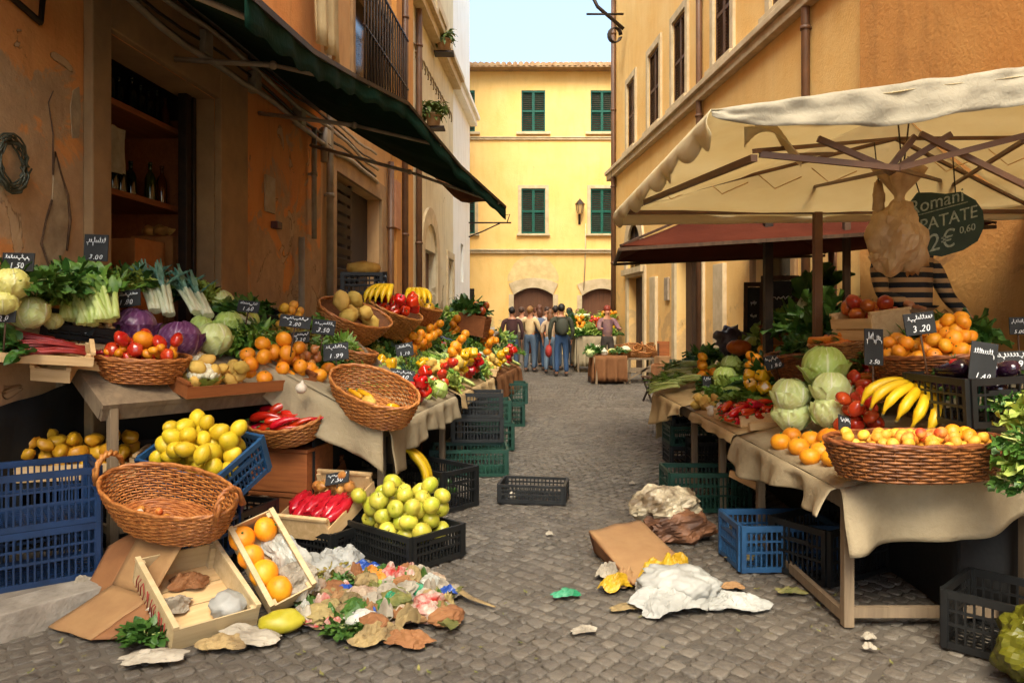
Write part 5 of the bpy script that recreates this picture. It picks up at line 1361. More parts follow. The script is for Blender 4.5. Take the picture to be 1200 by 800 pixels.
fill(B, 'mango', 9, .05, (.3, .22, 'o'), .14, 'yellow fruit in the round basket at the wall', 'yellow fruit in the round basket', 1.3)
for k, (x, y, lp, rz, lab) in enumerate(((455, 336, .0, -1.9, 'yellow banana bunch on the tall pepper basket'), (487, 340, .0, -1.3, 'yellow banana bunch right of the other above the round basket'))):
    p = DB.hit(x, 385, .3); q = P(x, y, p.y); add_bananas(T(*q) @ RZ(rz) @ RY(-.3), lab, 5, .22, 1.6, seed=k)
# dark crate carrying a box high at the shutter
B = T(*P(424, 345, 8.6)) @ RZ(.2)
crate(B, 'black crate standing high at the slatted shutter with a small board', .44, .34, .24, 'pl_black', fine=.05)
m = MB(); m.lathe([(0,0),(.17,0),(.19,.05),(.18,.1),(0,.14)], 16); tag(m.build('bread_loaf', PR['potato'][0].materials[0], None, M=B @ T(.02,0,.24)), 'round brown loaf on top of the high black crate', 'bread loaf')
# stack supporting the high baskets
for k in range(4):
    crate(T(-2.05, 8.35, .12+.262*k) @ RZ(.08*(k % 2)), ['lowest', 'second', 'third', 'topmost'][k]+' dark crate of the stack by the wall under the high board', .56, .4, .26, 'pl_black' if k % 2 else 'pl_green', fine=.06)
# produce covering table B
spots = [
 (452, 418, 'orange', 'loose orange between the greens in the middle of the left table', 1.15, .03),
 (468, 424, 'orange', 'small orange behind the blue lettered price sign', .9, .03),
 (432, 416, 'mango', 'big yellow green fruit at the back of the left table', 1.3, .03),
 (442, 423, 'green_apple', 'yellow green apple next to the loose orange', 1.1, .02)]
for x, y, kd, lab, s_, lf in spots: one(kd, DB.at(x, y, lf, up=1, yaw=U(0,6)) @ T(0,0,.045), lab, s_, cat='fruit')
fill(DB.at(446, 440, .02, up=.5), 'yellow_bell_pepper', 6, .05, (.18, .12, 'o'), 0, 'yellow pepper behind the rim of the large basket', 'yellow peppers on the left table', 1.0)
fill(DB.at(492, 440, .02, up=.5), 'yellow_bell_pepper', 3, .05, (.12, .09, 'o'), 0, 'yellow pepper right of the blue lettered sign', 'yellow peppers beside the sign', 1.0)
fill(DB.at(508, 447, .0, up=.5), 'potato', 22, .04, (.28, .1, 'o'), 0, 'tan potato along the front edge of the left table', 'potatoes along the table edge', .95, tries=8)
fill(DB.at(476, 410, .03, up=.5), 'tomato', 8, .045, (.18, .12, 'o'), 0, 'orange tomato among the greens in the middle of the left table', 'tomatoes among the greens', .95)
greens = [(415,408,'spinach_pile',1.1),(440,400,'spinach_pile',1.2),(462,398,'rocket_pile',1.1),(475,392,'lettuce_head',1.2),(492,400,'green_cabbage',.8),(466,384,'white_cabbage',.8),
 (500,388,'spinach_pile',1.5),(520,386,'parsley_bunch',1.6),(536,380,'curly_lettuce',1.3),(548,376,'spinach_pile',1.8),(515,398,'rocket_pile',1.4),(535,396,'spinach_pile',1.5),
 (548,392,'parsley_bunch',1.6),(562,392,'rocket_pile',1.4),(572,398,'spinach_pile',1.3),(586,402,'lettuce_head',1.1),(560,402,'curly_lettuce',1.2),(500,376,'rocket_pile',1.6),(480,370,'spinach_pile',1.7),
 (505,368,'parsley_bunch',1.9),(527,372,'lettuce_head',1.3),(578,408,'parsley_bunch',1.0),(596,410,'spinach_pile',1.0),(590,396,'rocket_pile',1.4),(427,396,'rocket_pile',1.2),(508,410,'curly_lettuce',1.0),(478,430,'parsley_bunch',.8),(606,414,'rocket_pile',.8),(540,418,'pale_leaf_pile',1.0),(524,412,'spinach_pile',1.0)]
adj = ['nearest the large basket', 'behind the loose orange', 'under the red pepper basket', 'in front of the round fruit basket', 'in the thick of the greens']
where = ['at the wall side of the left table', 'in the middle of the left table', 'near the front edge of the left table', 'towards the far end of the left table']
NUMS = 'first second third fourth fifth sixth seventh eighth'.split(); seen = {}
for i, (x, y, kd, s_) in sorted(enumerate(greens), key=lambda t: -t[1][1]):
    wn = ('far end' if x > 540 else 'wall side' if y < 395 else 'middle'); kk = (kd, wn); seen[kk] = seen.get(kk, 0)+1
    nm = {'spinach_pile': 'dark green leaves', 'parsley_bunch': 'fine cut parsley', 'rocket_pile': 'loose slender leaves', 'lettuce_head': 'pale lettuce', 'curly_lettuce': 'curly green lettuce', 'pale_leaf_pile': 'pale leaves', 'green_cabbage': 'green cabbage', 'white_cabbage': 'pale cabbage'}[kd]
    one(kd, DB.at(x, y, .03, up=.7, yaw=U(0,6)) @ (T(0,0,.12*s_) if 'cabbage' in kd else T(0,0,0)), '%s on the left table at the %s, %s from the street' % (nm, wn, NUMS[seen[kk]-1]), s_, 'leafy greens spread on the left table', cat='cabbage' if 'cabbage' in kd else 'leafy greens')
for k, (x, y, yw, kd) in enumerate(((505, 428, -.5, 'celery_bunch'), (520, 432, -.3, 'celery_bunch'), (528, 420, -.2, 'spring_onion_bunch'), (545, 424, -.2, 'spring_onion_bunch'), (560, 418, 0, 'leek_bunch'), (545, 410, 0, 'chard_bunch'), (580, 420, .2, 'spring_onion_bunch'), (505, 418, -.6, 'fennel_bunch'))):
    one(kd, DB.at(x, y, .04, up=.3, yaw=yw+PI*.5) @ T(-.15,0,0), kd.replace('_', ' ')+[' with its stalks towards the street beside the yellow pepper', ' right of the first celery on the left table', ' lying left of its twin near the front edge', ' lying right of its twin near the front edge', ' with blue green leaves near the far squash', ' with broad leaves in the far greens', ' farthest along the left table', ' with feathery leaves beside the celery'][k], 1.15, cat=kd.split('_')[0])
for k, (x, y) in enumerate(((553, 426), (562, 430), (571, 428), (566, 420))):
    one('yellow_squash', DB.at(x, y, .03, up=.3, yaw=[1.2,1.4,1.0,1.3][k]) @ T(0,0,.03), ['yellow squash nearest the camera at the far front edge', 'lowest yellow squash at the far front edge', 'yellow squash farthest right of its group', 'yellow squash lying on top of its group'][k], 1.5)
for k, (x, y, s_) in enumerate(((520, 404, 1.2), (512, 401, 1.2), (528, 406, 1.1))):
    one('aubergine', DB.at(x, y, .06, up=.3, yaw=.9+k*.3) @ T(0,0,.05), ['dark aubergine in the middle of its group of three', 'dark aubergine left of its group of three', 'dark aubergine right of its group of three'][k], s_)
fill(DB.at(524, 408, .07, up=.4), 'red_horn_pepper', 7, .03, (.2, .12, 'o'), 0, 'dark red pepper beside the aubergines', 'red peppers by the aubergines', 1.1, lying=True, yaw=.5)
B = DB.at(553, 392, .2, up=.6)
woodcrate(B, 'slatted wooden crate of red and orange fruit at the far end of the left row', .5, .4, .26, 'wood_orange', boards=3)
fill(B, 'red_apple', 14, .055, (.22, .17, 'r'), .14, 'red fruit in the slatted crate at the far end', 'red fruit in the far slatted crate', 1.1)
one('spinach_pile', B @ T(0,.1,.32), 'dark leaves spilling over the far slatted crate', 1.6, cat='leafy greens')
woodcrate(DB.at(530, 444, .0, up=.6, yaw=.1), 'shallow wooden crate of potatoes at the street edge of the left table', .4, .22, .08, 'wood_orange', boards=1, ends_high=.01)
woodcrate(DB.at(572, 438, .0, up=.6, yaw=.1), 'shallow wooden crate beyond the other on the far table edge', .4, .22, .08, 'wood_pale', boards=1, ends_high=.01)
fill(DB.at(572, 438, .0, up=.6, yaw=.1), 'potato', 14, .04, (.18, .1, 'r'), .02, 'pale potato in the farther wooden crate', 'potatoes in the farther crate', 1.0, tries=8)
fill(DB.at(530, 444, .0, up=.6, yaw=.1), 'potato', 14, .04, (.18, .1, 'r'), .02, 'tan potato in the nearer wooden crate', 'potatoes in the nearer crate', 1.0, tries=8)
# white and dark cloth bundle behind the far greens
m = MB().ball((0,0,0), .17, 22, 0, .3, 3.6, seed=4, squash=(1.3,1,.7)); tag(m.build('cloth_bundle', M_['paper'], None, M=T(*DB.hit(566, 392, .2))), 'crumpled white cloth bundle behind the far greens', 'cloth bundle')
bl = '2.80'
sign(DB.hit(394, 422, .2), .21, .16, 'round shouldered price sign leaning on the flat wicker basket', '1.99', .1, .5, -.1, .05, 21)
sign(DB.hit(470, 446, .12), .24, .13, 'slate price sign with bluish writing beside the large basket', '2.40', .1, .7, .15, .05, 22)
sign(DB.hit(475, 418, .2), .19, .15, 'grey price sign half hidden in the greens', '1.10', -.1, .3, -.2, .1, 23)
sign(DB.hit(378, 392, .3), .2, .13, 'black price sign left of the tall bread basket', '3.50', 0, .2, .1, .2, 24)
sign(DB.hit(345, 384, .35), .24, .10, 'black price sign at the wall between the two left tables', '2.00', .2, .2, .12, .2, 25)
sign(DB.hit(412, 336, .3), .18, .16, 'small black price sign at the slatted shutter', '4.00', -.1, .1, .05, .2, 26)
sign(P(447, 334, 8.5), .16, .17, 'small black price sign right of the round brown loaf', '2.00', -.1, .1, -.05, .2, 27)

def crowd(D_, s0, s1, ds, t0, t1, dt, seed, where, kinds):
    """fills the rest of a display so that the goods touch"""
    rr = random.Random(seed); st = R.getstate(); R.seed(seed); s = s0
    while s < s1:
        t = t0
        while t < t1:
            kd, txt, sc_, n, rb = rr.choice(kinds); x, y = s+rr.uniform(-.06,.06), t+rr.uniform(-.05,.05); B_ = D_.M @ T(x, y, .01)
            g_ = txt[1]+' on the '+where
            if n: fill(B_, kd, n, rb, (ds*.52, dt*.52, 'o'), 0, txt[0]+' in a small heap on the '+where, g_, sc_, tries=6)
            else:
                lay = kd.endswith('bunch') and kd != 'parsley_bunch'
                one(kd, B_ @ (T(0,0,.11*sc_) if 'cabbage' in kd else T(0,0,.01)) @ RZ(rr.uniform(0,6) if not lay else (PI*.5 if D_.side == 'L' else PI*.5)+rr.uniform(-.5,.5)) @ (T(-.15*sc_,0,.02) if lay else T(0,0,0)), txt[0]+' crowded among the goods on the '+where, sc_*.88, g_, cat='cabbage' if 'cabbage' in kd else 'celery' if kd == 'celery_bunch' else 'leeks' if kd == 'leek_bunch' else 'leafy greens')
            t += dt
        s += ds
    R.setstate(st)
KG = [('spinach_pile', ('dark green leaves', 'dark leaves'), 1.15, 0, 0), ('rocket_pile', ('slender green leaves', 'slender leaves'), 1.2, 0, 0), ('curly_lettuce', ('curly lettuce', 'curly lettuces'), 1.0, 0, 0), ('lettuce_head', ('pale lettuce', 'pale lettuces'), 1.0, 0, 0),
      ('celery_bunch', ('celery bunch', 'celery bunches'), 1.05, 0, 0), ('leek_bunch', ('leek bunch', 'leeks'), .9, 0, 0), ('green_cabbage', ('green cabbage', 'green cabbages'), .62, 0, 0), ('orange', ('orange', 'oranges'), .95, 8, .055), ('yellow_bell_pepper', ('yellow pepper', 'yellow peppers'), 1.0, 8, .05),
      ('tomato', ('red tomato', 'red tomatoes'), .95, 9, .05), ('courgette', ('green courgette', 'courgettes'), 1.1, 7, .035), ('spring_onion_bunch', ('spring onion bunch', 'spring onions'), 1.1, 0, 0), ('red_bell_pepper', ('red pepper', 'red peppers'), 1.0, 8, .05)]
crowd(DB, 1.1, 6.2, .31, .12, .42, .20, 5, 'front half of the left middle table', KG[3:]+KG[4:6])
crowd(DB, .75, 6.2, .32, .48, 1.1, .22, 6, 'back half of the left middle table', KG[:8]+KG[:3])
crowd(DA, 1.0, 2.2, .34, .5, .95, .26, 7, 'back of the left near table', KG[:4]+KG[6:8])
# ------------------------------------------------------------------ right stall goods
B = DR.at(1073, 556, .0, up=1, yaw=.12)
B = T(*B.translation) @ RZ(.14)
RB = wicker(B, 'large dark wicker basket of apricots on the near corner of the right table', .43, .25, .165, .84, .10, mat='wicker_dark')
fill(B, 'apricot', 74, .036, (.405, .225, 'o'), .105, 'yellow orange apricot in the large dark basket', 'apricots in the large dark basket', .84, tries=16, squash=.85)
fill(B @ T(.0,-.03,.0), 'peach', 9, .036, (.18, .12, 'o'), .15, 'red blushed peach on the apricots in the large dark basket', 'peaches in the large dark basket', .85, tries=6)
fill(B @ T(.26,.0,.0), 'orange', 3, .045, (.1, .1, 'o'), .14, 'yellow orange at the right end of the large dark basket', 'oranges at the end of the large dark basket', .75)
for i, (x, y, s_) in enumerate(((915, 528, 1.05), (936, 534, 1.05), (962, 540, 1.05), (986, 540, 1.05), (949, 546, .95), (972, 524, 1.2), (950, 525, 1.0), (1005, 534, 1.0), (992, 524, 1.15), (928, 520, 1.0), (975, 548, .95))):
    one('orange', DR.at(x, y, 0, up=1, yaw=i) @ T(0,0,.052), 'bright orange in the loose group at the right table edge, number %s counted from the street' % ('one two three four five six seven eight nine ten eleven'.split()[i]), s_ if False else s_, 'loose oranges on the right table edge')
for o in [o for o in bpy.data.objects if o.get('group') == 'loose oranges on the right table edge']: o['label'] = 'bright orange lying loose on the cloth between the cabbages and the large dark basket'
for i, (x, y, lf, s_, kd) in enumerate(((928, 508, .02, .86, 'white_cabbage'), (974, 506, .02, .86, 'white_cabbage'), (926, 486, .15, .84, 'white_cabbage'), (974, 480, .15, .86, 'white_cabbage'), (966, 452, .28, .98, 'green_cabbage'))):
    one(kd, DR.at(x, y, lf, up=1, yaw=i*1.7) @ T(0,0,.13), ['pale cabbage in front at the left of the cabbage stack', 'pale cabbage in front at the right of the cabbage stack', 'pale leafy cabbage in the second row nearest the red peppers', 'pale cabbage in the middle of the stack', 'large leafy green cabbage on top of the stack'][i], s_*.92)
B = DR.at(1060, 472, .1, up=1)
p = DR.hit(1060, 505, .05); add_bananas(T(*P(1080, 455, p.y)) @ RY(.55) @ RZ(PI+.75) @ RY(.12), 'big yellow banana bunch behind the large dark basket', 6, .30, 1.6)
fill(DR.at(1003, 505, .02, up=.7), 'tomato', 16, .05, (.22, .15, 'o'), 0, 'red tomato piled left of the bananas', 'tomatoes left of the bananas', 1.0)
fill(DR.at(1000, 486, .10, up=.7), 'tomato', 10, .05, (.18, .14, 'o'), 0, 'red tomato in the upper pile behind the cabbages', 'tomatoes behind the cabbages', 1.0)
# carrots tray
B = DR.at(1022, 468, .12, up=.5, yaw=.4)
wicker(B, 'small wicker basket of carrots left above the bananas', .21, .15, .11, .85, .06)
fill(B, 'carrot', 18, .024, (.16, .11, 'o'), .06, 'orange carrot in the small basket above the bananas', 'carrots in the small basket', 1.15, lying=True, yaw=.3, tries=8)
# basket of small oranges
B = DR.at(1083, 448, .22, up=.55, yaw=.15)
wicker(B, 'wide wicker basket of small oranges at the back of the right table', .40, .24, .17, .8, .10, mat='wicker_dark')
fill(B, 'mandarin', 50, .040, (.37, .21, 'o'), .10, 'small orange in the wide basket at the back of the right table', 'small oranges in the wide basket', .95, tries=12)
fill(B @ T(.15,.1,.08), 'mandarin', 14, .040, (.15, .12, 'o'), .12, 'small orange heaped high at the right of the wide basket', 'small oranges heaped high', .95, tries=12)
for i, (x, y, kd, s_, lf) in enumerate(((1045, 424, 'parsley_bunch', 1.5, .28), (1070, 412, 'rocket_pile', 1.3, .33), (1095, 402, 'curly_lettuce', 1.2, .36), (1120, 404, 'spinach_pile', 1.4, .36), (1105, 392, 'parsley_bunch', 1.4, .40), (1050, 440, 'parsley_bunch', 1.1, .25))):
    one(kd, DR.at(x, y, lf, up=.6, yaw=U(0,6)), ['dark parsley left of the basket of small oranges', 'loose leaves behind the basket of small oranges', 'curly lettuce at the back between the two price signs', 'dark spinach at the back right of the price sign', 'parsley topmost at the back of the right table', 'low parsley between carrots and small oranges'][i], s_, cat='leafy greens')
fill(DR.at(1105, 404, .44, up=.5), 'mandarin', 9, .040, (.2, .12, 'o'), 0, 'small orange among the leaves at the back', 'small oranges among the back leaves', .95)
# left back: carrot basket, cabbage, big leafy plants, purple wrapped sign
B = DR.at(992, 424, .30, up=.35, yaw=.5)
wicker(B, 'tilted wicker basket of pale carrots behind the top cabbage', .26, .18, .14, .8, .07)
fill(B, 'carrot', 22, .024, (.2, .13, 'o'), .07, 'pale orange carrot in the tilted basket behind the cabbages', 'carrots in the tilted basket', 1.3, lying=True, yaw=.2, tries=8)
B = DR.at(936, 444, .16, up=.4, yaw=.5)
wicker(B, 'brown wicker basket tilted behind the celery and cabbages', .25, .18, .2, .75, .14, mat='wicker_dark')
one('dark_lettuce', B @ T(0,0,.2), 'dark lettuce in the tilted brown basket', 1.0, cat='lettuce')
B = DR.at(925, 402, .30, up=.5, yaw=.2)
woodcrate(B, 'slanted brown wooden crate under the yellow green lettuce', .5, .3, .16, 'wood_orange')
one('lettuce_head', B @ T(.05,0,.12), 'yellow green lettuce in the slanted brown crate', 1.4, cat='lettuce'); one('lettuce_head', B @ T(-.14,0,.12), 'yellow green lettuce left of its twin in the slanted crate', 1.2, cat='lettuce')
for i, (x, y, kd, s_, lf) in enumerate(((950, 388, 'spinach_pile', 2.0, .42), (965, 380, 'dark_lettuce', 1.9, .48), (938, 378, 'chard_bunch', 1.6, .5), (978, 390, 'spinach_pile', 1.6, .42), (957, 396, 'parsley_bunch', 1.8, .36))):
    one(kd, DR.at(x, y, lf, up=.7, yaw=[.3,1,PI*.6,2,3][i]) @ (RY(-.9) if kd == 'chard_bunch' else RX(0)), ['big dark leafy heap at the back behind the stall post', 'dark lettuce topmost in the dark heap', 'tall chard bunch standing left in the dark heap', 'dark leaves right in the heap near the carrots', 'parsley low in the dark leafy heap'][i], s_, cat='leafy greens')
B = DR.at(1022, 396, .44, up=.5, yaw=.2)
woodcrate(B, 'wooden crate with torn paper and red produce at the vendor', .44, .3, .16, 'wood_pale')
fill(B, 'red_apple', 10, .05, (.2, .13, 'r'), .10, 'red apple in the crate at the vendor', 'red apples at the vendor', 1.0)
# asparagus, lettuce, celery and red peppers on the street side
for i, (x, y, yw) in enumerate(((806, 446, .2), (812, 438, .3), (822, 448, .1), (830, 440, .25), (818, 430, .35), (800, 452, .2))):
    one('asparagus_bunch' if i % 2 else 'fennel_bunch', DR.at(x, y, .03+.02*(i % 3), up=.4, yaw=PI+yw+.8), ['pale stalk bundle lowest at the far corner of the right table', 'asparagus bundle second in the heap at the far corner', 'pale feathery stalk bundle nearest the lettuce', 'asparagus bundle behind the lettuce', 'pale stalk bundle topmost in the asparagus heap', 'asparagus bundle hanging over the far table edge'][i], 1.5, 'asparagus at the far corner', cat='asparagus')
for i, (x, y, kd, s_) in enumerate(((826, 424, 'spinach_pile', 1.5), (842, 420, 'rocket_pile', 1.5), (850, 462, 'endive_head', 1.1), (864, 446, 'lettuce_head', 1.1), (845, 440, 'pale_leaf_pile', 1.3), (836, 470, 'curly_lettuce', .9), (858, 476, 'dark_lettuce', .8))):
    one(kd, DR.at(x, y, .03, up=.7, yaw=U(0,6)), ['dark leaves behind the asparagus', 'loose leaves right of the dark ones behind the asparagus', 'pale endive in front beside the red peppers', 'pale lettuce behind the endive', 'pale feathery leaves between asparagus and lettuce', 'curly lettuce nearest the street', 'dark flat leaf under the endive'][i], s_, cat='leafy greens')
one('green_cabbage', DR.at(850, 452, .05, up=1) @ T(0,0,.09), 'small pale green cabbage among the lettuces', .7); one('green_cabbage', DR.at(857, 438, .1, up=1, yaw=2) @ T(0,0,.09), 'small green cabbage above its twin among the lettuces', .68)
for i, (x, y, yw) in enumerate(((888, 468, 2.2), (900, 462, 2.1), (876, 470, 2.35), (912, 458, 2.0), (893, 450, 2.0))):
    one('celery_bunch' if i % 2 == 0 else 'chard_bunch', DR.at(x, y, .05, up=.2, yaw=yw-PI*1.0+.3) @ T(-.1,0,0), ['celery bunch in the middle of the green fan', 'chard bunch in the green fan behind the celery', 'celery bunch at the left of the green fan', 'chard bunch at the right of the green fan', 'celery bunch topmost in the green fan'][i], 1.3, cat='celery' if i % 2 == 0 else 'chard')
for i, (x, y, kd, s_) in enumerate(((905, 440, 'spinach_pile', 1.5), (925, 446, 'spinach_pile', 1.3), (890, 436, 'parsley_bunch', 1.3), (885, 418, 'green_cabbage', 1.0), (905, 412, 'curly_lettuce', 1.4), (872, 424, 'dark_lettuce', 1.1), (922, 420, 'rocket_pile', 1.4), (893, 402, 'lettuce_head', 1.5))):
    one(kd, DR.at(x, y, .08 if y > 415 else .16, up=.8, yaw=U(0,6)) @ (T(0,0,.1) if 'cabbage' in kd else T(0,0,0)), ['dark leaves at the root of the green fan', 'dark leaves left of the top cabbage', 'parsley behind the celery', 'green cabbage behind the price sign', 'curly lettuce behind the green cabbage', 'dark lettuce beside the pumpkin', 'loose leaves below the slanted crate', 'big pale lettuce under the menu boards'][i], s_, cat='cabbage' if 'cabbage' in kd else 'leafy greens')
m = MB(); m.lathe(apple_prof(.12, .2), 30, 0, fn=lambda a, r, z: (r*(1+.07*math.cos(a*9)), z*.75)); m.tube([V(0,0,.06), V(.01,0,.12)], [.012,.016], 6, 1)
tag(m.build('pumpkin', [pm('pumpkin rind', '#b85410', '#cc6c1c', 10, .5, .001, 40), stem], None, M=DR.at(866, 418, .18, up=1) @ T(0,0,.1)), 'orange pumpkin in front of the purple wrapped bundle', 'pumpkin')
m = MB().ball((0,0,.12), .17, 22, 0, .3, 3, seed=8, squash=(1.2,.9,.9)); tag(m.build('wrapped_bundle', pm('purple grey wrap', '#3a3440', '#5c5260', 10, .4, .004, 30), None, M=DR.at(855, 410, .16, up=1)), 'dark purple plastic wrapped bundle behind the pumpkin', 'bundle')
# red horn peppers in a pale crate
B = DR.at(880, 492, .0, up=.55, yaw=.1)
woodcrate(B, 'shallow pale wooden crate of long red peppers on the street side', .52, .36, .07, 'wood_pale', boards=1, ends_high=.01)
fill(B, 'red_horn_pepper', 44, .026, (.25, .17, 'r'), .03, 'long red pepper in the shallow pale crate', 'long red peppers in the shallow crate', 1.15, lying=True, yaw=PI*.5+.5, tries=8)
m = MB(); m.box(0,0,0,.2,.05,.05); tag(m.build('wood_block', M_['wood_pale'], None, M=DR.at(895, 503, .01, up=.8, yaw=PI*.5), bevel=.003), 'short pale wooden block in front of the red peppers', 'wood block')
fill(DR.at(826, 478, 0, up=.7), 'potato', 16, .035, (.2, .12, 'o'), 0, 'tan root piled on the cloth at the street edge', 'roots at the street edge', .9, tries=6)
fill(DR.at(842, 486, 0, up=.7), 'garlic', 12, .03, (.16, .1, 'o'), 0, 'pale bulb on the cloth beside the red peppers', 'bulbs beside the red peppers', .9, tries=6)
# black crate at the right with dark produce, leafy greens at the right edge
B = DR.at(1135, 492, .08, up=.8, yaw=.1)
crate(B, 'black crate of dark aubergines right of the bananas', .50, .36, .24, 'pl_black', fine=.045)
fill(B, 'aubergine', 12, .045, (.22, .15, 'r'), .14, 'dark aubergine in the black crate right of the bananas', 'aubergines in the black crate', 1.1, lying=True, yaw=.2)
one('radish', B @ T(.05,-.1,.30), 'single red radish on the dark aubergines', 1.3)
for i, (x, y, kd, s_, lf) in enumerate(((1194, 504, 'lettuce_head', .65, .12), (1212, 490, 'lettuce_head', .75, .18), (1196, 552, 'curly_lettuce', .8, .02), (1210, 530, 'parsley_bunch', 1.2, .1), (1198, 575, 'parsley_bunch', 1.0, -.05), (1180, 480, 'parsley_bunch', .9, .16), (1214, 560, 'endive_head', 1.0, .0))):
    one(kd, DR.at(x, y, lf, up=.8, yaw=U(0,6)), ['pale lettuce beside the green sign stick', 'pale lettuce at the right edge behind the green stick', 'curly lettuce right of the large dark basket', 'parsley at the right edge behind the curly lettuce', 'parsley spilling over the cloth at the right edge', 'parsley behind the green sign stick', 'frilly endive cut off by the right edge'][i], s_, cat='leafy greens')
sign(DR.hit(910, 432, .3), .17, .13, 'grey price sign above the celery fan', '1.80', -.1, .4, -.25, .1, 31)
sign(DR.hit(1024, 428, .42), .13, .24, 'tall narrow black price sign behind the carrots', '2.50', .1, .08, .04, .2, 32)
sign(DR.hit(1080, 392, .6), .19, .13, 'black price sign with white figures above the small oranges', '3.20', .1, .1, -.12, .2, 33)
sg = sign(DR.hit(1150, 446, .32), .15, .22, 'black price sign on a bright green stick beside the black crate', '1.40', -.05, .1, .15, .3, 34, stickmat='green_canvas')
sign(DR.hit(990, 506, .14), .09, .11, 'small slate price sign among the oranges and tomatoes', '1.50', .2, .5, .35, .05, 35)
sign(DR.hit(1188, 434, .3), .22, .13, 'large grey price sign lying back at the right edge', '2.99', -.1, .6, -.05, .1, 36)
sign(DR.hit(1194, 392, .35), .12, .12, 'small black price sign high at the right edge', '5.00', -.1, .1, 0, .3, 37)
sign(DR.hit(829, 455, .15), .10, .13, 'small black price sign stuck in the asparagus', '2.00', .3, .3, .1, .05, 38)
stick = MB()
def green_stick():
    p = DR.hit(1150, 446, .32); m = MB(); m.tube([p+V(.005,.02,.1), P(1160, 520, p.y+.02)], .010, 8)
    o = m.build('sign_stick', pm('bright green stick', '#0f5a2c', '#167038', 5, .45), None, world=True); tag(o, 'bright green plastic stick leaning under a black price sign', 'stick')
green_stick()

crowd(DR, .10, 2.6, .30, .45, 1.6, .26, 15, 'far half of the right table', KG[:7]+KG[4:5]+KG[7:9])
crowd(DR, 2.4, 3.4, .30, .75, 1.6, .27, 16, 'middle of the right table', KG[:5]+KG[9:10])
# ------------------------------------------------------------------ below the tables, left
gG = 'crates stacked under the tables'
def yaw_box(px, py, z=0.0): return G(px, py, z)
# blue crates at the left edge: near right corner at (118,672)
c = G(118, 674, .117); Bm = T(*c) @ RZ(D(36)) @ T(-.33, .22, 0)
crate(Bm, 'lower blue plastic crate of the pair at the left edge on the kerb', .66, .44, .29, 'pl_blue', fine=.03)
crate(Bm @ T(0,0,.292), 'upper blue plastic crate of the pair at the left edge on the kerb', .66, .44, .29, 'pl_blue', fine=.03)
# crate of mangoes behind
p = P(98, 556, 4.75); 
crate(T(p.x, p.y, .117) @ RZ(.25), 'dark crate standing under the tray of yellow fruit', .6, .4, max(.1, (p.z-.117)), 'pl_black', fine=.05)
B = T(p.x, p.y, p.z+.004) @ RZ(.25)
woodcrate(B, 'pale wooden tray of yellow fruit under the left table', .68, .40, .11, 'wood_pale', boards=1)
fill(B, 'mango', 44, .047, (.32, .18, 'r'), .02, 'yellow mango in the wooden tray under the left table', 'mangoes under the left table', 1.0, tries=10)
# tilted blue crate of lemons
p = P(246, 562, 4.60); Bm = T(*p) @ RZ(-.45) @ RX(D(26)) @ RY(D(8))
crate(Bm, 'faded blue crate of lemons tilted towards the street', .58, .42, .24, 'pl_blue2', fine=.03)
fill(Bm, 'lemon', 46, .046, (.27, .19, 'r'), .11, 'yellow lemon in the tilted blue crate', 'lemons in the tilted blue crate', 1.0, tries=14, k0=1.12, squash=.85)
for k in range(2): crate(T(p.x-.0, p.y+.16, .005+k*.17) @ RZ(-.3), ['lower', 'upper'][k]+' dark crate carrying the blue crate of lemons', .56, .4, .17, 'pl_black', fine=.05)
# red pepper basket on wooden boxes
p = P(340, 512, 5.25); B = T(*p) @ RZ(-.5) @ RX(D(18))
wicker(B, 'wicker basket of red peppers standing on the wooden boxes', .28, .22, .14, .75, .08)
fill(B, 'red_horn_pepper', 20, .034, (.24, .18, 'o'), .08, 'glossy red pepper in the basket on the wooden boxes', 'red peppers in the basket on the boxes', 1.15, lying=True, yaw=.4, tries=8)
fill(B, 'tomato', 5, .045, (.15, .1, 'o'), .08, 'red tomato among the peppers on the wooden boxes', 'tomatoes among the peppers', .9)
zt = p.z-.06
for k in range(2):
    hh = (zt-.02)/2; q = empty('wooden_box', ['lower', 'upper'][k]+' orange brown wooden box under the basket of red peppers', 'box', T(p.x-.02, p.y+.14, .01+k*(hh+.004)) @ RZ(-.3+.06*k))
    m = MB(); m.box(0,0,.0,.42,.38,hh-.03); m.build('box_body', M_['wood_orange'], q, bevel=.004); m = MB(); m.box(0,0,hh-.028,.44,.40,.025); m.build('lid', M_['wood_orange'], q, bevel=.003)
# large wicker basket with handles, tilted
p = P(200, 612, 4.02); B = T(*p) @ RZ(-.42) @ RX(D(15)) @ RY(D(9))
wicker(B, 'large empty wicker basket with two handles tilted over the dark crates', .41, .225, .19, .78, None, handles=2, rows=15, mat='wicker')
for k in range(7):
    one('peach' if k else 'garlic', B @ T(-.1+U(-.09,.09), -.02+U(-.05,.05), .035) @ RX(U(0,3)), 'white garlic clove on the bottom of the large empty basket' if k == 0 else 'dried red fruit scattered in the large empty basket', .55, None if k == 0 else 'dried fruit in the empty basket')
crate(T(p.x-.08, p.y+.42, .13) @ RZ(-.2), 'dark blue crate standing behind the large empty basket', .5, .3, .30, 'pl_blue', fine=.05)
def quad(bl, br, tl, h):
    """frame of a box whose open face has these corners (h = its depth): x to br, y to tl"""
    x = br-bl; y = tl-bl; M = frame(bl, x, y=y); n = V(M[0][2], M[1][2], M[2][2]); c = bl+x*.5+y*.5-n*h
    M[0][3], M[1][3], M[2][3] = c; return M, x.length, y.length
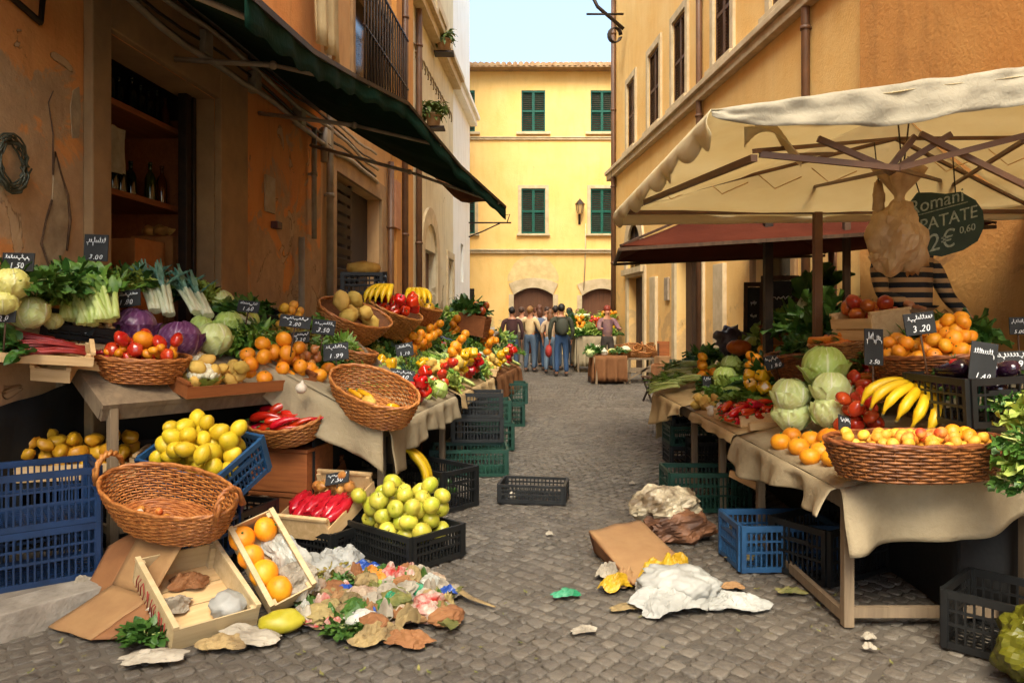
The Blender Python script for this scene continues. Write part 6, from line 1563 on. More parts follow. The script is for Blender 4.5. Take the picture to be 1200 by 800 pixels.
# wooden crate with red packs on a black crate
fr, br_, fl = P(376, 620, 4.62), P(431, 563, 5.12), P(322, 602, 4.86)
B, w_, d_ = quad(fr, br_, fl, .13)
woodcrate(B, 'pale wooden crate of red film packs with a price sign on top', w_, d_, .11, 'wood_pale', boards=1, ends_high=.05)
for k in range(6):
    me = MB().ball((0,0,0), .055, 16, 0, .22, 3.5, seed=k+20, squash=(2.4,.9,.75)); tag(me.build('red_pack', pm('red pack film', '#a80f1c', '#c02030', 8, .25, .002, 30, coat=.4), None, M=B @ T(-.06+.03*(k % 2), -d_*.40+d_*.155*k, .09+.012*(k % 2)) @ RZ(rr_pack[k] if False else .1*(k % 3-1))), ['frontmost', 'second', 'third', 'fourth', 'fifth', 'rearmost'][k]+' red film pack in the pale wooden crate, counted from the street', 'pack')
fill(B @ T(.17,.02,.03), 'onion', 9, .04, (.08, .17, 'r'), .03, 'brown onion in the crate behind the red packs', 'onions behind the red packs', .9, tries=6)
sign((B @ V(.13, -.03, .15)), .19, .11, 'dark price sign with bluish writing lying on the red packs', '1.50', -.1, .8, -.2, .02, 41)
c = G(372, 655); crate(T(c.x+.02, c.y+.2, 0) @ RZ(-.55), 'black crate under the crate of red packs', .42, .36, .17, 'pl_black', fine=.03)
q_, w_, d_ = quad(P(352, 592, 5.15), P(392, 545, 5.7), P(305, 575, 5.45), .12)
woodcrate(q_, 'yellowish wooden crate half hidden behind the red packs', w_, d_, .12, 'wood_orange', boards=1)
one('mango', T(*P(352, 560, 5.45)), 'single yellow fruit in the half hidden wooden crate', 1.3)
# black crate heaped with apples
B = T(-.69, 4.86, .005) @ RZ(D(-42))
crate(B, 'black crate heaped with yellow green apples on the cobbles', .66, .44, .20, 'pl_black', fine=.026)
fill(B, 'green_apple', 46, .056, (.32, .21, 'r'), .10, 'yellow green apple heaped in the black crate on the cobbles', 'apples in the black crate', 1.0, tries=22, squash=.82, k0=1.04)
# crate with bananas behind the apples
B = T(-.62, 6.15, .005) @ RZ(D(-42))
crate(B, 'black crate with a banana bunch hanging over its side', .60, .38, .31, 'pl_black', fine=.03)
add_bananas(T(*P(474, 526, 5.75)) @ RZ(.1) @ RY(.25), 'yellow banana bunch hanging in the black crate behind the apples', 4, .24, 1.9)
for k in range(4): one('courgette', B @ T(U(-.1,.15), U(-.08,.08), .06+.04*k) @ RZ(U(0,3)), 'brownish courgette at the bottom of the banana crate', 1.1, 'courgettes in the banana crate')
crate(T(-1.25, 6.05, 0) @ RZ(D(-42)), 'black crate standing behind the apples under the table cloth', .5, .36, .34, 'pl_black', fine=.04)
# empty crate in the street
c = G(626, 590); B = T(c.x, c.y+.14, .008) @ RZ(-.16)
crate(B, 'small empty black crate alone in the middle of the street', .53, .34, .145, 'pl_black', fine=.03, solid_lip=.02)
one('garlic', B @ T(-.17,-.06,.03), 'white scrap in the left corner of the empty street crate', .8, cat='scrap')
# green and dark stacks along the middle table
for i, (x, y, w, d, h, mt, rz, lab) in enumerate((
  (548, 559, .72, .44, .25, 'pl_green', .05, 'wide dark green crate at the foot of the stacks'),
  (455, 540, .56, .4, .30, 'pl_green', .0, 'dark green crate beneath the cloth corner'),
  (592, 500, .5, .4, .30, 'pl_green', .05, 'lower green crate of the farthest stack'),
  (574, 528, .5, .36, .30, 'pl_green', .1, 'green crate between the near and far stacks'),
  (380, 560, .6, .4, .30, 'pl_green', -.1, 'dark green crate beside the wooden boxes'),
  )):
    c = G(x, y); crate(T(c.x, c.y+d/2, .005) @ RZ(rz), lab, w, d, h, mt, fine=.035)
c = G(560, 552); 
for k in range(2): crate(T(c.x-.02, c.y+.32, .258+k*.242) @ RZ(.05-.04*k), ['lower', 'upper'][k]+' black crate standing on the wide green crate', .50, .38, .24, 'pl_black', fine=.03)
c = G(604, 500); 
for k in range(1): crate(T(c.x-.10, c.y+.2, .308+k*.30) @ RZ(.05+.06*k), 'upper green crate of the farthest stack', .5, .4, .28, 'pl_green', fine=.035)
c = G(574, 528); crate(T(c.x-.03, c.y+.18, .308) @ RZ(.06), 'green crate on top of the one between the stacks', .5, .36, .25, 'pl_green', fine=.035)
c = G(455, 540); crate(T(c.x, c.y+.2, .308) @ RZ(.06), 'second dark green crate beneath the cloth corner', .56, .4, .26, 'pl_black', fine=.05)
for k in range(2):
    crate(T(-1.55, 6.9, .12+.27*k) @ RZ(.1), ['lower', 'upper'][k]+' black crate deep under the left middle table', .6, .4, .26, 'pl_black', fine=.05)
    crate(T(-2.75, 5.35, .12+.27*k) @ RZ(.6), ['lower', 'upper'][k]+' black crate deep under the left near table', .6, .4, .26, 'pl_black', fine=.05)
# brown cloth strip hanging under the middle table
m = MB(); c = G(472, 548); m.grid(10, 10, lambda i, j: (i*.3-.15, .03*math.sin(i*9), .05+j*.62)); tag(m.build('hanging_sack', M_['brown_cloth'], None, M=T(c.x, c.y+.35, 0), solid=.004), 'brown sack hanging below the cloth corner behind the bananas', 'sack')

# ------------------------------------------------------------------ below the right table
for i, (x, y, w, d, h, mt, rz, dy, lab) in enumerate((
  (833, 601, .62, .40, .30, 'pl_green', .0, .2, 'dark green crate under the right table by the crumpled paper'),
  (905, 672, .58, .40, .27, 'pl_blue2', .05, .22, 'faded blue crate under the front of the right table'),
  (1000, 690, .56, .40, .31, 'pl_black', .55, .32, 'black crate behind the corner leg of the right table'),
  (850, 560, .5, .4, .31, 'pl_black', .0, .3, 'black crate behind the green one under the right table'))):
    c = G(x, y); crate(T(c.x+.1*(i == 1), c.y+dy, .005) @ RZ(rz), lab, w, d, h, mt, fine=.03)
c = G(830, 560); 
for k in range(3): crate(T(c.x+.02, c.y+.75, .005+k*.2) @ RZ(.03*k), ['lowest', 'middle', 'top'][k]+' crate of the dark stack under the far part of the right table', .5, .4, .195, 'pl_black' if k != 1 else 'pl_green', fine=.04)
c = G(1100, 700)
for k in range(2): crate(T(2.35, 5.0+.3*k, .005+.27*k) @ RZ(.2), ['lower', 'upper'][k]+' black crate deep in the shade under the right table', .6, .4, .26, 'pl_black', fine=.06)
m = MB(); m.box(0,0,0,.30,.02,.05); c = G(872, 610); tag(m.build('broken_board', M_['wood_pale'], None, M=T(c.x-.02, c.y-.12, .29) @ RZ(-.9) @ RY(.25), bevel=.002), 'broken pale slat lying on the rim of the faded blue crate', 'slat')
# black crate at the bottom right
c = G(1165, 800); B = T(2.30, 3.42, .005) @ RZ(-.80)
crate(B, 'black crate at the lower right corner on the cobbles', .58, .42, .26, 'pl_black', fine=.035)
for k in range(4): one('onion', B @ T(.05+.04*k, -.17, .24), 'yellowish scrap on the rim of the lower right crate', .5, 'scraps on the lower right crate', cat='scrap')

# black sheets added behind the table legs to stand in for deep shade
def shade_backing(a, b, z0, z1a, z1b, lab):
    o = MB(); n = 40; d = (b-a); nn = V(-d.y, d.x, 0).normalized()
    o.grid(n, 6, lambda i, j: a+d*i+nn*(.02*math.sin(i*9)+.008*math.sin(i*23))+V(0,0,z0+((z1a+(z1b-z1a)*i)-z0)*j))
    tag(o.build('shade_sheet', M_['shade_backing'], None, world=True, solid=.003), lab, 'shade_sheet')
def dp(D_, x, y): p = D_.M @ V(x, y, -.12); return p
for (D_, x0, x1, y, g, lab) in ((DA, .40, 2.3, .90, .13, 'black sheet added for shade behind the legs of the left near table'), (DB, -.0, 6.3, .5, .02, 'black sheet added for shade behind the crates of the left middle table'), (DR, .1, 4.45, .62, .01, 'black sheet added for shade behind the crates of the right table')):
    a, b = dp(D_, x0, y), dp(D_, x1, y); shade_backing(V(a.x, a.y, 0), V(b.x, b.y, 0), g, a.z, b.z, lab)
shade_backing(V(-2.915, 4.1, 0), V(-2.85, 5.25, 0), .13, .95, 1.1, 'black sheet added for shade on the wall behind the tray of mangoes')

a, b = dp(DR, 4.42, .62), dp(DR, 4.30, 1.85); shade_backing(V(a.x, a.y, 0), V(b.x, b.y, 0), .01, a.z, b.z-.02, 'black sheet added for shade at the near end of the right table')
# ------------------------------------------------------------------ green awning on the left
def awning():
    front = [P(287, -12, 3.35), P(365, 58, 4.6), P(415, 88, 5.9), P(477, 120, 7.2), P(539, 194, 8.6), P(592, 242, 9.9)]
    back = []
    for p in front:
        y = p.y+.05; x = -3.2+.0611*y+.04; back.append(V(x, y, 4.02+.02*y))
    o = empty('awning', 'long dark green awning sloping out over the left stalls', 'awning', T(*back[0]))
    m = MB()
    def cr(arr, s):
        s = s*(len(arr)-1); i = min(int(s), len(arr)-2); return arr[i].lerp(arr[i+1], s-i)
    def fn(i, j):
        a = cr(back, i); b = cr(front, i); p = a.lerp(b, j); p.z -= .10*math.sin(PI*j)*(1+.3*math.sin(i*9)); p.z += .012*math.sin(i*60)*j; return p
    m.grid(60, 12, fn); m.build('canvas', M_['green_canvas'], o, world=True, solid=.006)
    m = MB()
    m.grid(90, 3, lambda i, j: cr(front, i)+V(.01*math.sin(i*70), 0, -.16*j*(1-.0*i)-.015*math.sin(i*90)*j)); m.build('valance', M_['green_canvas'], o, world=True, solid=.004)
    m = MB()
    for a, b in zip(front, front[1:]): m.beam(a-V(0,0,.012), b-V(0,0,.012), .035, .035)
    m.build('front_bar', M_['iron'], o, world=True)
    for k in (.12, .45, .72, .97):
        a = cr(back, k)-V(0,0,.55); b = cr(front, k)-V(0,0,.03); mid = a.lerp(b, .5)+V(.1,-.25,-.02)
        m = MB(); m.tube([a, mid], .022, 8); m.tube([mid, b], .018, 8); m.ball(mid, .035, 8); m.build('folding_arm', M_['pipe_grey'], o, world=True)
    m = MB(); m.tube([b_+V(.05,0,-.02) for b_ in back], .05, 8); m.build('roller', M_['iron'], o, world=True)
    # brown end flap
    m = MB(); a, b = back[-1], front[-1]
    m.grid(10, 4, lambda i, j: a.lerp(b, .62+.38*i)+V(0, .012, -.22*j*math.sin(PI*min(1,i+.15))+.02*math.sin(i*12)*j)); m.build('end_flap', M_['brown_cloth'], o, world=True, solid=.004)
awning()

# ------------------------------------------------------------------ cream canopy over the right stall
def canopy():
    x0, x1, y0, y1 = .98, 3.95, 3.30, 5.95
    z = 2.20
    o = empty('market_canopy', 'cream canvas market canopy with a brown frame over the right stall', 'canopy', T(1.9, 5.9, 0))
    cx, cy = 2.3, 4.6; pk = 2.74
    # canvas: four slopes to the peak, overhanging at the near left corner
    c = {'nl': V(.84, 3.24, 2.37), 'nr': V(4.05, 3.24, 2.78), 'fl': V(.80, 5.95, 2.31), 'fr': V(4.05, 6.0, 2.36)}
    peak = V(cx, cy, pk)
    for nm, a, b, sag in (('near', 'nl', 'nr', .05), ('far', 'fl', 'fr', .10), ('left', 'nl', 'fl', .10), ('right', 'nr', 'fr', .06)):
        m = MB(); A, B = c[a], c[b]
        def fn(i, j):
            p = A.lerp(B, i).lerp(peak, j); p.z -= sag*math.sin(PI*i)*(1-j)*.6+sag*math.sin(PI*j)*.8
            p.z += .012*noise.noise(p*4); return p
        m.grid(30, 14, fn); m.build('canvas', M_['cream_canvas'], o, world=True, solid=.003)
    # near valance: bulging white edge
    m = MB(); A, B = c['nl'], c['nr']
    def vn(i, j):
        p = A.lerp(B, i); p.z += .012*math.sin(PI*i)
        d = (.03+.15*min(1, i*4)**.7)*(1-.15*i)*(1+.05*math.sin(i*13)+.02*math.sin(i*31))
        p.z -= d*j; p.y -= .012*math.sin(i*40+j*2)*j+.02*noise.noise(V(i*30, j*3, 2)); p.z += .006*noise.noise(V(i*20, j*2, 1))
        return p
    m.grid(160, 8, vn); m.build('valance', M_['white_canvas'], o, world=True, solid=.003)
    # left valance with scalloped edge
    m = MB(); A, B = c['nl'], c['fl']
    def vl(i, j):
        p = A.lerp(B, i); p.x += .03*math.sin(i*22)*j-.02*math.sin(PI*j); p.z -= j*(.10+.045*abs(math.sin(i*PI*11))); return p
    m.grid(88, 5, vl); m.build('valance', M_['cream_canvas'], o, world=True, solid=.003)
    m = MB(); A, B = c['fl'], c['fr']
    m.grid(60, 4, lambda i, j: A.lerp(B, i)+V(0, .02*math.sin(i*30)*j, -.11*j)); m.build('valance', M_['cream_canvas'], o, world=True, solid=.003)
    # loose torn flap at the near left corner
    m = MB(); a, b = P(872, 150, 3.3), P(940, 186, 3.45)
    m.grid(14, 8, lambda i, j: a.lerp(b, i)+V(.05*j, .16*j, .06*math.sin(PI*i)*j+.05*math.sin(i*9+j*5)*j)+V(0,0,.05*math.sin(PI*i))); m.build('torn_flap', M_['cream_canvas'], o, world=True, solid=.003)
    # frame
    fz = 2.2; n_l = V(1.06, 3.36, 2.19); f_l = V(.82, 5.88, 2.29); n_r = V(4.0, 3.36, 2.26); f_r = V(4.0, 5.9, 2.30)
    m = MB()
    for p, q in ((n_l, f_l), (f_l, f_r), (n_r, f_r)): m.beam(p, q, .03, .03)
    m.build('frame_rail', M_['pipe_brown'], o, world=True)
    # truss of the near side: X scissors
    y = 3.40
    def T2(px, py, Y=y): return P(px, py, Y)
    m = MB()
    for p, q in (((890,181),(1052,197)), ((1052,197),(1215,155)), ((963,160),(1052,198)), ((1087,153),(1215,216)), ((1127,152),(1052,199)), ((1087,153),(1052,197))):
        k_ = len(m.f)//6*.021; m.beam(T2(*p)+V(0,k_,0), T2(*q)+V(0,k_,0), .020, .026, up=(0,0,1))
    m.build('near_truss', M_['pipe_brown'], o, world=True)
    m = MB()
    for p, q in (((1052,198,3.4),(1110,214,5.9)), ((1052,198,3.4),(940,222,5.9)), ((1200,165,3.5),(1105,224,5.9)), ((900,183,3.4),(975,180,4.6))):
        m.beam(P(*p), P(*q), .022, .018)
    a = peak-V(0,0,.06)
    for q in (n_l, f_l, f_r, n_r): m.beam(q+V(0,0,.03), a-V(0,0,.12), .02, .02)
    m.build('roof_strut', M_['pipe_brown'], o, world=True)
    for (px, Y, lab) in ((958, 5.86, 0),):
        b = P(px, 370, Y); m = MB(); m.box(b.x, b.y, 0, .06, .06, 2.29); m.box(b.x, b.y, 0, .14, .14, .02); m.build('post', M_['pipe_brown'], o, world=True, bevel=.004)
    m = MB(); m.box(3.98, 3.4, 0, .05, .05, 2.25); m.build('post', M_['pipe_brown'], o, world=True); m = MB(); m.box(3.98, 5.88, 0, .05, .05, 2.3); m.build('post', M_['pipe_brown'], o, world=True)
    # hanging lace-like wires and clips along the far edge
    m = MB()
    for i in range(9):
        a = V(1.0+.33*i, 5.4-.1*i, 2.42+.02*i); m.tube([a, a+V(.12,0,-.10), a+V(.3,0,-.02)], .004, 4)
    m.build('cord', M_['wood_pale'], o, world=True)
    # dark red canopy behind
    o = empty('market_canopy', 'dark red brown canvas canopy behind the cream one', 'canopy', T(2.2, 8, 0))
    L = P(727, 288, 6.65); q = {'nl': L, 'nr': V(3.75, 5.95, 2.22), 'fl': V(1.25, 9.4, 2.16), 'fr': V(3.75, 9.2, 2.25)}; pk = V(2.3, 7.7, 3.0)
    pk.z = 2.78
    for a, b in (('nl','nr'), ('nl','fl'), ('fl','fr'), ('nr','fr')):
        A, B = q[a], q[b]; m = MB(); m.grid(24, 10, lambda i, j: A.lerp(B, i).lerp(pk, j)-V(0,0,.06*math.sin(PI*j)+.04*math.sin(PI*i)*(1-j))); m.build('canvas', M_['red_canvas'], o, world=True, solid=.003)
    m = MB()
    for a, b in (('nl','nr'), ('nl','fl'), ('fl','fr')): m.beam(q[a]-V(0,0,.03), q[b]-V(0,0,.03), .03, .03)
    for a in q.values(): m.beam(a, pk-V(0,0,.06), .02, .02)
    m.beam(q['nl'].lerp(q['nr'], .4)-V(0,0,.05), pk-V(0,0,.5), .02, .02); m.build('frame_rail', M_['wood_dark'], o, world=True)
    b = P(900, 370, 6.8); m = MB(); m.box(b.x, b.y, 0, .07, .07, 2.55); m.build('post', M_['iron'], o, world=True)
    b = P(992, 370, 6.4); m = MB(); m.box(b.x, b.y, 0, .05, .05, 2.3); m.build('post', M_['wood_dark'], o, world=True)
canopy()

# ------------------------------------------------------------------ hanging bag and green board
def hanging():
    Y = 4.5; c = P(1050, 272, Y); k = Y/F
    o = empty('hanging_bag', 'lumpy tan mesh bag of rolls hanging from the cream canopy', 'bag', T(*c))
    m = MB(); t = MB().ball((0,0,0), 1, 44, 0, .0)
    rb_ = random.Random(4); bd = [V(rb_.uniform(-1,1), rb_.uniform(-1,1), rb_.uniform(-1,1)).normalized()*rb_.uniform(2,6) for _ in range(6)]
    pts = []
    for p in t.v:
        v = Vector(p); f = 1+.22*noise.noise(v*1.7+V(3,1,0))+.09*noise.noise(v*4.5)
        f *= .82+.30*sum(abs(((v.dot(d_)+q_) % 2)-1) for q_, d_ in enumerate(bd))/6; pts.append(V(v.x*30*k*f*(1-.25*v.z), v.y*.15*f, v.z*43*k*f-.03))
    m.add(pts, t.f, 0, False)
    m.ball((-.07, -.03, -.02), .11, 16, 0, .25, 3, seed=3, squash=(1,.8,1.2)); m.ball((.08, -.03, -.10), .10, 16, 0, .25, 3, seed=6, squash=(.9,.8,1.4))
    m.build('bag_body', M_['tan_bag'], o)
    m = MB()
    m.lathe([(.05,.12),(.025,.2),(.03,.22),(.10,.33),(.12,.37)], 22, 0, fn=lambda a, r, z: (r*(1+.35*math.sin(a*5)*(z > .25)), z+.03*math.sin(a*3)*(z > .3))); m.build('bag_neck', M_['tan_bag'], o, T(.02,0,0), solid=.004)
    m = MB(); m.tube([V(.02,0,.22), V(.03,0,.45), V(.0,0,.78)], .005, 5); m.tube([V(.02,0,.22), V(.06,0,.5), V(.09,0,.78)], .005, 5); m.build('string', M_['iron'], o)
    m = MB().ball((0,0,0), .07, 14, 0, .3, 3, seed=9, squash=(.5,.4,1.5)); c2 = P(1030, 232, 4.6); q = tag(m.build('net_bag', M_['tan_bag'], None, M=T(*c2)), 'small tan bag knotted beside the larger hanging bag', 'bag')
    m = MB(); m.tube([V(0,0,.08), V(-.03,0,.35)], .004, 5); m.build('string', M_['iron'], q)
    # green chalkboard, irregular outline
    Y = 4.75; c = P(1105, 258, Y); k = Y/F
    o = empty('hanging_board', 'dark green irregular chalkboard with writing hanging under the cream canopy', 'chalkboard', T(*c) @ RY(D(8)*-1) )
    out = [(-40,22),(-38,-22),(-30,-36),(-8,-42),(18,-38),(36,-30),(46,-14),(47,4),(40,18),(24,30),(6,30),(-10,34),(-26,36)]
    m = MB(); m.poly([(x*k, y*k) for x, y in out], .012, M=RX(PI/2)); m.build('board', M_['green_board'], o, bevel=.003)
    m = MB()
    text_to(m, 'Romani', .115, T(-.04, -.0135, .115) @ RX(PI/2) @ RZ(.12)); text_to(m, 'PATATE', .105, T(.02, -.0135, -.0) @ RX(PI/2) @ RZ(.12)); text_to(m, '2\u20ac', .15, T(-.04, -.0135, -.13) @ RX(PI/2) @ RZ(.1)); text_to(m, '0,60', .06, T(.13, -.0135, -.075) @ RX(PI/2) @ RZ(.1))
    m.tube([V(-.16,-.0135,.05), V(.16,-.0135,.09)], .003, 4); m.build('chalk_writing', M_['chalk_faint'], o)
    m = MB(); m.tube([V(-.12,.0,.18), V(-.16,.0,.42)], .004, 5); m.build('string', M_['iron'], o); m = MB(); m.tube([V(.1,.0,.15), V(.12,0,.45)], .004, 5); m.build('string', M_['iron'], o)
hanging()

# ------------------------------------------------------------------ people
skinm = pm('skin', '#a8714e', '#b88060', 8, .5)
def person(M, label, height=1.7, shirt='#444', shirt2=None, pants='#2a3a55', hair='#241810', arms=((-.12,.0,.0),(.12,.0,.0)), stride=.0, lean=0.0, hair_long=False, build=1.0, seed=0,
           backpack=None, bare_legs=False, face=False, stripes=False, head_turn=0.0, arm_fwd=(.0,.0), elbow=(.2,.2), sleeve=1.0, skirt=False, bag=None):
    s = height/1.7; o = empty('person', label, 'person', M)
    W = .19*build
    hip = V(0,0,.92); j = {}
    def S(v): return Vector(v)*s
    ln = lean
    P0 = {'pel': V(0,0,.93), 'bel': V(0,-.01-ln*.3,1.08), 'che': V(0,-.02-ln*.6,1.28), 'nb': V(0,-.02-ln,1.43), 'ne': V(0,-.03-ln,1.50), 'h1': V(0,-.045-ln*1.1,1.585), 'h2': V(0,-.04-ln*1.1,1.66)}
    for sx, nm, k in ((-1, 'l', 0), (1, 'r', 1)):
        P0['hp'+nm] = V(sx*.09,0,.90); st = stride*sx
        P0['kn'+nm] = V(sx*.11,-.03+st*.5,.49); P0['an'+nm] = V(sx*.12,.02+st,.09); P0['to'+nm] = V(sx*.14,-.14+st,.035)
        P0['sh'+nm] = V(sx*W,-.015-ln,1.38)
        f = arm_fwd[k]; P0['el'+nm] = V(sx*(W+.06),-.02-ln-.26*math.sin(f),1.38-.27*math.cos(f)); e = f+elbow[k]*2
        P0['wr'+nm] = P0['el'+nm]+V(-sx*.02,-.24*math.sin(e),-.24*math.cos(e)); P0['ha'+nm] = P0['wr'+nm]+V(0,-.06*math.sin(e),-.06*math.cos(e))
    def skin(name, chain, rad, mat, root, sub=1, extra=None):
        names = list(rad); me = bpy.data.meshes.new(name); idx = {n: i for i, n in enumerate(names)}
        me.from_pydata([S(P0[n]) for n in names], [(idx[a], idx[b]) for a, b in chain], [])
        ob = bpy.data.objects.new(name, me); COL.objects.link(ob); ob.parent = o
        mod = ob.modifiers.new('skin', 'SKIN'); me.skin_vertices.new() if not len(me.skin_vertices) else None
        for n in names:
            v = me.skin_vertices[0].data[idx[n]]; r = rad[n]; r = r if hasattr(r, '__len__') else (r, r)
            v.radius = (r[0]*s, r[1]*s); v.use_root = (n == root)
        mod.use_smooth_shade = True
        sb = ob.modifiers.new('sub', 'SUBSURF'); sb.levels = sub; sb.render_levels = sub
        me.materials.append(mat); return ob
    legs = [('pel','hpl'),('hpl','knl'),('knl','anl'),('anl','tol'),('pel','hpr'),('hpr','knr'),('knr','anr'),('anr','tor')]
    arm_ = [('nb','shl'),('shl','ell'),('ell','wrl'),('wrl','hal'),('nb','shr'),('shr','elr'),('elr','wrr'),('wrr','har')]
    tor = [('pel','bel'),('bel','che'),('che','nb')]
    skin('body', tor+[('nb','ne'),('ne','h1'),('h1','h2')]+legs+arm_,
         {'pel':.12,'bel':.11,'che':.125,'nb':.07,'ne':.052,'h1':(.078,.092),'h2':(.072,.085),'hpl':.085,'hpr':.085,'knl':.055,'knr':.055,'anl':.04,'anr':.04,'tol':.035,'tor':.035,
          'shl':.055,'shr':.055,'ell':.038,'elr':.038,'wrl':.027,'wrr':.027,'hal':.036,'har':.036}, skinm, 'pel', 1)
    for nm in 'lr':                                    # five fingers on each hand
        h = MB(); d = (P0['ha'+nm]-P0['wr'+nm]).normalized()
        for q in range(5):
            a = P0['ha'+nm]+V(0, (q-2)*.016, 0); h.tube([a*s, (a+d*(.05+.008*(q in (1,2)))+V(0,-.006,0))*s, (a+d*(.085-.01*abs(q-2))+V(0,-.02,0))*s], [.009*s,.008*s,.006*s], 6)
        h.build('fingers', skinm, o)
    if not bare_legs:
        skin('trousers', [('bel','pel')]+[(a, b) for a, b in legs if b[:2] != 'to'], {'bel':.13*build,'pel':.145*build,'hpl':.10,'hpr':.10,'knl':.075,'knr':.075,'anl':.062,'anr':.062}, pm('cloth '+pants, pants, None, rough=.9, bump=.004, bscale=14), 'pel', 1)
    else:
        skin('shorts', [('bel','pel'),('pel','hpl'),('pel','hpr')]+[], {'bel':.13,'pel':.145,'hpl':.115,'hpr':.115}, pm('cloth '+pants, pants, None, rough=.9), 'pel', 1)
    if stripes:
        n = NT('striped shirt'); w = n.n('ShaderNodeTexWave', bands_direction='Z'); w.inputs['Scale'].default_value = 4.2; n.l(n.tc.outputs['Object'], w.inputs['Vector'])
        n.col(n.ramp(w.outputs['Fac'], [(.45, s2l(shirt)), (.55, s2l(shirt2))], 'CONSTANT')); n.set(Roughness=.9); sm = n.mat
    else: sm = pm('cloth '+shirt+str(shirt2), shirt, shirt2, 5, .9, .004, 14)
    rr = {'pel':(.145*build,.12*build),'bel':.125*build,'che':.15*build,'nb':.095,'shl':.075,'shr':.075,'ell':.055,'elr':.055}
    ch = tor+[('nb','shl'),('shl','ell'),('nb','shr'),('shr','elr')]
    if sleeve > .9: rr.update({'wrl':.042,'wrr':.042}); ch += [('ell','wrl'),('elr','wrr')]
    skin('shirt', ch, rr, sm, 'che', 1)
    m = MB()
    for nm in 'lr': m.ball((P0['an'+nm]*.4+P0['to'+nm]*.6+V(0,0,-.0))*s, .07*s, 10, squash=(.75,1.9,.62))
    m.build('shoes', pm('shoe leather', '#2a2422', '#4a4038', 9, .6), o)
    hc = S(P0['h2'])+V(0,.012,.012)*s; m = MB()
    m.ball(hc, .105*s, 16, 0, .10, 5, seed=seed, squash=(.86,1.0,.95))
    if hair_long: m.ball(hc+V(0,.06,-.12)*s, .09*s, 14, 0, .2, 5, seed=seed+1, squash=(.95,.6,1.5))
    m.build('hair', pm('hair '+hair, hair, None, rough=.6), o, T(0,.022*s,.012*s))
    if True:
        f = MB(); hp = S(P0['h1'])
        f.ball(hp+V(0,-.098,.012)*s, .016*s, 8, 0, squash=(.8,1,1.4))
        for sx in (-1,1): f.ball(hp+V(sx*.08,0,.01)*s, .02*s, 8, 0, squash=(.4,1,1.4))
        f.build('nose_and_ears', skinm, o)
        f = MB()
        for sx in (-1,1): f.ball(hp+V(sx*.032,-.083,.035)*s, .009*s, 8)
        f.ball(hp+V(0,-.088,-.032)*s, .02*s, 8, squash=(1.1,.4,.3)); f.build('eyes_and_mouth', pm('dark eye', '#2a1612', None), o)
    if backpack:
        m = MB(); m.ball((0,.17-ln*.8,1.22), .17, 16, 0, .06, 3, squash=(.9,.55,1.25)); b_ = m.build('backpack', pm('cloth '+backpack, backpack, None, rough=.8), o, SC(s,s,s))
    if bag:
        m = MB(); c = P0['har']; m.ball((c.x+.03, c.y, c.z-.22), .14, 14, 0, .1, 3, squash=(.6,1,1.1)); m.tube([c, V(c.x+.03, c.y, c.z-.12)], .012, 5); m.build('shoulder_bag', pm('cloth '+bag, bag, None, rough=.7), o, SC(s,s,s))
    return o
FACE = 0.0; BACK = PI
def pp(px, feet, rz): c = G(px, feet); return T(c.x, c.y, .0) @ RZ(rz)
person(pp(600, 437, PI), 'person in a dark maroon jacket and jeans seen from behind, leftmost of the group', 1.66, '#3a2224', '#4a2c2a', '#3c4c60', '#1a120e', build=1.15, seed=1)
person(pp(621, 436, 2.7), 'person in a pale yellow shirt with fair hair in the group', 1.68, '#c8a878', '#d8bc8c', '#48586a', '#8a6236', seed=2, arm_fwd=(.3,.5), elbow=(.4,.5))
person(pp(632, 435, PI+.2), 'person with a grey blue backpack and an orange bag', 1.72, '#b0a8a0', None, '#38506c', '#5a3420', seed=3, backpack='#55607a', bag='#b5501c', hair_long=True)
person(pp(628, 430, .3), 'person with reddish hair facing the camera at the back of the group', 1.66, '#a04a24', None, '#4a4038', '#5c2c18', seed=4, face=True)
person(pp(645, 438, PI-.2), 'person in a light blue top and faded jeans in the group', 1.60, '#b89878', '#c8b090', '#66788a', '#6a4426', seed=5, sleeve=.5, hair_long=True)
person(pp(658, 441, PI+.1), 'person in a dark olive jacket with a red bag and blue jeans seen from behind', 1.72, '#2f3026', '#434434', '#2c4668', '#15100d', build=1.2, seed=6, backpack='#3a3c30', bag='#9c2c24')
person(pp(651, 434, PI-.4), 'dark haired person standing close behind the olive jacket', 1.70, '#4a3028', None, '#34465e', '#1c1410', seed=7)
person(pp(640, 432, .4), 'child in a yellow top holding a hand in the group', 1.15, '#d09020', None, '#2e3c58', '#3a2414', seed=8, sleeve=.5)
person(pp(611, 428, PI-.5), 'person in a cream jacket standing at the back left of the group', 1.70, '#d8c4a0', None, '#5a4c40', '#4a3020', seed=11, arm_fwd=(.6,.2))
person(pp(667, 431, 2.2), 'person in a rust red jumper turning towards the far stall', 1.66, '#9c4a2c', None, '#40506a', '#2a1a12', seed=12, arm_fwd=(.7,.5), elbow=(.5,.4))
person(pp(681, 428, PI+.6), 'person in a pale green coat leaning over the far stall', 1.64, '#a8ac84', None, '#4a4440', '#8a6a44', seed=13, arm_fwd=(.9,.7), lean=.12, hair_long=True)
person(pp(641, 424, .1), 'person in a white shirt facing the camera far behind the group', 1.72, '#dcd4c4', None, '#38424c', '#3a2418', seed=14, face=True)
